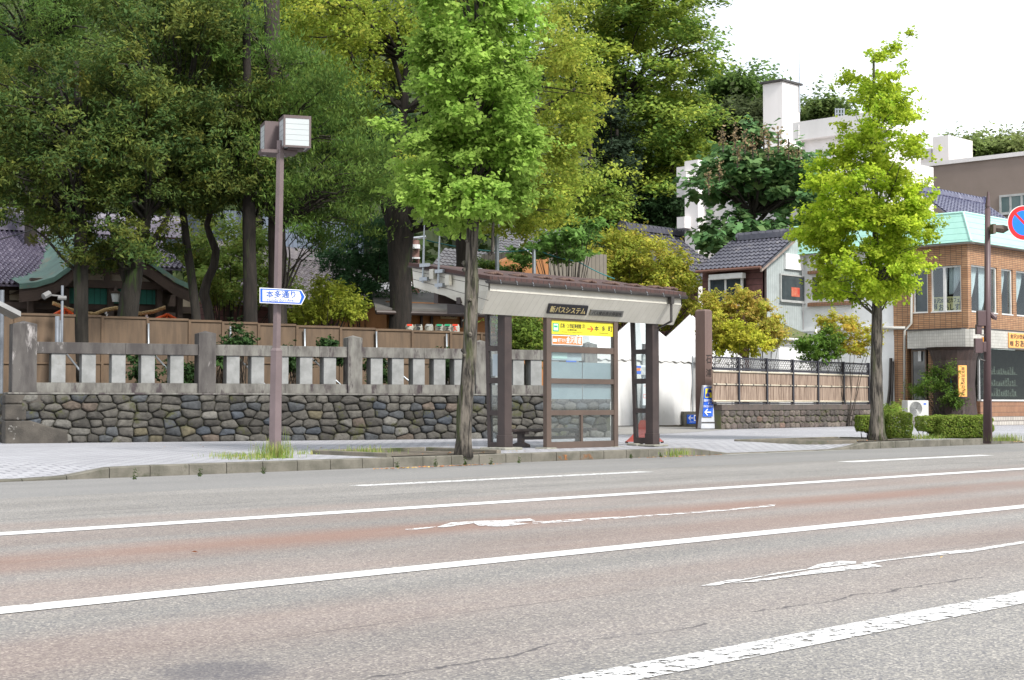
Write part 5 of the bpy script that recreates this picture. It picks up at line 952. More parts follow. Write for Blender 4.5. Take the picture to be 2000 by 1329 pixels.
for i in range(len(xs2) - 1):
    a0, a1 = BFn.sh(xs2[i], 750, n0)[0], BFn.sh(xs2[i + 1], 750, n0)[0]; p = MB(); p.box(BFn, a0 + .04, a1 - .04, n0 + .02, n0 + .06, z1f, z2f - .03); p.build('bamboo_panel', m_bam, bf_)
    r_ = MB()
    for z, q in ((z1f + .03, .03), (zmid, .022), (z2f - .06, .03)): r_ = MB(); r_.tube([BFn.P(a0 + .04, n0 + .0, z), BFn.P(a1 - .04, n0 + .0, z)], q, 8); r_.build('bamboo_rail', m_pol, bf_, smooth=True)
    t_ = MB()
    for q in np.linspace(a0 + .2, a1 - .2, 3): t_.box(BFn, q - .012, q + .012, n0 - .035, n0 + .018, zmid - .035, zmid + .035)
    t_.build('rope_tie', m_fb, bf_)
    l_ = MB(); H_ = z4f - z3f - .06; nn = 14
    for k2 in range(-3, nn + 1):
        for sg_ in (0, 1):
            xa = a0 + .04 + (a1 - a0 - .08) * k2 / nn; dx = H_ * .8; p0, p1 = (xa, xa + dx) if sg_ == 0 else (xa + dx, xa); zA, zB_ = z3f + .02, z4f - .04
            lo_, hi_ = a0 + .04, a1 - .04
            def cl(xp, zp, xq, zq):
                if xp < lo_: t = (lo_ - xp) / (xq - xp) if xq != xp else 0; return (lo_, zp + (zq - zp) * t)
                if xp > hi_: t = (hi_ - xp) / (xq - xp) if xq != xp else 0; return (hi_, zp + (zq - zp) * t)
                return (xp, zp)
            if max(p0, p1) <= lo_ or min(p0, p1) >= hi_: continue
            c0, c1 = cl(p0, zA, p1, zB_), cl(p1, zB_, p0, zA); l_.tube([BFn.P(c0[0], n0 + .02 + sg_ * .012, c0[1]), BFn.P(c1[0], n0 + .02 + sg_ * .012, c1[1])], .011, 4)
    l_.build('lattice', m_fb, bf_)
    for za, zb_ in ((z1f - .06, z1f - .015), (z2f - .015, z3f + .012), (z4f - .05, z4f)): f_ = MB(); f_.box(BFn, a0 + .04, a1 - .04, n0, n0 + .06, za, zb_); f_.build('rail', m_fb, bf_)
for x in xs2[1:]: a = BFn.sh(x, 750, n0)[0]; p = MB(); p.box(BFn, a - .05, a + .04, n0 - .03, n0 + .07, zt_ - .02, z4f + .02); p.build('post', m_fb, bf_)
# ---------------------------------------------------------------- white marquee tents and draped stack
m_tent = M('white tent fabric', (.76, .76, .755), (.68, .68, .675), 1.3, .7, .35, 2.5, c3=(.5, .5, .49), c3scale=3, c3lo=.66, stretch=(1, 1, .5))
def tent(name, label, Yt, xa, yr, ye, W):
    F = FX_((0, Yt)); am, zr = F.sh(xa, yr, W / 2); a0, a1 = am - W / 2, am + W / 2; ze = F.sh(xa + 20, ye)[1]; t = thing(name, F.P(am, W / 2, Z1), label, 'tent', 'white marquee tents')
    def wavy(A, B, z0, z1):
        A, B = Vector(A), Vector(B); d = B - A; n = Vector((-d.y, d.x, 0)).normalized(); ph = random.uniform(0, 6)
        def fn(u, v): return A + d * u + n * (math.sin(u * 23 + ph) * .05 * (1 - v * .75) + math.sin(u * 9 + v * 2.4 + ph) * .08 * (1 - v) + .03 * math.sin(u * 5 + v * 9)) + Vector((0, 0, z0 + (z1 - z0) * v))
        mb = MB(); mb.grid(fn, 60, 14); mb.build('side_wall', m_tent, t, smooth=True)
    c = [F.P(a0, 0, 0), F.P(a1, 0, 0), F.P(a1, W, 0), F.P(a0, W, 0)]
    for k in range(4): wavy(c[k], c[(k + 1) % 4], Z1 + .03, ze - .02)
    ap = F.P(am, W / 2, zr); o = .06; e = [F.P(a0 - o, -o, ze - .03), F.P(a1 + o, -o, ze - .03), F.P(a1 + o, W + o, ze - .03), F.P(a0 - o, W + o, ze - .03)]; mb = MB()
    for k in range(4):
        A, B = e[k], e[(k + 1) % 4]
        mb.grid(lambda u, v, A=A, B=B: A.lerp(B, u).lerp(ap, v) - UP * (.1 * math.sin(math.pi * v) * (1 + .3 * math.sin(u * 11))) , 12, 10)
    mb.build('roof', m_tent, t, smooth=True); mb = MB()
    for k in range(4): A, B = e[k], e[(k + 1) % 4]; mb.grid(lambda u, v, A=A, B=B: A.lerp(B, u) - UP * (.2 * v * (1 + .12 * math.sin(u * 40))), 40, 1)
    mb.build('valance', m_tent, t)
    for q in c[:2]: mb = MB(); mb.tube([q + F.n * -.08 + UP * Z1, q + F.n * -.08 + UP * ze], .025, 8); mb.build('tent_pole', m_galv, t)
YT = G(1330, 832, Z1).y
tent('marquee_tent', 'white pyramid topped marquee tent whose peak shows beside the stone pillar', YT, 1349, 613, 697, 2.8)
tent('marquee_tent', 'white marquee tent seen between the glazed front screen and the right pillar of the shelter', YT + .1, 1247, 612, 693, 2.75)
tent('marquee_tent', 'white marquee tent standing behind the glazed front screen of the bus shelter', YT + .2, 1147, 612, 689, 2.7)
DF = FX_(G(1330, 828, Z1)); dr = MB(); cx_ = DF.sh(1331, 800)[0]; w2 = (DF.sh(1362, 800)[0] - DF.sh(1298, 800)[0]) / 2; zt_ = DF.sh(1340, 752)[1]
def drape(u, v):
    th = 2 * math.pi * u; rr = (1.0 - .45 * v ** 1.2) * (1 + .07 * (1 - v) * math.sin(th * 9) + .05 * math.sin(th * 4 + 1)); sq = 1 / max(abs(math.cos(th)), abs(math.sin(th))) * .5 + .5
    top = .12 * math.sin(th + .6); return DF.P(cx_ + w2 * rr * sq * math.cos(th) * .9 + .12 * v, .9 + .8 * rr * sq * math.sin(th), Z1 + (zt_ + top - Z1) * v)
dr.grid(drape, 72, 12); base_ = len(dr.v); ring = [drape(i / 72, 1) for i in range(73)]; cc_ = sum(ring, Vector()) / 73 + Vector((0, 0, .08)); dr.add(ring + [cc_], [(i, i + 1, 73) for i in range(72)])
dr.build('draped_stack', m_tent, smooth=True, label='off white cloth draped over a stack in front of the right tent', cat='covered stack')
mb = MB(); a = G(1215, 819, Z1); b = G(1292, 816, Z1); mb.prism([Vector((a.x, a.y, Z1 + .01)), Vector((b.x, b.y, Z1 + .01)), Vector((b.x, b.y + .8, Z1 + .1)), Vector((a.x, a.y + .8, Z1 + .1))], (0, 0, .08)); mb.build('blue_tarp', M('blue tarpaulin', (.01, .12, .5), (.02, .09, .38), 4, .5), label='folded blue tarpaulin lying at the foot of the tents', cat='tarpaulin')
# ---------------------------------------------------------------- far buildings
m_conw = M('pale painted concrete', (.78, .75, .74), (.72, .69, .68), .5, .85, .1, 10, c3=(.36, .34, .32), c3scale=.35, c3lo=.66, stretch=(2, 2, .4)); m_tan = M('taupe rendered wall', (.27, .215, .185), (.25, .2, .17), .8, .9, .2, 12)
def farbox(name, F, x0, x1, y0, z0, n0, n1, mat, par): a0, a1 = F.sh(x0, 300, n0)[0], F.sh(x1, 300, n0)[0]; mb = MB(); mb.box(F, a0, a1, n0, n1, z0, F.sh(x1, y0, n0)[1]); return mb.build(name, mat, par)
Pw = D(1345, 450, 82); WB = FY_(Pw); wb_ = thing('white_building', (WB.w(1345, 780).x, WB.w(1345, 780).y, 0), 'large white concrete building with chimney tower rising behind the houses', 'building')
sL, zL_ = WB.sh(1345, 326); sR = WB.sh(1640, 260)[0]
mb = MB(); mb.box(WB, sL, sR, 0, 9, 0, zL_ ); mb.build('wall', m_conw, wb_); mb = MB(); mb.box(WB, sL - .4, sR, -.5, -.001, zL_ - 1.6, zL_ - .05); mb.build('parapet', m_conw, wb_)
farbox('corner_pier', WB, 1337, 1363, 312, 0, -.9, .5, m_conw, wb_); mb = MB(); mb.bpx(WB, 1325, 1340, 335, 354, -1.4, -.2); mb.build('beam_end', m_conw, wb_); mb = MB(); mb.bpx(WB, 1322, 1337, 424, 446, -1.4, -.2); mb.build('beam_end', m_conw, wb_)
TW = FX_(D(1530, 200, 86)); a0, a1 = TW.sh(1528, 200)[0], TW.sh(1562, 200)[0]; zt_ = TW.sh(1545, 163)[1]; mb = MB(); mb.box(TW, a0, a1, 0, 1.25, 0, zt_ - .02); tw = mb.build('chimney_tower', m_conw, wb_); mb = MB(); mb.box(TW, a0 - .15, a1 + .15, -.12, 1.37, zt_, zt_ + .1); mb.build('cap_slab', m_gut, tw)
mb = MB(); p = TW.P(a1 - .1, -.05, zt_ - 1.5); mb.tube([p, Vector((p.x, p.y, TW.sh(1555, 60)[1]))], [.05, .015], 6); mb.build('lightning_rod', m_galv, tw)
UB = FY_(D(1560, 300, 78)); u0, u1 = UB.sh(1561, 300)[0], UB.sh(1735, 300)[0]; zz1 = UB.sh(1600, 236)[1]; mb = MB(); mb.box(UB, u0, u1, 0, 3, 0, zz1); mb.build('upper_wing', m_conw, wb_)
mb = MB(); mb.box(UB, u0 - .1, u1, -.4, -.001, zz1 - .9, zz1 + .0); mb.build('parapet', m_conw, wb_); mb = MB(); mb.tube([UB.w(1562, 245, -.3), UB.w(1562, 420, -.3)], .12, 8); mb.build('downpipe', m_conw, wb_)
mb = MB()
for x in (1632, 1637, 1643, 1648): mb.tube([UB.w(x, 238, 1), UB.w(x, 212, 1)], .04, 5)
for y in (214, 222, 230): mb.tube([UB.w(1632, y, 1), UB.w(1648, y, 1)], .03, 5)
mb.build('roof_ladder', m_galv, wb_)
BB = FY_(D(1780, 400, 96)); b0, b1 = BB.sh(1700, 400)[0], BB.sh(2080, 400)[0]; zb1 = BB.sh(1900, 312)[1]; bb2 = thing('taupe_building', BB.P((b0 + b1) / 2, 0, 0), 'taupe rendered flat roofed building behind the cafe', 'building')
mb = MB(); mb.box(BB, b0, b1, 0, 10, 0, zb1); mb.build('wall', m_tan, bb2); mb = MB(); mb.box(BB, b0 - .05, b1, -.12, -.002, zb1 - .12, zb1 + .12); mb.build('roof_coping', m_conw, bb2); window(BB, 1952, 2040, 378, 416, bb2, m_alu, M('teal reflecting glass', (.06, .11, .11), (.1, .16, .16), .6, .1), .12, 4, -.03)
pt_ = thing('rooftop_plant', BB.P(BB.sh(1820, 290)[0], 2, zb1), 'pale metal plant boxes standing on the taupe building roof', 'plant unit')
a0, a1 = BB.sh(1822, 290, 1)[0], BB.sh(1853, 290, 1)[0]; mb = MB(); mb.box(BB, a0, a1, 1, 4, zb1, BB.sh(1838, 266, 1)[1]); mb.build('casing', m_conw, pt_); a0 = BB.sh(1780, 290, 1.3)[0]; a1 = BB.sh(1818, 290, 1.3)[0]; mb = MB(); mb.box(BB, a0, a1, 1.3, 3, zb1, BB.sh(1800, 292, 1.3)[1]); mb.build('casing', m_conw, pt_)
# cafe rear house with blue-black tile roof
RF = FX_((0, YC + 6)); q = [RF.w(1800, 440), RF.w(1990, 470)]; rh = thing('rear_house', RF.w(1880, 780), 'house behind the mint roof with blue black glazed tile roof', 'house')
m_tileb = M('blue black glazed tile', (.1, .105, .17), (.06, .06, .115), 5, .25, .05, 20, spec=.7, c3=(.2, .2, .27), c3lo=.55)
aT = RF.sh(1922, 398, 3.4)[0]; aE = RF.sh(2004, 448)[0]; aT0 = RF.sh(1790, 384, 3.4)[0]; zE = RF.sh(1990, 452)[1]; zR_ = RF.sh(1860, 386, 3.4)[1]; A_ = RF.P(aT0 + aE - aT, 0, zE)
tiled_roof(A_, RF.u * (aT - aT0), Vector((aT - aE, 3.4, zR_ - zE)), 22, 14, 'roof', m_tileb, rh, .05, .05); ridge(RF.P(aT0, 3.4, zR_), RF.P(aT, 3.4, zR_), rh, .2, .14, m_tileb, .25); a0, a1 = aT0, aE
mb = MB(); mb.box(RF, a0, a1 - .5, .4, 5, 0, zE - .03); mb.build('wall', m_stucco, rh)
# ---------------------------------------------------------------- house behind the yellow tree
TH = FX_(D(1290, 520, 74)); th = thing('tiled_house', TH.w(1290, 780), 'house with glossy dark tile roof half hidden by the yellow green tree', 'house'); zr = TH.sh(1213, 440, 4)[1]; ze = TH.sh(1370, 530, 0)[1]; a0, a1 = TH.sh(1185, 520)[0], TH.sh(1392, 520)[0]
A_, U_, V_ = roofq(TH, 1232, 1400, 545, 1216, 448, 4, 20, 13, m_tile, th); ridge(A_ + V_, A_ + V_ + U_, th, .25, .16, m_tile, .3); a0 = TH.sh(1232, 540)[0]; ze = A_.z; zr = (A_ + V_).z; mb = MB(); mb.box(TH, a0 + .4, a1 - .4, .6, 7, 0, ze - .06); mb.build('wall', m_brw, th)
p = TH.P(TH.sh(1308, 500, 1)[0], 1.1, ze + (zr - ze) * .28); mb = MB(); mb.tube([p, p + Vector((0, -.25, .25)), p + Vector((0, -.5, .3))], .22, 10); mb.build('roof_vent', M('black vent pipe', (.01, .01, .012)), th)
# ---------------------------------------------------------------- grey-roofed houses behind the shelter
OH = FX_(D(1040, 520, 50)); oh = thing('ochre_house', OH.w(1040, 780), 'ochre walled house with grey slate roof behind the bus shelter', 'house'); m_och2 = M('ochre plaster', (.34, .15, .055), (.28, .125, .045), 2, .9); m_rib = lined('brown ribbed siding', (.17, .15, .12), (.07, .06, .05), .2, .14, 'xy', .7, .5)
mb = MB(); pk = [OH.w(960, 560), OH.w(960, 520), OH.w(1010, 500), OH.w(1045, 487), OH.w(1090, 500), OH.w(1090, 560)]; pk[0].z = pk[-1].z = 0; mb.prism(pk, OH.n * .4); mb.build('wall', m_och2, oh)
mb = MB(); mb.bpx(OH, 1072, 1185, 492, 555, -.02, 3); mb.build('wall', m_rib, oh); ze = OH.sh(1000, 512, -1)[1]; zr = OH.sh(1060, 430, 3.5)[1]
OH2 = FX_(D(1040, 500, 58)); roofq(OH2, 962, 1120, 508, 974, 438, 4.5, 18, 14, m_tileg, oh, .025, .04)
mb = MB(); mb.box(OH, OH.sh(905, 540, -1)[0], OH.sh(928, 540, -1)[0], -1.3, -1, OH.sh(920, 560, -1)[1], OH.sh(920, 525, -1)[1]); mb.build('meter_box', m_wframe, oh)
for i, (x, y0, y1, d, lb_) in enumerate(((971, 445, 560, 44, 'pale round steel pole nearest the ginkgo trunk behind the shelter'), (1043, 487, 545, 46, 'pale steel pole carrying a cable over the shelter roof centre'))):
    p0 = D(x, y1, d); t = thing('steel_pole', (p0.x, p0.y, ztop), lb_, 'pole', 'steel cable poles'); mb = MB(); mb.tube([(p0.x, p0.y, ztop), D(x, y0, d)], .055, 8); mb.build('shaft', m_galv, t); mb = MB(); q_ = D(x, y0 + 12, d); mb.tube([q_, q_ + FH * .0 + RT * -.45 + UP * .3], .02, 6); mb.build('stay', m_galv, t)
def wire(name, label, pts, d, r=.012, mat=None):
    mb = MB(); P = [D(x, y, dd) for x, y, dd in pts]; out = []
    for a, b in zip(P, P[1:]):
        for j in range(8): t = j / 8; out.append(a.lerp(b, t) - UP * (.25 * math.sin(math.pi * t) * (a - b).length / 12))
    mb.tube(out + [P[-1]], r, 5); mb.build(name, mat or m_blk, label=label, cat='cable')
wire('overhead_cable', 'thin blue green cable strung behind the shelter roof', [(833, 470, 46), (971, 492, 46), (1043, 487, 46), (1130, 512, 47), (1200, 545, 48)], 0, .018, M('teal cable sheath', (.03, .16, .16)))
wire('overhead_cable', 'dark cable descending to the tiled roof at the far left', [(-60, 482, 40), (120, 428, 42), (260, 380, 44)], 0, .014)
# utility pole with brown bands
up = D(812, 560, 50); u_ = thing('utility_pole', (up.x, up.y, ztop), 'brown ringed utility pole seen between the dark trunk and the shelter roof', 'utility pole'); mb = MB(); mb.tube([(up.x, up.y, ztop), D(812, 470, 50)], .12, 12); mb.build('pole', M('rust brown pole', (.15, .07, .06), (.2, .12, .1), 4), u_)
mb = MB(); mb.tube([D(812, 486, 49.8), D(812, 478, 49.8)], .14, 12); mb.tube([D(812, 506, 49.8), D(812, 503, 49.8)], .14, 12); mb.build('band', m_wht, u_); mb = MB(); mb.tube([D(806, 466, 50), D(832, 463, 50)], .05, 6); mb.build('crossarm', m_galv, u_)
# ---------------------------------------------------------------- orange-walled shrine office (low roof) and wrapped barrels
OF = Fr(D(880, 600, 43.5), WF.u); of = thing('shrine_office', OF.w(880, 740), 'low shrine office with orange walls and grey lean roof behind the hoarding', 'building')
mb = MB(); mb.bpx(OF, 755, 975, 592, 700, 0, 4); mb.build('wall', m_och2, of); a0, a1 = OF.sh(733, 600, -.9)[0], OF.sh(985, 600, -.9)[0]; z0 = OF.sh(790, 603, -.9)[1]; mb = MB()
zz2 = OF.sh(850, 572, 1.6)[1]; mb.prism([OF.P(a0, -.9, z0), OF.P(a0 + .9, 1.8, zz2), OF.P(a0 + .9, 1.8, zz2 - .12), OF.P(a0, -.9, z0 - .12)], OF.u * (a1 - a0)); mb.build('roof', M('grey felt roofing', (.13, .12, .11), (.09, .085, .08), 2, .8, .2, 20), of)
mb = MB(); mb.tube([OF.P(a0, -.95, z0 - .12), OF.P(a1, -.95, z0 - .12)], .06, 8); mb.build('gutter', m_brown, of); mb = MB()
for x in (762, 790, 822, 842, 900): mb.bpx(OF, x, x + 4, 600, 640, -.05, 0)
mb.build('post', m_brown, of)
sg2 = thing('wooden_name_board', OF.w(876, 625, -.2), 'pale wooden board with black characters on the orange office wall', 'sign'); mb = MB(); mb.bpx(OF, 861, 893, 609, 623, -.16, -.1); mb.build('board', M('pale sign timber', (.5, .36, .2), (.42, .3, .17), 3), sg2); T(sg2, OF, m_blk, [('令和六年奉献酒', 863, 891.5, 612, 620.5, dict(bold=.01))], -.165)
m_wrap = M('clear wrapped straw', (.42, .4, .33), (.5, .49, .45), 3, .35); Bd = 41.3
brl = [(800, 'red', m_red, 'white barrel with a small red mark, farthest left on the rack', ''), (817, 'blk', m_blk, 'white barrel with a black printed band', '寿'), (838, 'gry', m_alu, 'white barrel with plain pale straw wrap between black and green marks', ''), (858, 'grn', m_grn, 'white barrel with green trim and a black square mark, left of its twin', '正'), (874, 'grn2', m_grn, 'white barrel with green trim and a black square mark, right of its twin', '正'), (889, 'red2', m_red, 'white barrel with a bold red slanting mark beside the trunk', '久')]
BRF = Fr(D(850, 640, Bd), WF.u)
for x, nm, mt, lab, ch in brl:
    c = D(x, 650, Bd); t = thing('wrapped_barrel', c, lab, 'barrel', 'wrapped barrels behind the hoarding'); r_ = 8.7 * Bd / F_PX; mb = MB(); p0, p1 = D(x, 660, Bd), D(x, 634, Bd); mb.tube([p0, p0.lerp(p1, .2), p0.lerp(p1, .8), p1], [r_ * .9, r_, r_, r_ * .8], 16); mb.build('body', m_wrap, t, smooth=False)
    F_ = Fr(c - FH * (r_ + .02), WF.u); mb = MB(); mb.bpx(F_, x - 5, x + 5, 633.5, 637, 0, .01); mb.build('band', mt, t)
    if ch: T(t, F_, m_blk if 'r' != nm[0] else m_red, [(ch, x - 4, x + 4, 638, 646.5, dict(bold=.02))], -.003)
# tiled house with slate-blue siding further left
SH = FX_(D(620, 520, 52)); s_h = thing('slate_house', SH.w(630, 780), 'house with slate blue ribbed upper wall above a wide weathered tile roof', 'house'); m_slate = lined('slate blue ribbed siding', (.13, .16, .21), (.07, .08, .12), .22, .14, 'xy', .6, .5)
m_tilew = M('weathered roof tile', (.16, .145, .15), (.1, .09, .1), 5, .4, .1, 30, c3=(.24, .22, .22), c3scale=4, c3lo=.54)
z0, z1 = SH.sh(640, 590, 0)[1], SH.sh(640, 497, 4.5)[1]; a0, a1 = SH.sh(440, 570, 0)[0], SH.sh(700, 570, 0)[0]; A_, U_, V_ = roofq(SH, 450, 780, 592, 400, 492, 4.5, 34, 15, m_tilew, s_h); 
ridge(A_ + V_, A_ + V_ + U_, s_h, .3, .16, m_tilew, 0); mb = MB(); mb.bpx(SH, 440, 712, 425, 490, 5, 9); mb.build('upper_wall', m_slate, s_h); mb = MB(); mb.box(SH, a0, a1, 1, 8, 0, z0 - .1); mb.build('lower_wall', m_brw, s_h)
TG = FX_(D(900, 510, 56)); tg_ = thing('tile_roof_house', TG.w(890, 780), 'grey tiled roof rising between two trunks above the shrine office', 'house'); z0, z1 = TG.sh(880, 548)[1], TG.sh(900, 478, 4)[1]; a0, a1 = TG.sh(800, 540)[0], TG.sh(990, 540)[0]
roofq(TG, 818, 985, 552, 868, 486, 3, 18, 12, m_tileg, tg_, .03, .04); mb = MB(); mb.box(TG, a0 + .3, a1, .7, 6, 0, z0 - .08); mb.build('wall', m_stucco, tg_)
# ---------------------------------------------------------------- shrine hall with curved copper roof
KF = Fr(WF.P(0, 9.5, 0), WF.u); kx = lambda px, py=540, n=0: KF.sh(px, py, n)[0]; kz = lambda px, py, n=0: KF.sh(px, py, n)[1]
hall = thing('shrine_hall', KF.w(215, 760), 'dark timber shrine hall with curved green copper porch roof', 'shrine'); m_cop = M('verdigris copper', (.085, .165, .135), (.055, .105, .09), 2.2, .6, .2, 20, c3=(.16, .13, .09), c3scale=1.4, c3lo=.56); m_dwood = M('dark old timber', (.035, .022, .017), (.055, .035, .026), 3, .7, .2, 30)
cur = [(38, 556), (70, 553), (105, 543), (135, 522), (160, 497), (190, 481), (215, 476), (240, 481), (268, 494), (295, 510), (320, 528), (345, 545), (372, 557)]
pts = [(kx(x, y), kz(x, y)) for x, y in cur]; mb = MB(); dep = 7.0; n = len(pts)
for th_, nn_, mm in ((.12, 0, 0),):
    mb.grid(lambda u, v: KF.P(np.interp(u * (n - 1), range(n), [p[0] for p in pts]), v * dep, np.interp(u * (n - 1), range(n), [p[1] for p in pts]) + .02 + .16 * v * dep), 48, 14)
    mb.grid(lambda u, v: KF.P(np.interp(u * (n - 1), range(n), [p[0] for p in pts]), 0, np.interp(u * (n - 1), range(n), [p[1] for p in pts]) + .02 - .14 * v), 48, 1)
mb.build('copper_roof', m_cop, hall, smooth=True)
mb = MB(); mb.grid(lambda u, v: KF.P(np.interp(u * (n - 1), range(n), [p[0] for p in pts]), .06, np.interp(u * (n - 1), range(n), [p[1] for p in pts]) - .12 - .34 * v), 48, 1)
mb.grid(lambda u, v: KF.P(np.interp(u * (n - 1), range(n), [p[0] for p in pts]), .06 + (dep - .1) * v, np.interp(u * (n - 1), range(n), [p[1] for p in pts]) - .14), 48, 2); mb.build('barge_board', m_dwood, hall)
m_crm = M('aged plaster', (.32, .28, .22), (.25, .21, .16), 2, .9)
zB_ = kz(215, 563, .5); mb = MB(); sel = [p for p in pts if p[1] - .42 > zB_]; mb.prism([KF.P(sel[0][0] + .3, .5, zB_)] + [KF.P(p[0], .5, p[1] - .45) for p in sel] + [KF.P(sel[-1][0] - .3, .5, zB_)], KF.n * .1); mb.build('tympanum', m_crm, hall)
mb = MB(); mb.bpx(KF, 60, 360, 548, 563, .35, .6); mb.box(KF, kx(210), kx(221), .38, .48, zB_, kz(215, 495)); mb.bpx(KF, 160, 275, 527, 535, .36, .48)
for x in (60, 130, 217, 312, 352): mb.bpx(KF, x - 5, x + 5, 563, 700, .4, .65)
mb.build('beam', m_dwood, hall)
m_teal = lined('teal blind', (.03, .2, .16), (.015, .11, .09), .09, .2, 'xy', .7, .2)
for x0, x1 in ((135, 212), (222, 307)): mb = MB(); mb.bpx(KF, x0, x1, 563, 594, .7, .75); mb.build('teal_blind', m_teal, hall)
mb = MB(); mb.bpx(KF, -60, 380, 562, 760, 2.2, 2.4); mb.bpx(KF, -60, 380, 594, 606, .72, .8); mb.build('wall', m_dwood, hall); mb = MB(); mb.bpx(KF, 20, 75, 568, 587, 2.0, 2.15); mb.build('plaster_panel', m_crm, hall); mb = MB(); mb.bpx(KF, 355, 385, 583, 612, 2.0, 2.15); mb.build('plaster_panel', m_crm, hall)
# main tiled roof of the hall at left
m_tilep = M('mauve glazed tile', (.13, .115, .16), (.085, .075, .11), 5, .33, .05, 30, spec=.6, c3=(.22, .2, .25), c3scale=3, c3lo=.55)
a0, a1 = kx(-160, 560, 1.2), kx(120, 555, 1.2); z0, z1 = kz(30, 556, 1.2), kz(40, 452, 6.5)
tiled_roof(KF.P(a0, 1.2, z0), KF.u * (a1 - a0), Vector(KF.n * 5.3) + Vector((0, 0, z1 - z0)), 26, 15, 'roof', m_tilep, hall, .06, .05); ridge(KF.P(a0, 6.5, z1), KF.P(a1 + 4.5, 6.5, z1), hall, .5, .25, m_tilep, 0)
a2 = kx(395, 560, 1.2); 
tiled_roof(KF.P(a1 + .02, 3.2, z0 + (z1 - z0) * .38), KF.u * (a2 - a1), Vector(KF.n * 3.3) + Vector((0, 0, (z1 - z0) * .62)), 26, 10, 'roof', m_tilep, hall, .06, .05)
# rope, lantern, little orange roofs, camera pole
rp_ = [(103, 592), (130, 603), (160, 612), (185, 614), (205, 606), (228, 602), (250, 611), (275, 613), (300, 609), (325, 600)]; RFm = Fr(WF.P(0, 7.0, 0), WF.u); mb = MB()
P_ = [RFm.w(x, y) for x, y in rp_]; out = []
for a, b in zip(P_, P_[1:]):
    for j in range(10): out.append(a.lerp(b, j / 10))
for ph in (0, 2.1, 4.2): mb.tube([p + UP * .03 * math.sin(i * .9 + ph) + RFm.n * .03 * math.cos(i * .9 + ph) for i, p in enumerate(out)], .026, 6)
rr_ = thing('straw_rope', RFm.w(215, 612), 'thick twisted straw rope slung in front of the shrine hall', 'rope'); mb.build('strands', M('straw rope', (.42, .3, .14), (.32, .22, .1), 9, .9), rr_, smooth=True)
for x in (170, 208, 287): s2 = MB(); y = 613 if x != 208 else 607; s2.prism([RFm.w(x - 3, y), RFm.w(x + 2, y), RFm.w(x + 1, y + 6), RFm.w(x + 4, y + 6), RFm.w(x + 1, y + 12), RFm.w(x - 2, y + 12), RFm.w(x, y + 7), RFm.w(x - 3, y + 7)], RFm.n * .01); s2.build('paper_streamer', m_wht, rr_)
m_verm = M('vermilion paint', (.75, .1, .015), (.65, .08, .012), 3, .5); OFm = Fr(WF.P(0, 6.0, 0), WF.u)
for xa, xb, xm, yb_, yt, lab in ((103, 148, 127, 617, 603, 'small vermilion shrine roof beside the mossy trunk at left'), (302, 350, 327, 626, 614, 'small vermilion shrine roof right of the leaning trunk')):
    t = thing('vermilion_roof', OFm.w(xm, 700), lab, 'shrine roof', 'small vermilion roofs'); mb = MB(); a, b, c = OFm.w(xa, yb_), OFm.w(xb, yb_), OFm.w(xm, yt); a.z = b.z = min(a.z, b.z)
    mb.add([a, c, c + OFm.n * .9, a + OFm.n * .9, b, b + OFm.n * .9], [(0, 1, 2, 3), (1, 4, 5, 2)]); mb.add([a - UP * .05, c - UP * .05, c + OFm.n * .9 - UP * .05, a + OFm.n * .9 - UP * .05, b - UP * .05, b + OFm.n * .9 - UP * .05], [(0, 3, 2, 1), (1, 2, 5, 4)])
    for p, q in ((a, c), (b, c), (a, b)): mb.tube([p, q], .035, 6)
    for f in (.3, .5, .7): p = a.lerp(b, f); q = Vector((p.x, p.y, a.z + (c.z - a.z) * (1 - abs(f - .5) * 2))); mb.tube([p, q], .02, 5)
    mb.build('gabled_roof', m_verm, t); mb = MB()
    for f in (.15, .85): p = a.lerp(b, f) + OFm.n * .4; mb.tube([(p.x, p.y, ztop), p], .05, 6)
    mb.build('post', m_verm, t)
ln_ = thing('hanging_lantern', KF.w(226, 590, .2), 'small dark hanging lantern with pale glass under the copper porch', 'lantern'); mb = MB(); p = KF.w(226, 574, .25); mb.tube([p, p + UP * .02, p + UP * .08, p + UP * .2], [.16, .17, .06, .02], 8); mb.build('cap', m_dwood, ln_); mb = MB(); mb.tube([p - UP * .22, p], [.09, .13], 8); mb.build('glass_body', m_lampg, ln_); mb = MB(); mb.tube([p + UP * .2, KF.w(226, 560, .25)], .01, 5); mb.build('chain', m_dwood, ln_)
CP = Fr(WF.P(0, 2.6, 0), WF.u); cp_ = thing('camera_pole', CP.P(CP.sh(121, 700)[0], 0, ztop), 'galvanised post with a security camera behind the stone fence', 'pole'); mb = MB(); a = CP.sh(121, 640)[0]; mb.tube([CP.P(a, 0, ztop), CP.P(a, 0, CP.sh(121, 558)[1])], .03, 10); mb.tube([CP.P(a - .09, .05, ztop), CP.P(a - .09, .05, CP.sh(117, 618)[1])], .05, 10); mb.build('post', M('dull steel post', (.2, .22, .25), (.15, .165, .19), 5, .6, metal=.3), cp_, smooth=True)
mb = MB(); z = CP.sh(121, 579)[1]; mb.tube([CP.P(a, 0, z), CP.P(a - .3, 0, z + .02)], .02, 6); mb.tube([CP.P(a - .28, -.05, z + .05), CP.P(a - .42, -.12, z - .03)], .07, 8); mb.tube([CP.P(a - .1, -.02, z - .04), CP.P(a + .08, -.02, z - .04)], .05, 8); mb.build('security_camera', M('grey camera', (.2, .2, .2)), cp_)
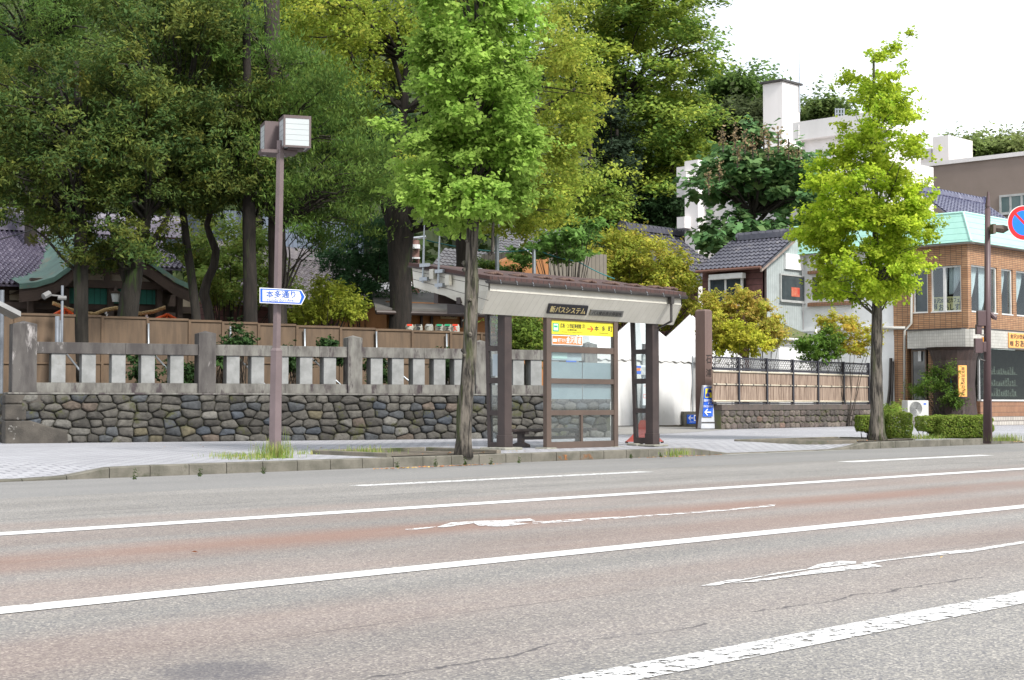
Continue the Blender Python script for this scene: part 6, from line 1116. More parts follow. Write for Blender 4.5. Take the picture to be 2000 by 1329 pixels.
m_dgalv = M('dull galvanised steel', (.2, .22, .25), (.15, .165, .19), 5, .6, metal=.3); mb = MB(); mb.tube([CP.P(CP.sh(3, 640)[0], 0, ztop), CP.P(CP.sh(3, 640)[0], 0, CP.sh(3, 567)[1])], .05, 10); mb.build('steel_post', m_dgalv, label='galvanised steel post at the extreme left edge behind the stone fence', cat='post')
ev = MB(); EF = Fr(WF.P(0, .8, 0), WF.u); P0, P1, P2 = EF.w(-70, 560), EF.w(0, 588), EF.w(41, 609); ev.prism([P0, P1, P2, P2 - UP * .1, P1 - UP * .1, P0 - UP * .1], EF.n * 1.2); ea = ev.build('gate_eave', M('pale grey metal eave', (.32, .32, .32), (.24, .24, .24), 3, .5), label='end of a pale grey metal eave entering at the left edge', cat='eave')
# ================================================================== VEGETATION
lm = attrmat('broad leaves', .7, .45, spec=.12); lmd = attrmat('dark evergreen leaves', .65, .4, spec=.14); lmg = attrmat('ginkgo leaves', .7, .5, spec=.1)
bk_g = M('ginkgo bark', (.15, .132, .11), (.022, .019, .016), 6.5, .95, 1.0, 14, stretch=(3.2, 3.2, .45), lo=.42, hi=.58, c3=(.045, .06, .013), c3scale=.9, c3lo=.51)
bk_d = M('dark bark', (.028, .022, .018), (.012, .01, .008), 4, .95, .9, 18, stretch=(3, 3, .5), c3=(.04, .055, .018), c3scale=1.1, c3lo=.6)
bk_m = M('mossy bark', (.035, .03, .024), (.016, .014, .011), 4, .95, .9, 18, stretch=(3, 3, .5), c3=(.03, .055, .01), c3scale=1.4, c3lo=.56)
bk_b = M('grey brown bark', (.06, .05, .04), (.026, .021, .017), 4, .95, .9, 18, stretch=(4, 4, .35))
def sg(*c): return [hexc(x) for x in c]
# palettes are leaf base colours
p_gink = [(0.264, 0.418, 0.072), (0.319, 0.495, 0.094), (0.187, 0.33, 0.055), (0.407, 0.55, 0.121)]
p_gink2 = [(0.477, 0.589, 0.044), (0.376, 0.526, 0.044), (0.276, 0.451, 0.038), (0.603, 0.678, 0.075)]
p_zel = [(0.25, 0.338, 0.044), (0.325, 0.4, 0.056), (0.188, 0.275, 0.037), (0.5, 0.475, 0.075), (0.225, 0.325, 0.05)]
p_dark = [(0.081, 0.143, 0.034), (0.137, 0.169, 0.031), (0.208, 0.202, 0.036), (0.046, 0.104, 0.034), (0.068, 0.13, 0.039)]
p_darkb = [(0.044, 0.093, 0.035), (0.058, 0.117, 0.039), (0.035, 0.069, 0.027)]
p_ced = [(0.104, 0.202, 0.042), (0.156, 0.267, 0.052), (0.065, 0.13, 0.036), (0.182, 0.234, 0.046)]
p_key = [(0.176, 0.298, 0.053), (0.263, 0.369, 0.062), (0.115, 0.211, 0.046), (0.491, 0.509, 0.07), (0.14, 0.246, 0.053)]
p_lite = [(0.196, 0.308, 0.07), (0.14, 0.238, 0.049), (0.28, 0.378, 0.098)]
p_yel = [(0.4, 0.42, 0.045), (0.26, 0.34, 0.045), (0.5, 0.46, 0.06), (0.2, 0.29, 0.045), (0.52, 0.36, 0.08), (0.3, 0.38, 0.05)]
p_org = [(0.55, 0.3, 0.08), (0.42, 0.42, 0.06), (0.5, 0.34, 0.1), (0.34, 0.44, 0.06), (0.4, 0.46, 0.07)]
p_map = [(.46, .48, .05), (.34, .42, .04), (.56, .5, .07)]
p_pau = [(0.12, 0.26, 0.1), (0.17, 0.32, 0.12), (0.09, 0.19, 0.075), (0.22, 0.31, 0.11)]
p_hedge = [(0.19, 0.31, 0.045), (0.13, 0.22, 0.035), (0.27, 0.36, 0.06), (0.3, 0.3, 0.08)]
def gbase(px, py, d): p = D(px, py, d); return (p.x, p.y, ztop)
d = depth(G(905, 888, Z1))
tree('ginkgo_tree', 'bright green ginkgo with mossy trunk rising through the kerbside tree pit by the shelter', 'tree', G(905, 889, Z1),
     [(905, 893, 18), (905, 860, 15.5), (908, 800, 14.5), (913, 740, 14.5), (918, 690, 14), (919, 620, 13.5), (922, 560, 14), (921, 500, 12.5), (923, 440, 11), (926, 370, 8), (930, 250, 6), (930, 100, 4), (930, -60, 3)], d,
     [(932, 20, 122, 130), (930, 130, 138, 110), (935, 230, 128, 100), (925, 330, 124, 85), (910, 400, 95, 60), (815, 300, 52, 38), (835, 395, 58, 40), (775, 268, 24, 18), (808, 345, 42, 34), (1000, 300, 62, 80), (870, 180, 72, 70), (760, 265, 18, 12), (985, 395, 45, 40), (930, -90, 110, 90)], 470, .23, 64000, .064, p_gink, lmg, bk_g,
     up=.35, fan=True, flat=.75, nbr=90, brr=.011, rdep=1.35, jit=.16, hollow=.3, tk=16)
mb = MB(); t_ = [o for o in C.objects if o.name.startswith('ginkgo_tree')][0]
for _ in range(26):
    mb = MB(); y = random.uniform(470, 700); p = D(920 - (y - 470) * .02, y, d); a = random.uniform(0, 6.28); dr_ = RT * math.cos(a) + FH * math.sin(a); r = .1; q = p + dr_ * r; s_ = random.uniform(.015, .04); mb.tube([p, q, q + dr_ * s_ + UP * s_ * .4], [s_ * 1.6, s_ * 1.3, s_ * .5], 7, jit=.2); mb.build('bark_burr', bk_g, t_, smooth=True)
mb = MB(); mb.tube([D(955, 497, d), D(962, 492, d - .05), D(963, 440, d - .05), D(966, 400, d - .05)], [.035, .03, .022, .01], 6); mb.build('limb', bk_g, t_)
P, cid, cc, ow = crown_points([(922, 660, 12, 45)], d - .12, 40, .04, 1500, 1, .5, rdep=.03)
d2 = depth(G(1713, 861, Z1))
tree('ginkgo_tree', 'tall conical yellow green ginkgo rising from the hedge in front of the cafe', 'tree', G(1713, 861, Z1),
     [(1713, 866, 21), (1713, 845, 15), (1712, 800, 12.5), (1712, 700, 11), (1713, 620, 10), (1712, 560, 8), (1710, 450, 6), (1708, 300, 5), (1708, 200, 3.4), (1706, 110, 2)], d2,
     [(1708, 150, 50, 60), (1712, 225, 66, 60), (1706, 300, 84, 60), (1735, 330, 72, 50), (1645, 350, 70, 52), (1695, 395, 116, 55), (1630, 420, 66, 44), (1775, 400, 45, 40), (1695, 460, 132, 60), (1765, 455, 72, 50), (1620, 450, 60, 44), (1695, 530, 120, 58), (1645, 560, 66, 36), (1755, 545, 58, 42), (1800, 350, 30, 16), (1812, 455, 20, 22), (1600, 440, 22, 16), (1690, 108, 12, 24), (1725, 110, 10, 22), (1742, 100, 8, 14), (1664, 150, 10, 12)], 360, .25, 60000, .064, p_gink2, lmg, bk_g,
     up=.35, fan=True, flat=.7, nbr=110, brr=.012, rdep=1.7, jit=.12, hollow=.25, tk=16)
# large yellow green tree behind the kerbside ginkgo
tree('zelkova_tree', 'large spreading yellow green tree with dark forked trunk behind the hoarding', 'tree', gbase(782, 700, 42),
     [(782, 745, 27), (778, 690, 24), (783, 600, 22), (781, 520, 23), (782, 460, 27), (776, 425, 26), (770, 360, 15), (778, 300, 11), (788, 220, 9), (796, 120, 7), (800, 0, 5)], 42,
     [(640, 60, 100, 90), (720, 120, 90, 80), (600, 20, 80, 60), (750, 30, 90, 80), (690, 190, 70, 34), (1090, 40, 60, 80), (1080, 140, 80, 80), (1120, 210, 75, 70), (1085, 280, 70, 60), (1070, 350, 70, 60), (1060, 410, 75, 50), (1000, 430, 60, 40), (1165, 200, 30, 40), (1130, 290, 32, 24), (880, 60, 120, 100), (950, 300, 110, 110), (820, 350, 60, 60)], 420, .5, 52000, .11, p_zel, lm, bk_d,
     limbs=[[(785, 440, 14), (815, 405, 12), (835, 360, 9), (880, 280, 6)], [(768, 440, 14), (748, 390, 9), (725, 330, 6)], [(785, 205, 8), (745, 190, 6), (715, 160, 5), (690, 120, 4), (670, 60, 3)], [(720, 165, 4), (722, 100, 3), (718, 40, 2)], [(790, 190, 7), (776, 140, 5), (760, 90, 4), (740, 20, 3)], [(800, 250, 6), (850, 200, 5), (900, 100, 3)], [(900, 300, 7), (1000, 250, 6), (1080, 200, 4), (1130, 170, 3)]],
     nbr=110, brr=.03, up=.3, flat=.55, rdep=3.2)
tree('cedar_tree', 'straight grey brown cedar trunk standing directly behind the kerbside ginkgo', 'tree', gbase(912, 690, 44), [(912, 745, 23), (911, 600, 21), (908, 480, 18), (906, 300, 15), (905, 100, 11), (905, -60, 8)], 44,
     [(905, 60, 90, 140), (900, 250, 80, 90)], 60, .6, 7000, .16, p_ced, lmd, bk_b, nbr=30, brr=.03, up=.0, droop=.5)
# conifer behind the lamp: drooping dark fronds
tree('conifer_tree', 'tall conifer with thick ridged grey trunk and drooping green fronds behind the street lamp', 'tree', gbase(543, 690, 38.5), [(543, 745, 19), (542, 600, 18), (541, 450, 17), (538, 300, 16), (533, 150, 16), (530, -20, 15)], 38.5,
     [(640, 300, 90, 110), (700, 370, 80, 70), (600, 400, 70, 70), (560, 250, 60, 90), (640, 200, 80, 60), (590, 130, 40, 60), (520, 320, 50, 80), (740, 330, 55, 60), (690, 440, 60, 30), (470, 100, 60, 100), (610, 460, 50, 30)], 230, .55, 36000, .13, p_ced, lmd, bk_b,
     nbr=130, brr=.022, up=-.1, droop=.9, asp=.25, flat=.45, rdep=2.6)
tree('evergreen_tree', 'evergreen with straight dark trunk left of the street lamp', 'tree', gbase(489, 690, 37.5), [(489, 745, 15), (489, 600, 14), (487, 480, 13), (486, 380, 12), (484, 200, 9), (480, 0, 7)], 37.5,
     [(460, 230, 85, 60), (475, 300, 75, 70), (430, 350, 60, 60), (500, 370, 50, 45), (400, 270, 50, 70), (520, 200, 30, 40)], 170, .42, 24000, .12, p_dark, lmd, bk_d, nbr=60, brr=.025, up=.25, asp=.35, rdep=2)
tree('evergreen_tree', 'dense olive brown evergreen on a thick leaning grey trunk behind the stone fence', 'tree', gbase(252, 690, 36.5), [(250, 745, 20), (247, 690, 19), (249, 630, 20), (254, 580, 19), (264, 530, 15), (276, 480, 12), (283, 430, 11), (285, 300, 8), (280, 150, 6)], 36.5,
     [(270, 150, 70, 70), (290, 230, 90, 70), (320, 280, 95, 70), (250, 320, 80, 70), (340, 340, 70, 55), (270, 400, 90, 45), (200, 200, 40, 60), (330, 180, 60, 60), (228, 465, 62, 40), (300, 475, 50, 44), (212, 512, 36, 24), (322, 515, 24, 18), (258, 500, 40, 30)], 290, .4, 40000, .12, p_dark, lmd, bk_m, nbr=80, brr=.03, up=.25, asp=.35, rdep=2.4, limbs=[[(256, 575, 10), (238, 520, 8), (225, 470, 6), (210, 420, 4)], [(268, 520, 8), (300, 470, 6), (330, 420, 4)]])
tree('evergreen_tree', 'dense olive brown evergreen with upright green mossed trunk at the left edge', 'tree', gbase(159, 690, 35.5), [(160, 745, 15), (159, 650, 14), (158, 540, 14), (158, 440, 12), (155, 300, 9), (150, 120, 6)], 35.5,
     [(110, 170, 95, 80), (60, 240, 90, 80), (140, 270, 80, 80), (70, 340, 90, 70), (160, 350, 80, 60), (30, 400, 60, 50), (130, 410, 80, 40), (0, 300, 60, 90), (-30, 180, 60, 90), (120, 445, 60, 22), (60, 430, 60, 24)], 270, .42, 36000, .12, p_dark, lmd, bk_m, nbr=80, brr=.03, up=.25, asp=.35, rdep=2.4)
tree('evergreen_tree', 'slim dark trunked evergreen between the leaning trunk and the winding trunk', 'tree', gbase(378, 690, 38), [(390, 745, 9), (385, 640, 9), (377, 560, 8.5), (365, 480, 8), (357, 410, 7), (350, 300, 5)], 38,
     [(360, 60, 80, 70), (300, 60, 90, 80), (250, 30, 80, 70), (400, 110, 70, 60), (440, 60, 60, 70), (370, 390, 60, 40)], 190, .45, 24000, .13, p_dark, lmd, bk_m, nbr=50, brr=.02, up=.25, asp=.35, rdep=2.5)
tree('evergreen_tree', 'small evergreen with winding S shaped pale brown trunk behind the fence', 'tree', gbase(412, 690, 39), [(416, 745, 9), (412, 640, 9), (405, 600, 10), (398, 575, 10), (404, 550, 9), (418, 520, 8), (422, 490, 7.5), (410, 460, 7), (404, 440, 6), (412, 410, 6), (420, 330, 4)], 39,
     [(415, 360, 60, 50), (440, 300, 50, 50)], 50, .4, 6000, .12, p_darkb, lmd, bk_b, nbr=20, brr=.02, up=.25, asp=.4, rdep=1.5)
tree('pine_tree', 'dark pine filling the upper left corner with fine needles', 'tree', gbase(60, 690, 46), [(60, 745, 14), (60, 400, 12), (65, 100, 9), (65, -80, 6)], 46, [(60, 40, 120, 90), (170, 60, 100, 90), (-20, 100, 60, 100), (140, -20, 120, 60)], 170, .6, 22000, .16, p_ced, lmd, bk_d, nbr=60, brr=.04, up=.2, asp=.2, rdep=3)
for i, (px, r, d_, lab, el) in enumerate(((482, 9, 52, 'distant straight cedar with dark trunk high above the left tree crowns', [(470, 60, 60, 90), (430, 140, 60, 60)]), (505, 7, 55, 'second distant cedar just right of the straight dark trunk, near the top edge', [(530, 60, 50, 80), (500, 160, 50, 60)]))):
    tree('cedar_tree', lab, 'tree', gbase(px, 700, d_), [(px, 700, r + 3), (px, 300, r), (px, 0, r - 2), (px, -60, r - 3)], d_, el, 60, .8, 8000, .2, p_darkb, lmd, bk_d, nbr=30, brr=.04, up=0, droop=.6, asp=.3)
# understory between the trunks
def bush(name, label, px, py, d_, ell, ncl, rc, nl, leaf, pal, mat=lm, group=None, base=None, nst=5, **kw):
    b = base or gbase(px, py, d_); t = thing(name, b, label, 'shrub' if 'tree' not in name else 'tree', group); mb = MB(); B_ = Vector(b)
    P, cid, cc, ow = crown_points(ell, d_, ncl, rc, nl, kw.get('flat', .7), kw.get('hollow', .3), kw.get('rdep'))
    for i in rng.choice(len(cc), min(kw.get('nbr', 24), len(cc)), replace=False):
        c = Vector(cc[i]); s = B_ + Vector((random.uniform(-.12, .12), random.uniform(-.12, .12), 0)); m_ = s.lerp(c, .5) + UP * (c - s).length * .1 - (c - s).cross(UP).cross(UP) * 0; mb.tube([s, s.lerp(m_, .5) + Vector(rng.normal(0, .04, 3)), m_, c], [kw.get('brr', .03), kw.get('brr', .03) * .8, kw.get('brr', .03) * .55, .006], 5, caps=False)
    mb.build('stem', kw.get('bark', bk_b), t, smooth=True); quads_object('foliage', leaf_arrays(P, leaf, kw.get('up', .4), asp=kw.get('asp', .5), droop=kw.get('droop', 0), outw=ow), pick_cols(pal, cid, ncl), mat, t); return t
bush('leafy_tree', 'pale yellow green leafy tree in sun between the dark trunks behind the hoarding', 440, 640, 47, [(440, 470, 55, 60), (420, 540, 60, 60), (470, 560, 60, 50), (390, 500, 35, 50), (500, 500, 40, 60), (560, 560, 30, 40)], 160, .4, 15000, .13, p_lite + [(.3, .28, .06)], rdep=2, nbr=40)
bush('leafy_tree', 'sunny yellow green tree glimpsed behind the leaning trunk at the shrine', 130, 500, 54, [(60, 440, 60, 40), (160, 440, 60, 30), (120, 330, 60, 60), (230, 440, 40, 30)], 70, .5, 7000, .16, p_lite, rdep=2)
bush('young_shrub', 'yellow green shrub with feathery leaves right of the street sign', 630, 690, 40.5, [(620, 600, 55, 35), (660, 585, 50, 40), (590, 620, 40, 25), (690, 610, 30, 25), (640, 560, 30, 20)], 120, .24, 9000, .1, [(.28, .33, .04), (.2, .28, .04), (.4, .4, .06)], rdep=1.2)
bush('podocarp_tree', 'dense blue green evergreen with upright shoots behind the hoarding', 720, 690, 45, [(720, 480, 55, 60), (690, 540, 50, 60), (745, 560, 60, 60), (700, 600, 50, 30), (760, 480, 35, 50), (650, 510, 20, 30)], 200, .32, 20000, .13, [(.05, .12, .05), (.035, .085, .035), (.07, .15, .06)], lmd, rdep=2, up=.6, asp=.3)
bush('green_shrub', 'green shrub with a little yellow beside the shelter left pillar behind the fence', 1030, 720, 40, [(1030, 645, 42, 32), (1000, 680, 30, 30), (1055, 680, 30, 30), (985, 640, 20, 20)], 110, .26, 9000, .1, [(.14, .22, .04), (.1, .17, .03), (.2, .25, .04)], rdep=1.3)
bush('ivy_shrub', 'dark ivy mass on the house wall above the shelter roof', 950, 640, 48, [(950, 525, 35, 20), (900, 540, 25, 12), (1000, 528, 25, 10), (940, 560, 40, 14)], 80, .2, 7000, .1, [(.06, .13, .025), (.04, .09, .02), (.14, .18, .03)], lmd, rdep=.5)
for i, (px, py, lab) in enumerate(((640, 680, 'small dark glossy shrub behind the second stone bay right of the lamp'), (430, 690, 'low dark shrub at the foot of the winding trunk'), (570, 700, 'loose dark shrub just right of the lamp post behind the balusters'), (868, 706, 'small dark green shrub poking over the fence rail left of the ginkgo'), (735, 720, 'low dark shrub beside the forked trunk base'), (470, 660, 'low dark shrub at the foot of the straight dark trunk'), (275, 715, 'small dark shrub behind the balusters near the leaning trunk'), (355, 730, 'small leafy plant low behind the first stone bay'))):
    bush('dark_shrub', lab, px, 745, 34 + px * .0035, [(px, py, 24, 24), (px + 8, py + 20, 20, 18)], 26, .16, 1600, .1, p_darkb + [(.06, .12, .03)], lmd, 'small dark shrubs behind the stone fence', rdep=.5, brr=.012, nbr=14)
bush('persimmon_tree', 'broad yellow green tree tinged orange rising behind the shelter roof', 1240, 700, 67, [(1180, 500, 60, 40), (1240, 500, 80, 50), (1300, 550, 62, 55), (1190, 560, 90, 56), (1320, 600, 55, 50), (1140, 530, 50, 36), (1325, 520, 28, 38), (1260, 620, 60, 30), (1215, 470, 40, 22)], 340, .5, 32000, .17, p_yel, rdep=2.3, nbr=60)
bush('catalpa_tree', 'light green broad leaved branch tree left of the yellow green tree', 1110, 640, 47, [(1100, 470, 50, 24), (1140, 445, 35, 20), (1060, 490, 45, 18), (1120, 500, 35, 20), (1020, 500, 30, 12)], 90, .3, 4200, .2, [(.15, .29, .06), (.2, .34, .09), (.11, .22, .05)], rdep=1.6, flat=.3, up=.9, droop=.4, nbr=30)
tree('paulownia_tree', 'big leaved dark green paulownia with brown seed clusters behind the timber house', 'tree', (D(1470, 480, 70).x, D(1470, 480, 70).y, Z1), [(1468, 760, 9), (1468, 500, 8), (1470, 420, 6), (1476, 340, 4)], 70,
     [(1470, 300, 80, 40), (1420, 340, 60, 40), (1540, 340, 55, 50), (1480, 360, 80, 50), (1390, 370, 40, 22), (1560, 410, 50, 40), (1420, 450, 62, 40), (1500, 460, 60, 30), (1385, 480, 28, 24), (1590, 380, 30, 50)], 330, .52, 6800, .4, p_pau, lmd, bk_b, limbs=[[(1468, 450, 5), (1510, 400, 4), (1550, 360, 3)], [(1468, 430, 4), (1430, 380, 3), (1400, 350, 2)]], nbr=60, brr=.05, up=.9, droop=.8, asp=.8, flat=.6, rdep=3.5)
pw = [o for o in C.objects if o.name == 'paulownia_tree'][0]
for px, py in ((1412, 268), (1436, 262), (1455, 272), (1492, 266), (1500, 285), (1520, 270), (1540, 284), (1440, 300), (1384, 352), (1560, 300), (1405, 330), (1470, 280)):
    c = D(px, py + 2, 67.2); mb = MB(); mb.tube([c - UP * .6, c + UP * .3], .03, 5); mb.build('stalk', bk_b, pw); P = np.array(c) + np.clip(rng.normal(size=(60, 3)), -2, 2) * np.array((.1, .1, .26)); quads_object('seed_cluster', leaf_arrays(P, .14, .2), np.array((.38, .29, .17)) * rng.uniform(.6, 1.3, (60, 1)), lm, pw)
for i, (px, py, d_, el, pal, lab) in enumerate(((1440, 740, 54.0, [(1440, 610, 36, 46), (1418, 660, 30, 30), (1452, 580, 22, 24)], p_org, 'orange tinged shrub in front of the brown boarded wall'), (1492, 740, 54.5, [(1492, 630, 34, 46), (1515, 660, 22, 26), (1480, 600, 18, 18)], p_org, 'orange tinged shrub in front of the grey corrugated gable'), (1385, 740, 53.5, [(1385, 610, 24, 40), (1395, 650, 22, 30)], p_org + p_map, 'yellow and orange shrub just right of the stone pillar top'), (1450, 750, 52.5, [(1450, 660, 48, 32), (1420, 680, 26, 22), (1480, 680, 26, 22)], p_map, 'rounded bright yellow green maple over the bamboo fence'), (1600, 750, 56, [(1600, 690, 38, 26), (1580, 670, 24, 20), (1620, 660, 24, 24)], [(.13, .26, .04), (.1, .2, .035), (.2, .3, .05)], 'loose green shrub before the white stucco wall'), (1655, 750, 56.5, [(1640, 640, 40, 26), (1690, 655, 32, 32), (1620, 625, 26, 16), (1665, 680, 30, 20)], p_map + p_org[:1], 'slender yellow and orange maple behind the right end of the bamboo fence'))):
    bush('garden_shrub', lab, px, py, d_, el, 100, .22, 6500, .11, pal, group='autumn tinted shrubs behind the bamboo fence', base=(D(px, py, d_).x, D(px, py, d_).y, Z1), rdep=1, droop=.4, nbr=9, brr=.018)
# hedges and the bush by the cafe door
def hedge(name, label, x0, x1, yt, yb, px, d_, ncl, nl): return bush(name, label, px, yb, d_, [((x0 + x1) / 2, (yt + yb) / 2 + 1, (x1 - x0) / 2, (yb - yt) / 2)], ncl, .12, nl, .05, p_hedge, lm, 'clipped hedges in the kerbside bed', base=tuple(G(px, yb + 2, Z1)), rdep=.5, hollow=.55, flat=.8, nbr=40, brr=.012, up=.5)
dh = depth(G(1740, 858, Z1))
def hedge(name, label, base, boxes, n, d_, grp='clipped hedges in the kerbside bed'):
    t = thing(name, base, label, 'hedge', grp); P = []; O = []; k = d_ / F_PX
    ar = np.array([(b[1] - b[0]) * (b[3] - b[2]) for b in boxes], float); mb = MB()
    for i in rng.choice(len(boxes), n, p=ar / ar.sum()):
        x0, x1, y0, y1, dep = boxes[i]; u, v, w_ = rng.uniform(-1, 1, 3); q = np.array((u, v, w_)); m_ = np.abs(q).max(); ax = rng.integers(0, 3)
        if rng.uniform() < .8: q[ax] = np.sign(q[ax]) * rng.uniform(.86, 1.02)
        q = np.sign(q) * np.abs(q) ** .9; nn = np.linalg.norm(q); q = q / max(1, (np.abs(q) ** 5).sum() ** .2)
        bump = 1 + .05 * math.sin(q[0] * 9 + x0) + .06 * math.sin(q[2] * 7 + q[1] * 5); c = np.array(D((x0 + x1) / 2, (y0 + y1) / 2, d_)); h = (x1 - x0) / 2 * k, dep, (y1 - y0) / 2 * k
        o = np.array(RT) * q[0] * h[0] * bump + np.array(FH) * q[1] * h[1] + np.array((0, 0, q[2] * h[2] * bump)); P.append(c + o); O.append(o / (np.linalg.norm(o) + 1e-6))
    for x0, x1, y0, y1, dep in boxes:
        for _ in range(int((x1 - x0) / 5)): p = D(random.uniform(x0 + 6, x1 - 6), y1, d_); p.z = base[2]; q = p + RT * random.uniform(-.15, .15) + UP * (y1 - y0) * k * .7 + FH * random.uniform(-.2, .2); mb.tube([p, p.lerp(q, .5) + RT * random.uniform(-.03, .03), q], [.012, .009, .004], 5)
    mb.build('stem', bk_b, t); cid = rng.integers(0, 60, len(P)); quads_object('foliage', leaf_arrays(np.array(P), .05, .5, asp=.55, outw=np.array(O) * 1.6), pick_cols(p_hedge, cid, 60, .3, .1), lm, t)
hedge('clipped_hedge', 'clipped green hedge wrapped round the foot of the yellow green ginkgo', tuple(G(1735, 860, Z1)), [(1724, 1776, 806, 857, .5), (1674, 1704, 812, 842, .3), (1690, 1728, 818, 846, .35)], 15000, dh)
hedge('clipped_hedge', 'long clipped green hedge in front of the air conditioner, left of the plum pole', tuple(G(1865, 858, Z1)), [(1816, 1900, 812, 855, .55), (1850, 1934, 812, 854, .5), (1794, 1834, 813, 842, .4)], 24000, dh + 1.5)
dc = depth(CL.w(1835, 760, -1.0)); bush('doorway_bush', 'loose dark green bush beside the cafe door behind the air conditioner', 1838, 812, dc, [(1835, 740, 28, 24), (1815, 755, 26, 24), (1850, 770, 28, 30), (1845, 725, 20, 18), (1800, 760, 20, 18), (1860, 790, 16, 18)], 150, .22, 8000, .08, [(.06, .13, .025), (.09, .17, .03), (.14, .2, .03)], lm, base=(D(1840, 815, dc).x, D(1840, 815, dc).y, Z1), rdep=.9, nbr=30, brr=.015)
bush('flower_shrub', 'small green shrub at the brick pillar foot behind the hedge', 1742, 806, dh + 9, [(1742, 800, 20, 10)], 24, .14, 1500, .07, p_hedge, lm, base=(D(1742, 815, dh + 9).x, D(1742, 815, dh + 9).y, Z1), rdep=.4, nbr=10, brr=.01)
# large trees on the slope
kd = 100
tree('hillside_zelkova', 'huge dark zelkova on the slope with yellowish spray tips against the sky', 'tree', (D(1240, 600, kd).x, D(1240, 600, kd).y, 0), [(1235, 780, 18), (1232, 500, 16), (1225, 350, 14), (1210, 200, 10), (1190, 60, 7)], kd,
     [(1200, 60, 90, 60), (1290, 40, 85, 50), (1330, 110, 70, 40), (1200, 150, 70, 50), (1290, 170, 90, 50), (1340, 200, 50, 30), (1250, 240, 90, 50), (1340, 270, 60, 40), (1290, 300, 90, 50), (1350, 330, 45, 40), (1240, 340, 60, 50), (1300, 390, 70, 50), (1120, 50, 60, 60), (1140, 150, 50, 60), (1330, 20, 60, 40), (1370, 60, 26, 30), (1365, 140, 30, 26), (1220, 20, 80, 30), (1150, -20, 90, 40)], 420, 1.25, 60000, .3, p_key, lmd, bk_d,
     limbs=[[(1225, 350, 8), (1270, 280, 6), (1320, 230, 4)], [(1215, 230, 7), (1250, 170, 5), (1300, 120, 3)], [(1215, 260, 7), (1170, 200, 5), (1140, 120, 3)], [(1230, 400, 8), (1290, 360, 5), (1340, 340, 3)], [(1300, 120, 3), (1340, 60, 2)]], nbr=110, brr=.07, up=.8, flat=.3, asp=.6, rdep=7, hollow=.3)
for i, (px, py, d_, el, pal, lab) in enumerate(((1150, 780, 92, [(1130, 380, 60, 60), (1170, 430, 60, 50), (1100, 440, 40, 40), (1190, 370, 40, 50)], p_key, 'darker layered tree at the foot of the slope behind the yellow green tree'), (1310, 780, 98, [(1310, 420, 50, 50), (1270, 400, 40, 60), (1240, 430, 40, 40)], p_darkb, 'dark evergreen below the huge zelkova beside the white building'), (1200, 780, 95, [(1205, 330, 36, 90), (1180, 260, 36, 60), (1215, 420, 36, 50)], [(.045, .07, .04), (.03, .05, .028)], 'grey green conifer like tree in the shade left of the huge zelkova'),
     (720, 780, 60, [(700, 250, 60, 40), (740, 290, 50, 50), (650, 270, 50, 40)], p_darkb, 'dark holly like tree behind the yellow green canopy'), (330, 780, 60, [(430, 110, 60, 50), (380, 150, 60, 60), (300, 170, 70, 60)], p_darkb, 'deep green broadleaf tree behind the olive evergreens'), (20, 780, 62, [(40, 130, 80, 90), (120, 180, 70, 70), (-20, 250, 60, 80)], p_darkb, 'deep green broadleaf tree in the left background'))):
    tree('slope_tree', lab, 'tree', (D(px, py, d_).x, D(px, py, d_).y, 0), [(px, 780, 9), (px, 400, 6), (px + 5, 250, 3)], d_, el, 90, .9, 12000, .24, pal, lmd, bk_d, 'trees on the lower slope', nbr=30, brr=.06, up=.5, flat=.5, rdep=3.5)
for i, (px, cy, rx, ry, d_, pal, lab) in enumerate(((1425, 185, 45, 34, 112, [(0.095, 0.162, 0.048), (0.152, 0.247, 0.057)], 'round green hill tree with bright crest right of the huge zelkova'), (1465, 200, 34, 34, 114, [(0.095, 0.171, 0.057), (0.171, 0.266, 0.067)], 'green hill tree touching the chimney tower'), (1420, 250, 55, 42, 108, [(0.076, 0.104, 0.042), (0.104, 0.133, 0.057)], 'rounded olive hill tree below the crest'), (1475, 255, 35, 40, 109, [(0.076, 0.104, 0.042), (0.114, 0.142, 0.057)], 'rounded olive hill tree beside the chimney tower base'), (1600, 232, 45, 26, 125, [(0.133, 0.209, 0.057), (0.190, 0.247, 0.076)], 'hill tree seen right of the chimney tower'), (1890, 300, 36, 26, 150, [(0.171, 0.247, 0.067), (0.228, 0.285, 0.095)], 'hill tree above the taupe roof, leftmost'), (1945, 302, 36, 22, 150, [(0.171, 0.228, 0.067), (0.228, 0.266, 0.095)], 'hill tree above the taupe roof, middle'), (1990, 296, 36, 24, 150, [(0.190, 0.247, 0.076), (0.247, 0.285, 0.095)], 'hill tree above the taupe roof at the right edge'))):
    p = D(px, cy + ry, d_); tree('hill_tree', lab, 'tree', (p.x, p.y, max(0, p.z - 6)), [(px, cy + ry + 25, 3), (px, cy, 2)], d_, [(px, cy, rx, ry)], 70, 1.3, 7000, .4, pal, lmd, bk_d, 'trees along the hill crest', nbr=16, brr=.1, up=.5, flat=.6, rdep=4)
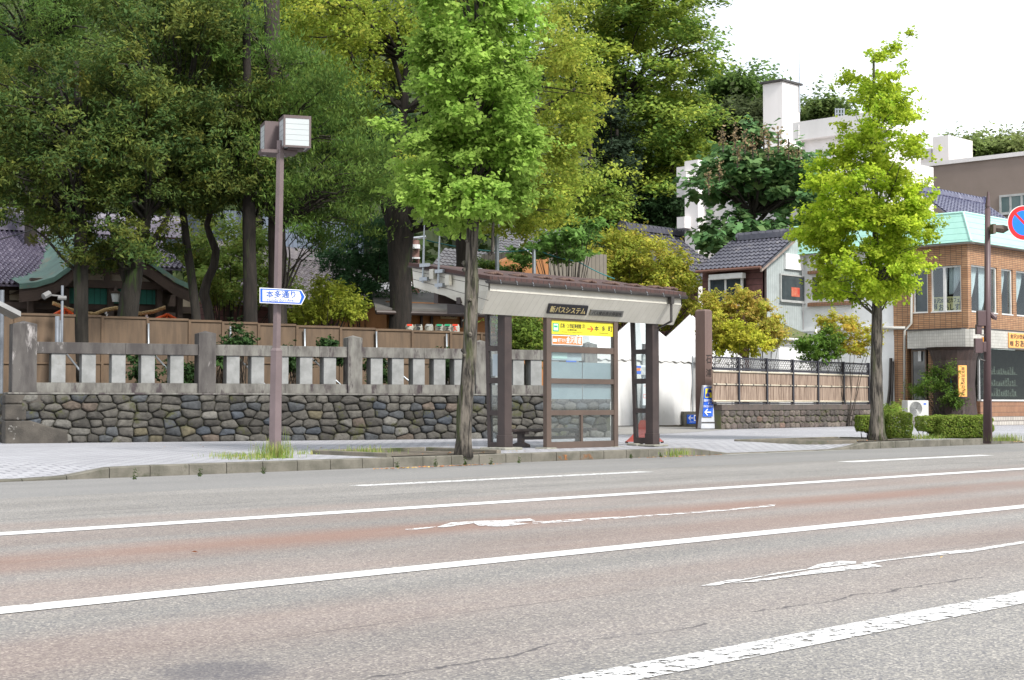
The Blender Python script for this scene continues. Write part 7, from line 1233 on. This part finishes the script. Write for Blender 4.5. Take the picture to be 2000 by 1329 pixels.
# the rest of the wood is one mass of foliage over the hill
def wood():
    P = []; hobj = [o for o in C.objects if o.name == 'hill'][0]; vs = np.array([v.co[:] for v in hobj.data.vertices]); n = 60; nr = len(vs) // n; g = vs.reshape(nr, n, 3)
    ncl = 1500; cc = []
    while len(cc) < ncl:
        a, b = rng.uniform(0, nr - 3.01), rng.uniform(0, n - 1.01); i, j = int(a), int(b); fa, fb = a - i, b - j; q = (g[i, j] * (1 - fb) + g[i, j + 1] * fb) * (1 - fa) + (g[i + 1, j] * (1 - fb) + g[i + 1, j + 1] * fb) * fa; cc.append(q + np.array((0, 0, rng.uniform(0, 1.2))))
    cc = np.array(cc); nl = 80000; cid = rng.integers(0, ncl, nl); gg = rng.normal(size=(nl, 3)); gg /= np.linalg.norm(gg, axis=1)[:, None]; gg *= (rng.uniform(.5, 1, nl) ** .5)[:, None]; gg[:, 2] = np.abs(gg[:, 2]) * .8; rcs = rng.uniform(1.6, 3.2, ncl)
    P = cc[cid] + gg * rcs[cid][:, None]; pal = [(.03, .055, .018), (.04, .07, .02), (.055, .08, .022), (.025, .045, .016)]
    quads_object('hillside_wood', leaf_arrays(P, .62, .5, asp=.7), pick_cols(pal, cid, ncl), lmd, None, kind='stuff', label='dense dark green wood covering the hillside behind the houses', cat='wood')
wood()
# ------------------------------------------------------------------ weeds, moss tufts, fallen leaves
def grass(name, label, spots, mat, cols):
    V = []; Cc = []
    for px, py, z, n, h, spr in spots:
        c = np.array(G(px, py, z))
        for _ in range(n):
            o = c + np.array(RT) * rng.normal(0, spr) + np.array((1, 0, 0)) * rng.normal(0, spr * .6) + np.array((0, 1, 0)) * abs(rng.normal(0, .06)); th = rng.uniform(0, 6.28); ln = rng.normal(0, .35); hh = h * rng.uniform(.4, 1.2); dx = np.array((math.cos(th), math.sin(th), 0)); w_ = dx * .004; tp = o + np.array((math.cos(th + 1.5), math.sin(th + 1.5), 0)) * ln * hh + np.array((0, 0, hh)); md = (o + tp) / 2 + np.array((0, 0, hh * .15))
            dx = dx * rng.uniform(.5, 1.0); w_ = dx * .004; V += [o - w_, o + w_, md + w_, md - w_, md - w_, md + w_, tp + w_ * .2, tp - w_ * .2]; k = np.array(cols[rng.integers(len(cols))]) * rng.uniform(.7, 1.3); Cc += [k, k]
    return quads_object(name, np.array(V), np.array(Cc), mat, None, kind='stuff', label=label, cat='weeds')
gm = attrmat('grass blades', .6, .35)
gc = [(.28, .34, .07), (.2, .3, .05), (.4, .38, .14), (.16, .25, .04)]
sp = [(537, 897, Z1 - .02, 300, .24, .13), (545, 884, Z1, 60, .36, .07)] + [(x, 897 + random.uniform(-3, 5), .12, 90, .10, .16) for x in range(445, 530, 12)] + [(x, 889, .14, 60, .09, .2) for x in range(600, 740, 22)] + [(715, 888, .14, 160, .14, .14), (480, 915, .02, 60, .12, .2), (1330, 889, .13, 130, .1, .12), (1318, 893, .02, 50, .12, .06), (1410, 838, Z1, 70, .12, .3)] + [(x, 858, Z1, 90, .12, .2) for x in range(1770, 1830, 14)] + [(x, 862, Z1, 120, .16, .22) for x in (1960, 1972, 1985)] + [(x, 833, Z1, 30, .1, .3) for x in range(1420, 1680, 26)]
grass('kerb_weeds', 'patches of green and straw coloured weeds along the kerb and lamp foot', sp, gm, gc)
def litter(name, label, spots, cols, sz=.045):
    P = []; 
    for px, py, z, n, sx, sy in spots:
        for _ in range(n): q = G(px, py, z); P.append((q.x + rng.normal(0, sx), q.y + rng.normal(0, sy), z + .012))
    P = np.array(P); V = leaf_arrays(P, sz, 2.5, asp=.7); return quads_object(name, V, np.array(cols)[rng.integers(0, len(cols), len(P))] * rng.uniform(.7, 1.3, (len(P), 1)), attrmat('dry leaves', .8, .1), None, kind='stuff', label=label, cat='leaf litter')
litter('fallen_leaves', 'orange and brown fallen leaves gathered in the gutter along the kerb', [(x, y, 0, 16, .25, .03) for x, y in [(px, 935 - (px - 220) * .0412 + 4.0) for px in range(760, 960, 14)]] + [(x, 935 - (x - 220) * .0412 + 3.6, 0, 8, .2, .03) for x in range(1270, 1400, 14)] + [(300 + random.uniform(0, 600), random.uniform(868, 880), Z1, 1, .1, .1) for _ in range(16)] + [(1990, 864, Z1, 30, .3, .1), (1690, 862, Z1, 14, .5, .2), (920, 886, Z1, 24, .6, .15), (382, 1083, 0.0, 1, .01, .01), (1842, 1092, 0, 1, .01, .01)], [(.5, .17, .06), (.42, .22, .08), (.28, .12, .05), (.6, .4, .1)])
mb = MB()
P = []; 
for px in (262, 390, 515, 776, 850, 908, 959, 1014, 1232, 1290):
    q = G(px, 935 - (px - 220) * .0412, .05)
    for _ in range(70): P.append((q.x + rng.normal(0, .018), q.y + rng.uniform(-.012, .008), .03 + abs(rng.normal(0, .045))))
quads_object('kerb_moss', leaf_arrays(np.array(P), .022, .2), np.array([(.05, .09, .015)]) * rng.uniform(.5, 1.4, (len(P), 1)), gm, None, kind='stuff', label='dark green moss tufts growing in the kerb joints', cat='moss')
# rust orange splashes on the kerb face
rm = paintmat('orange rust stain', .46, .66, 14, col=(.3, .13, .045))
for a, b in ((1078, 1112), (1128, 1158)):
    mb = MB(); P0, P1 = FK.sh(a, 897)[0], FK.sh(b, 896)[0]; mb.add([FK.P(P0, -.006, .01), FK.P(P1, -.006, .01), FK.P(P1 - .08, -.006, .1), FK.P(P0 + .08, -.006, .09)], [(0, 1, 2, 3)]); mb.build('kerb_stain', rm, kind='structure')
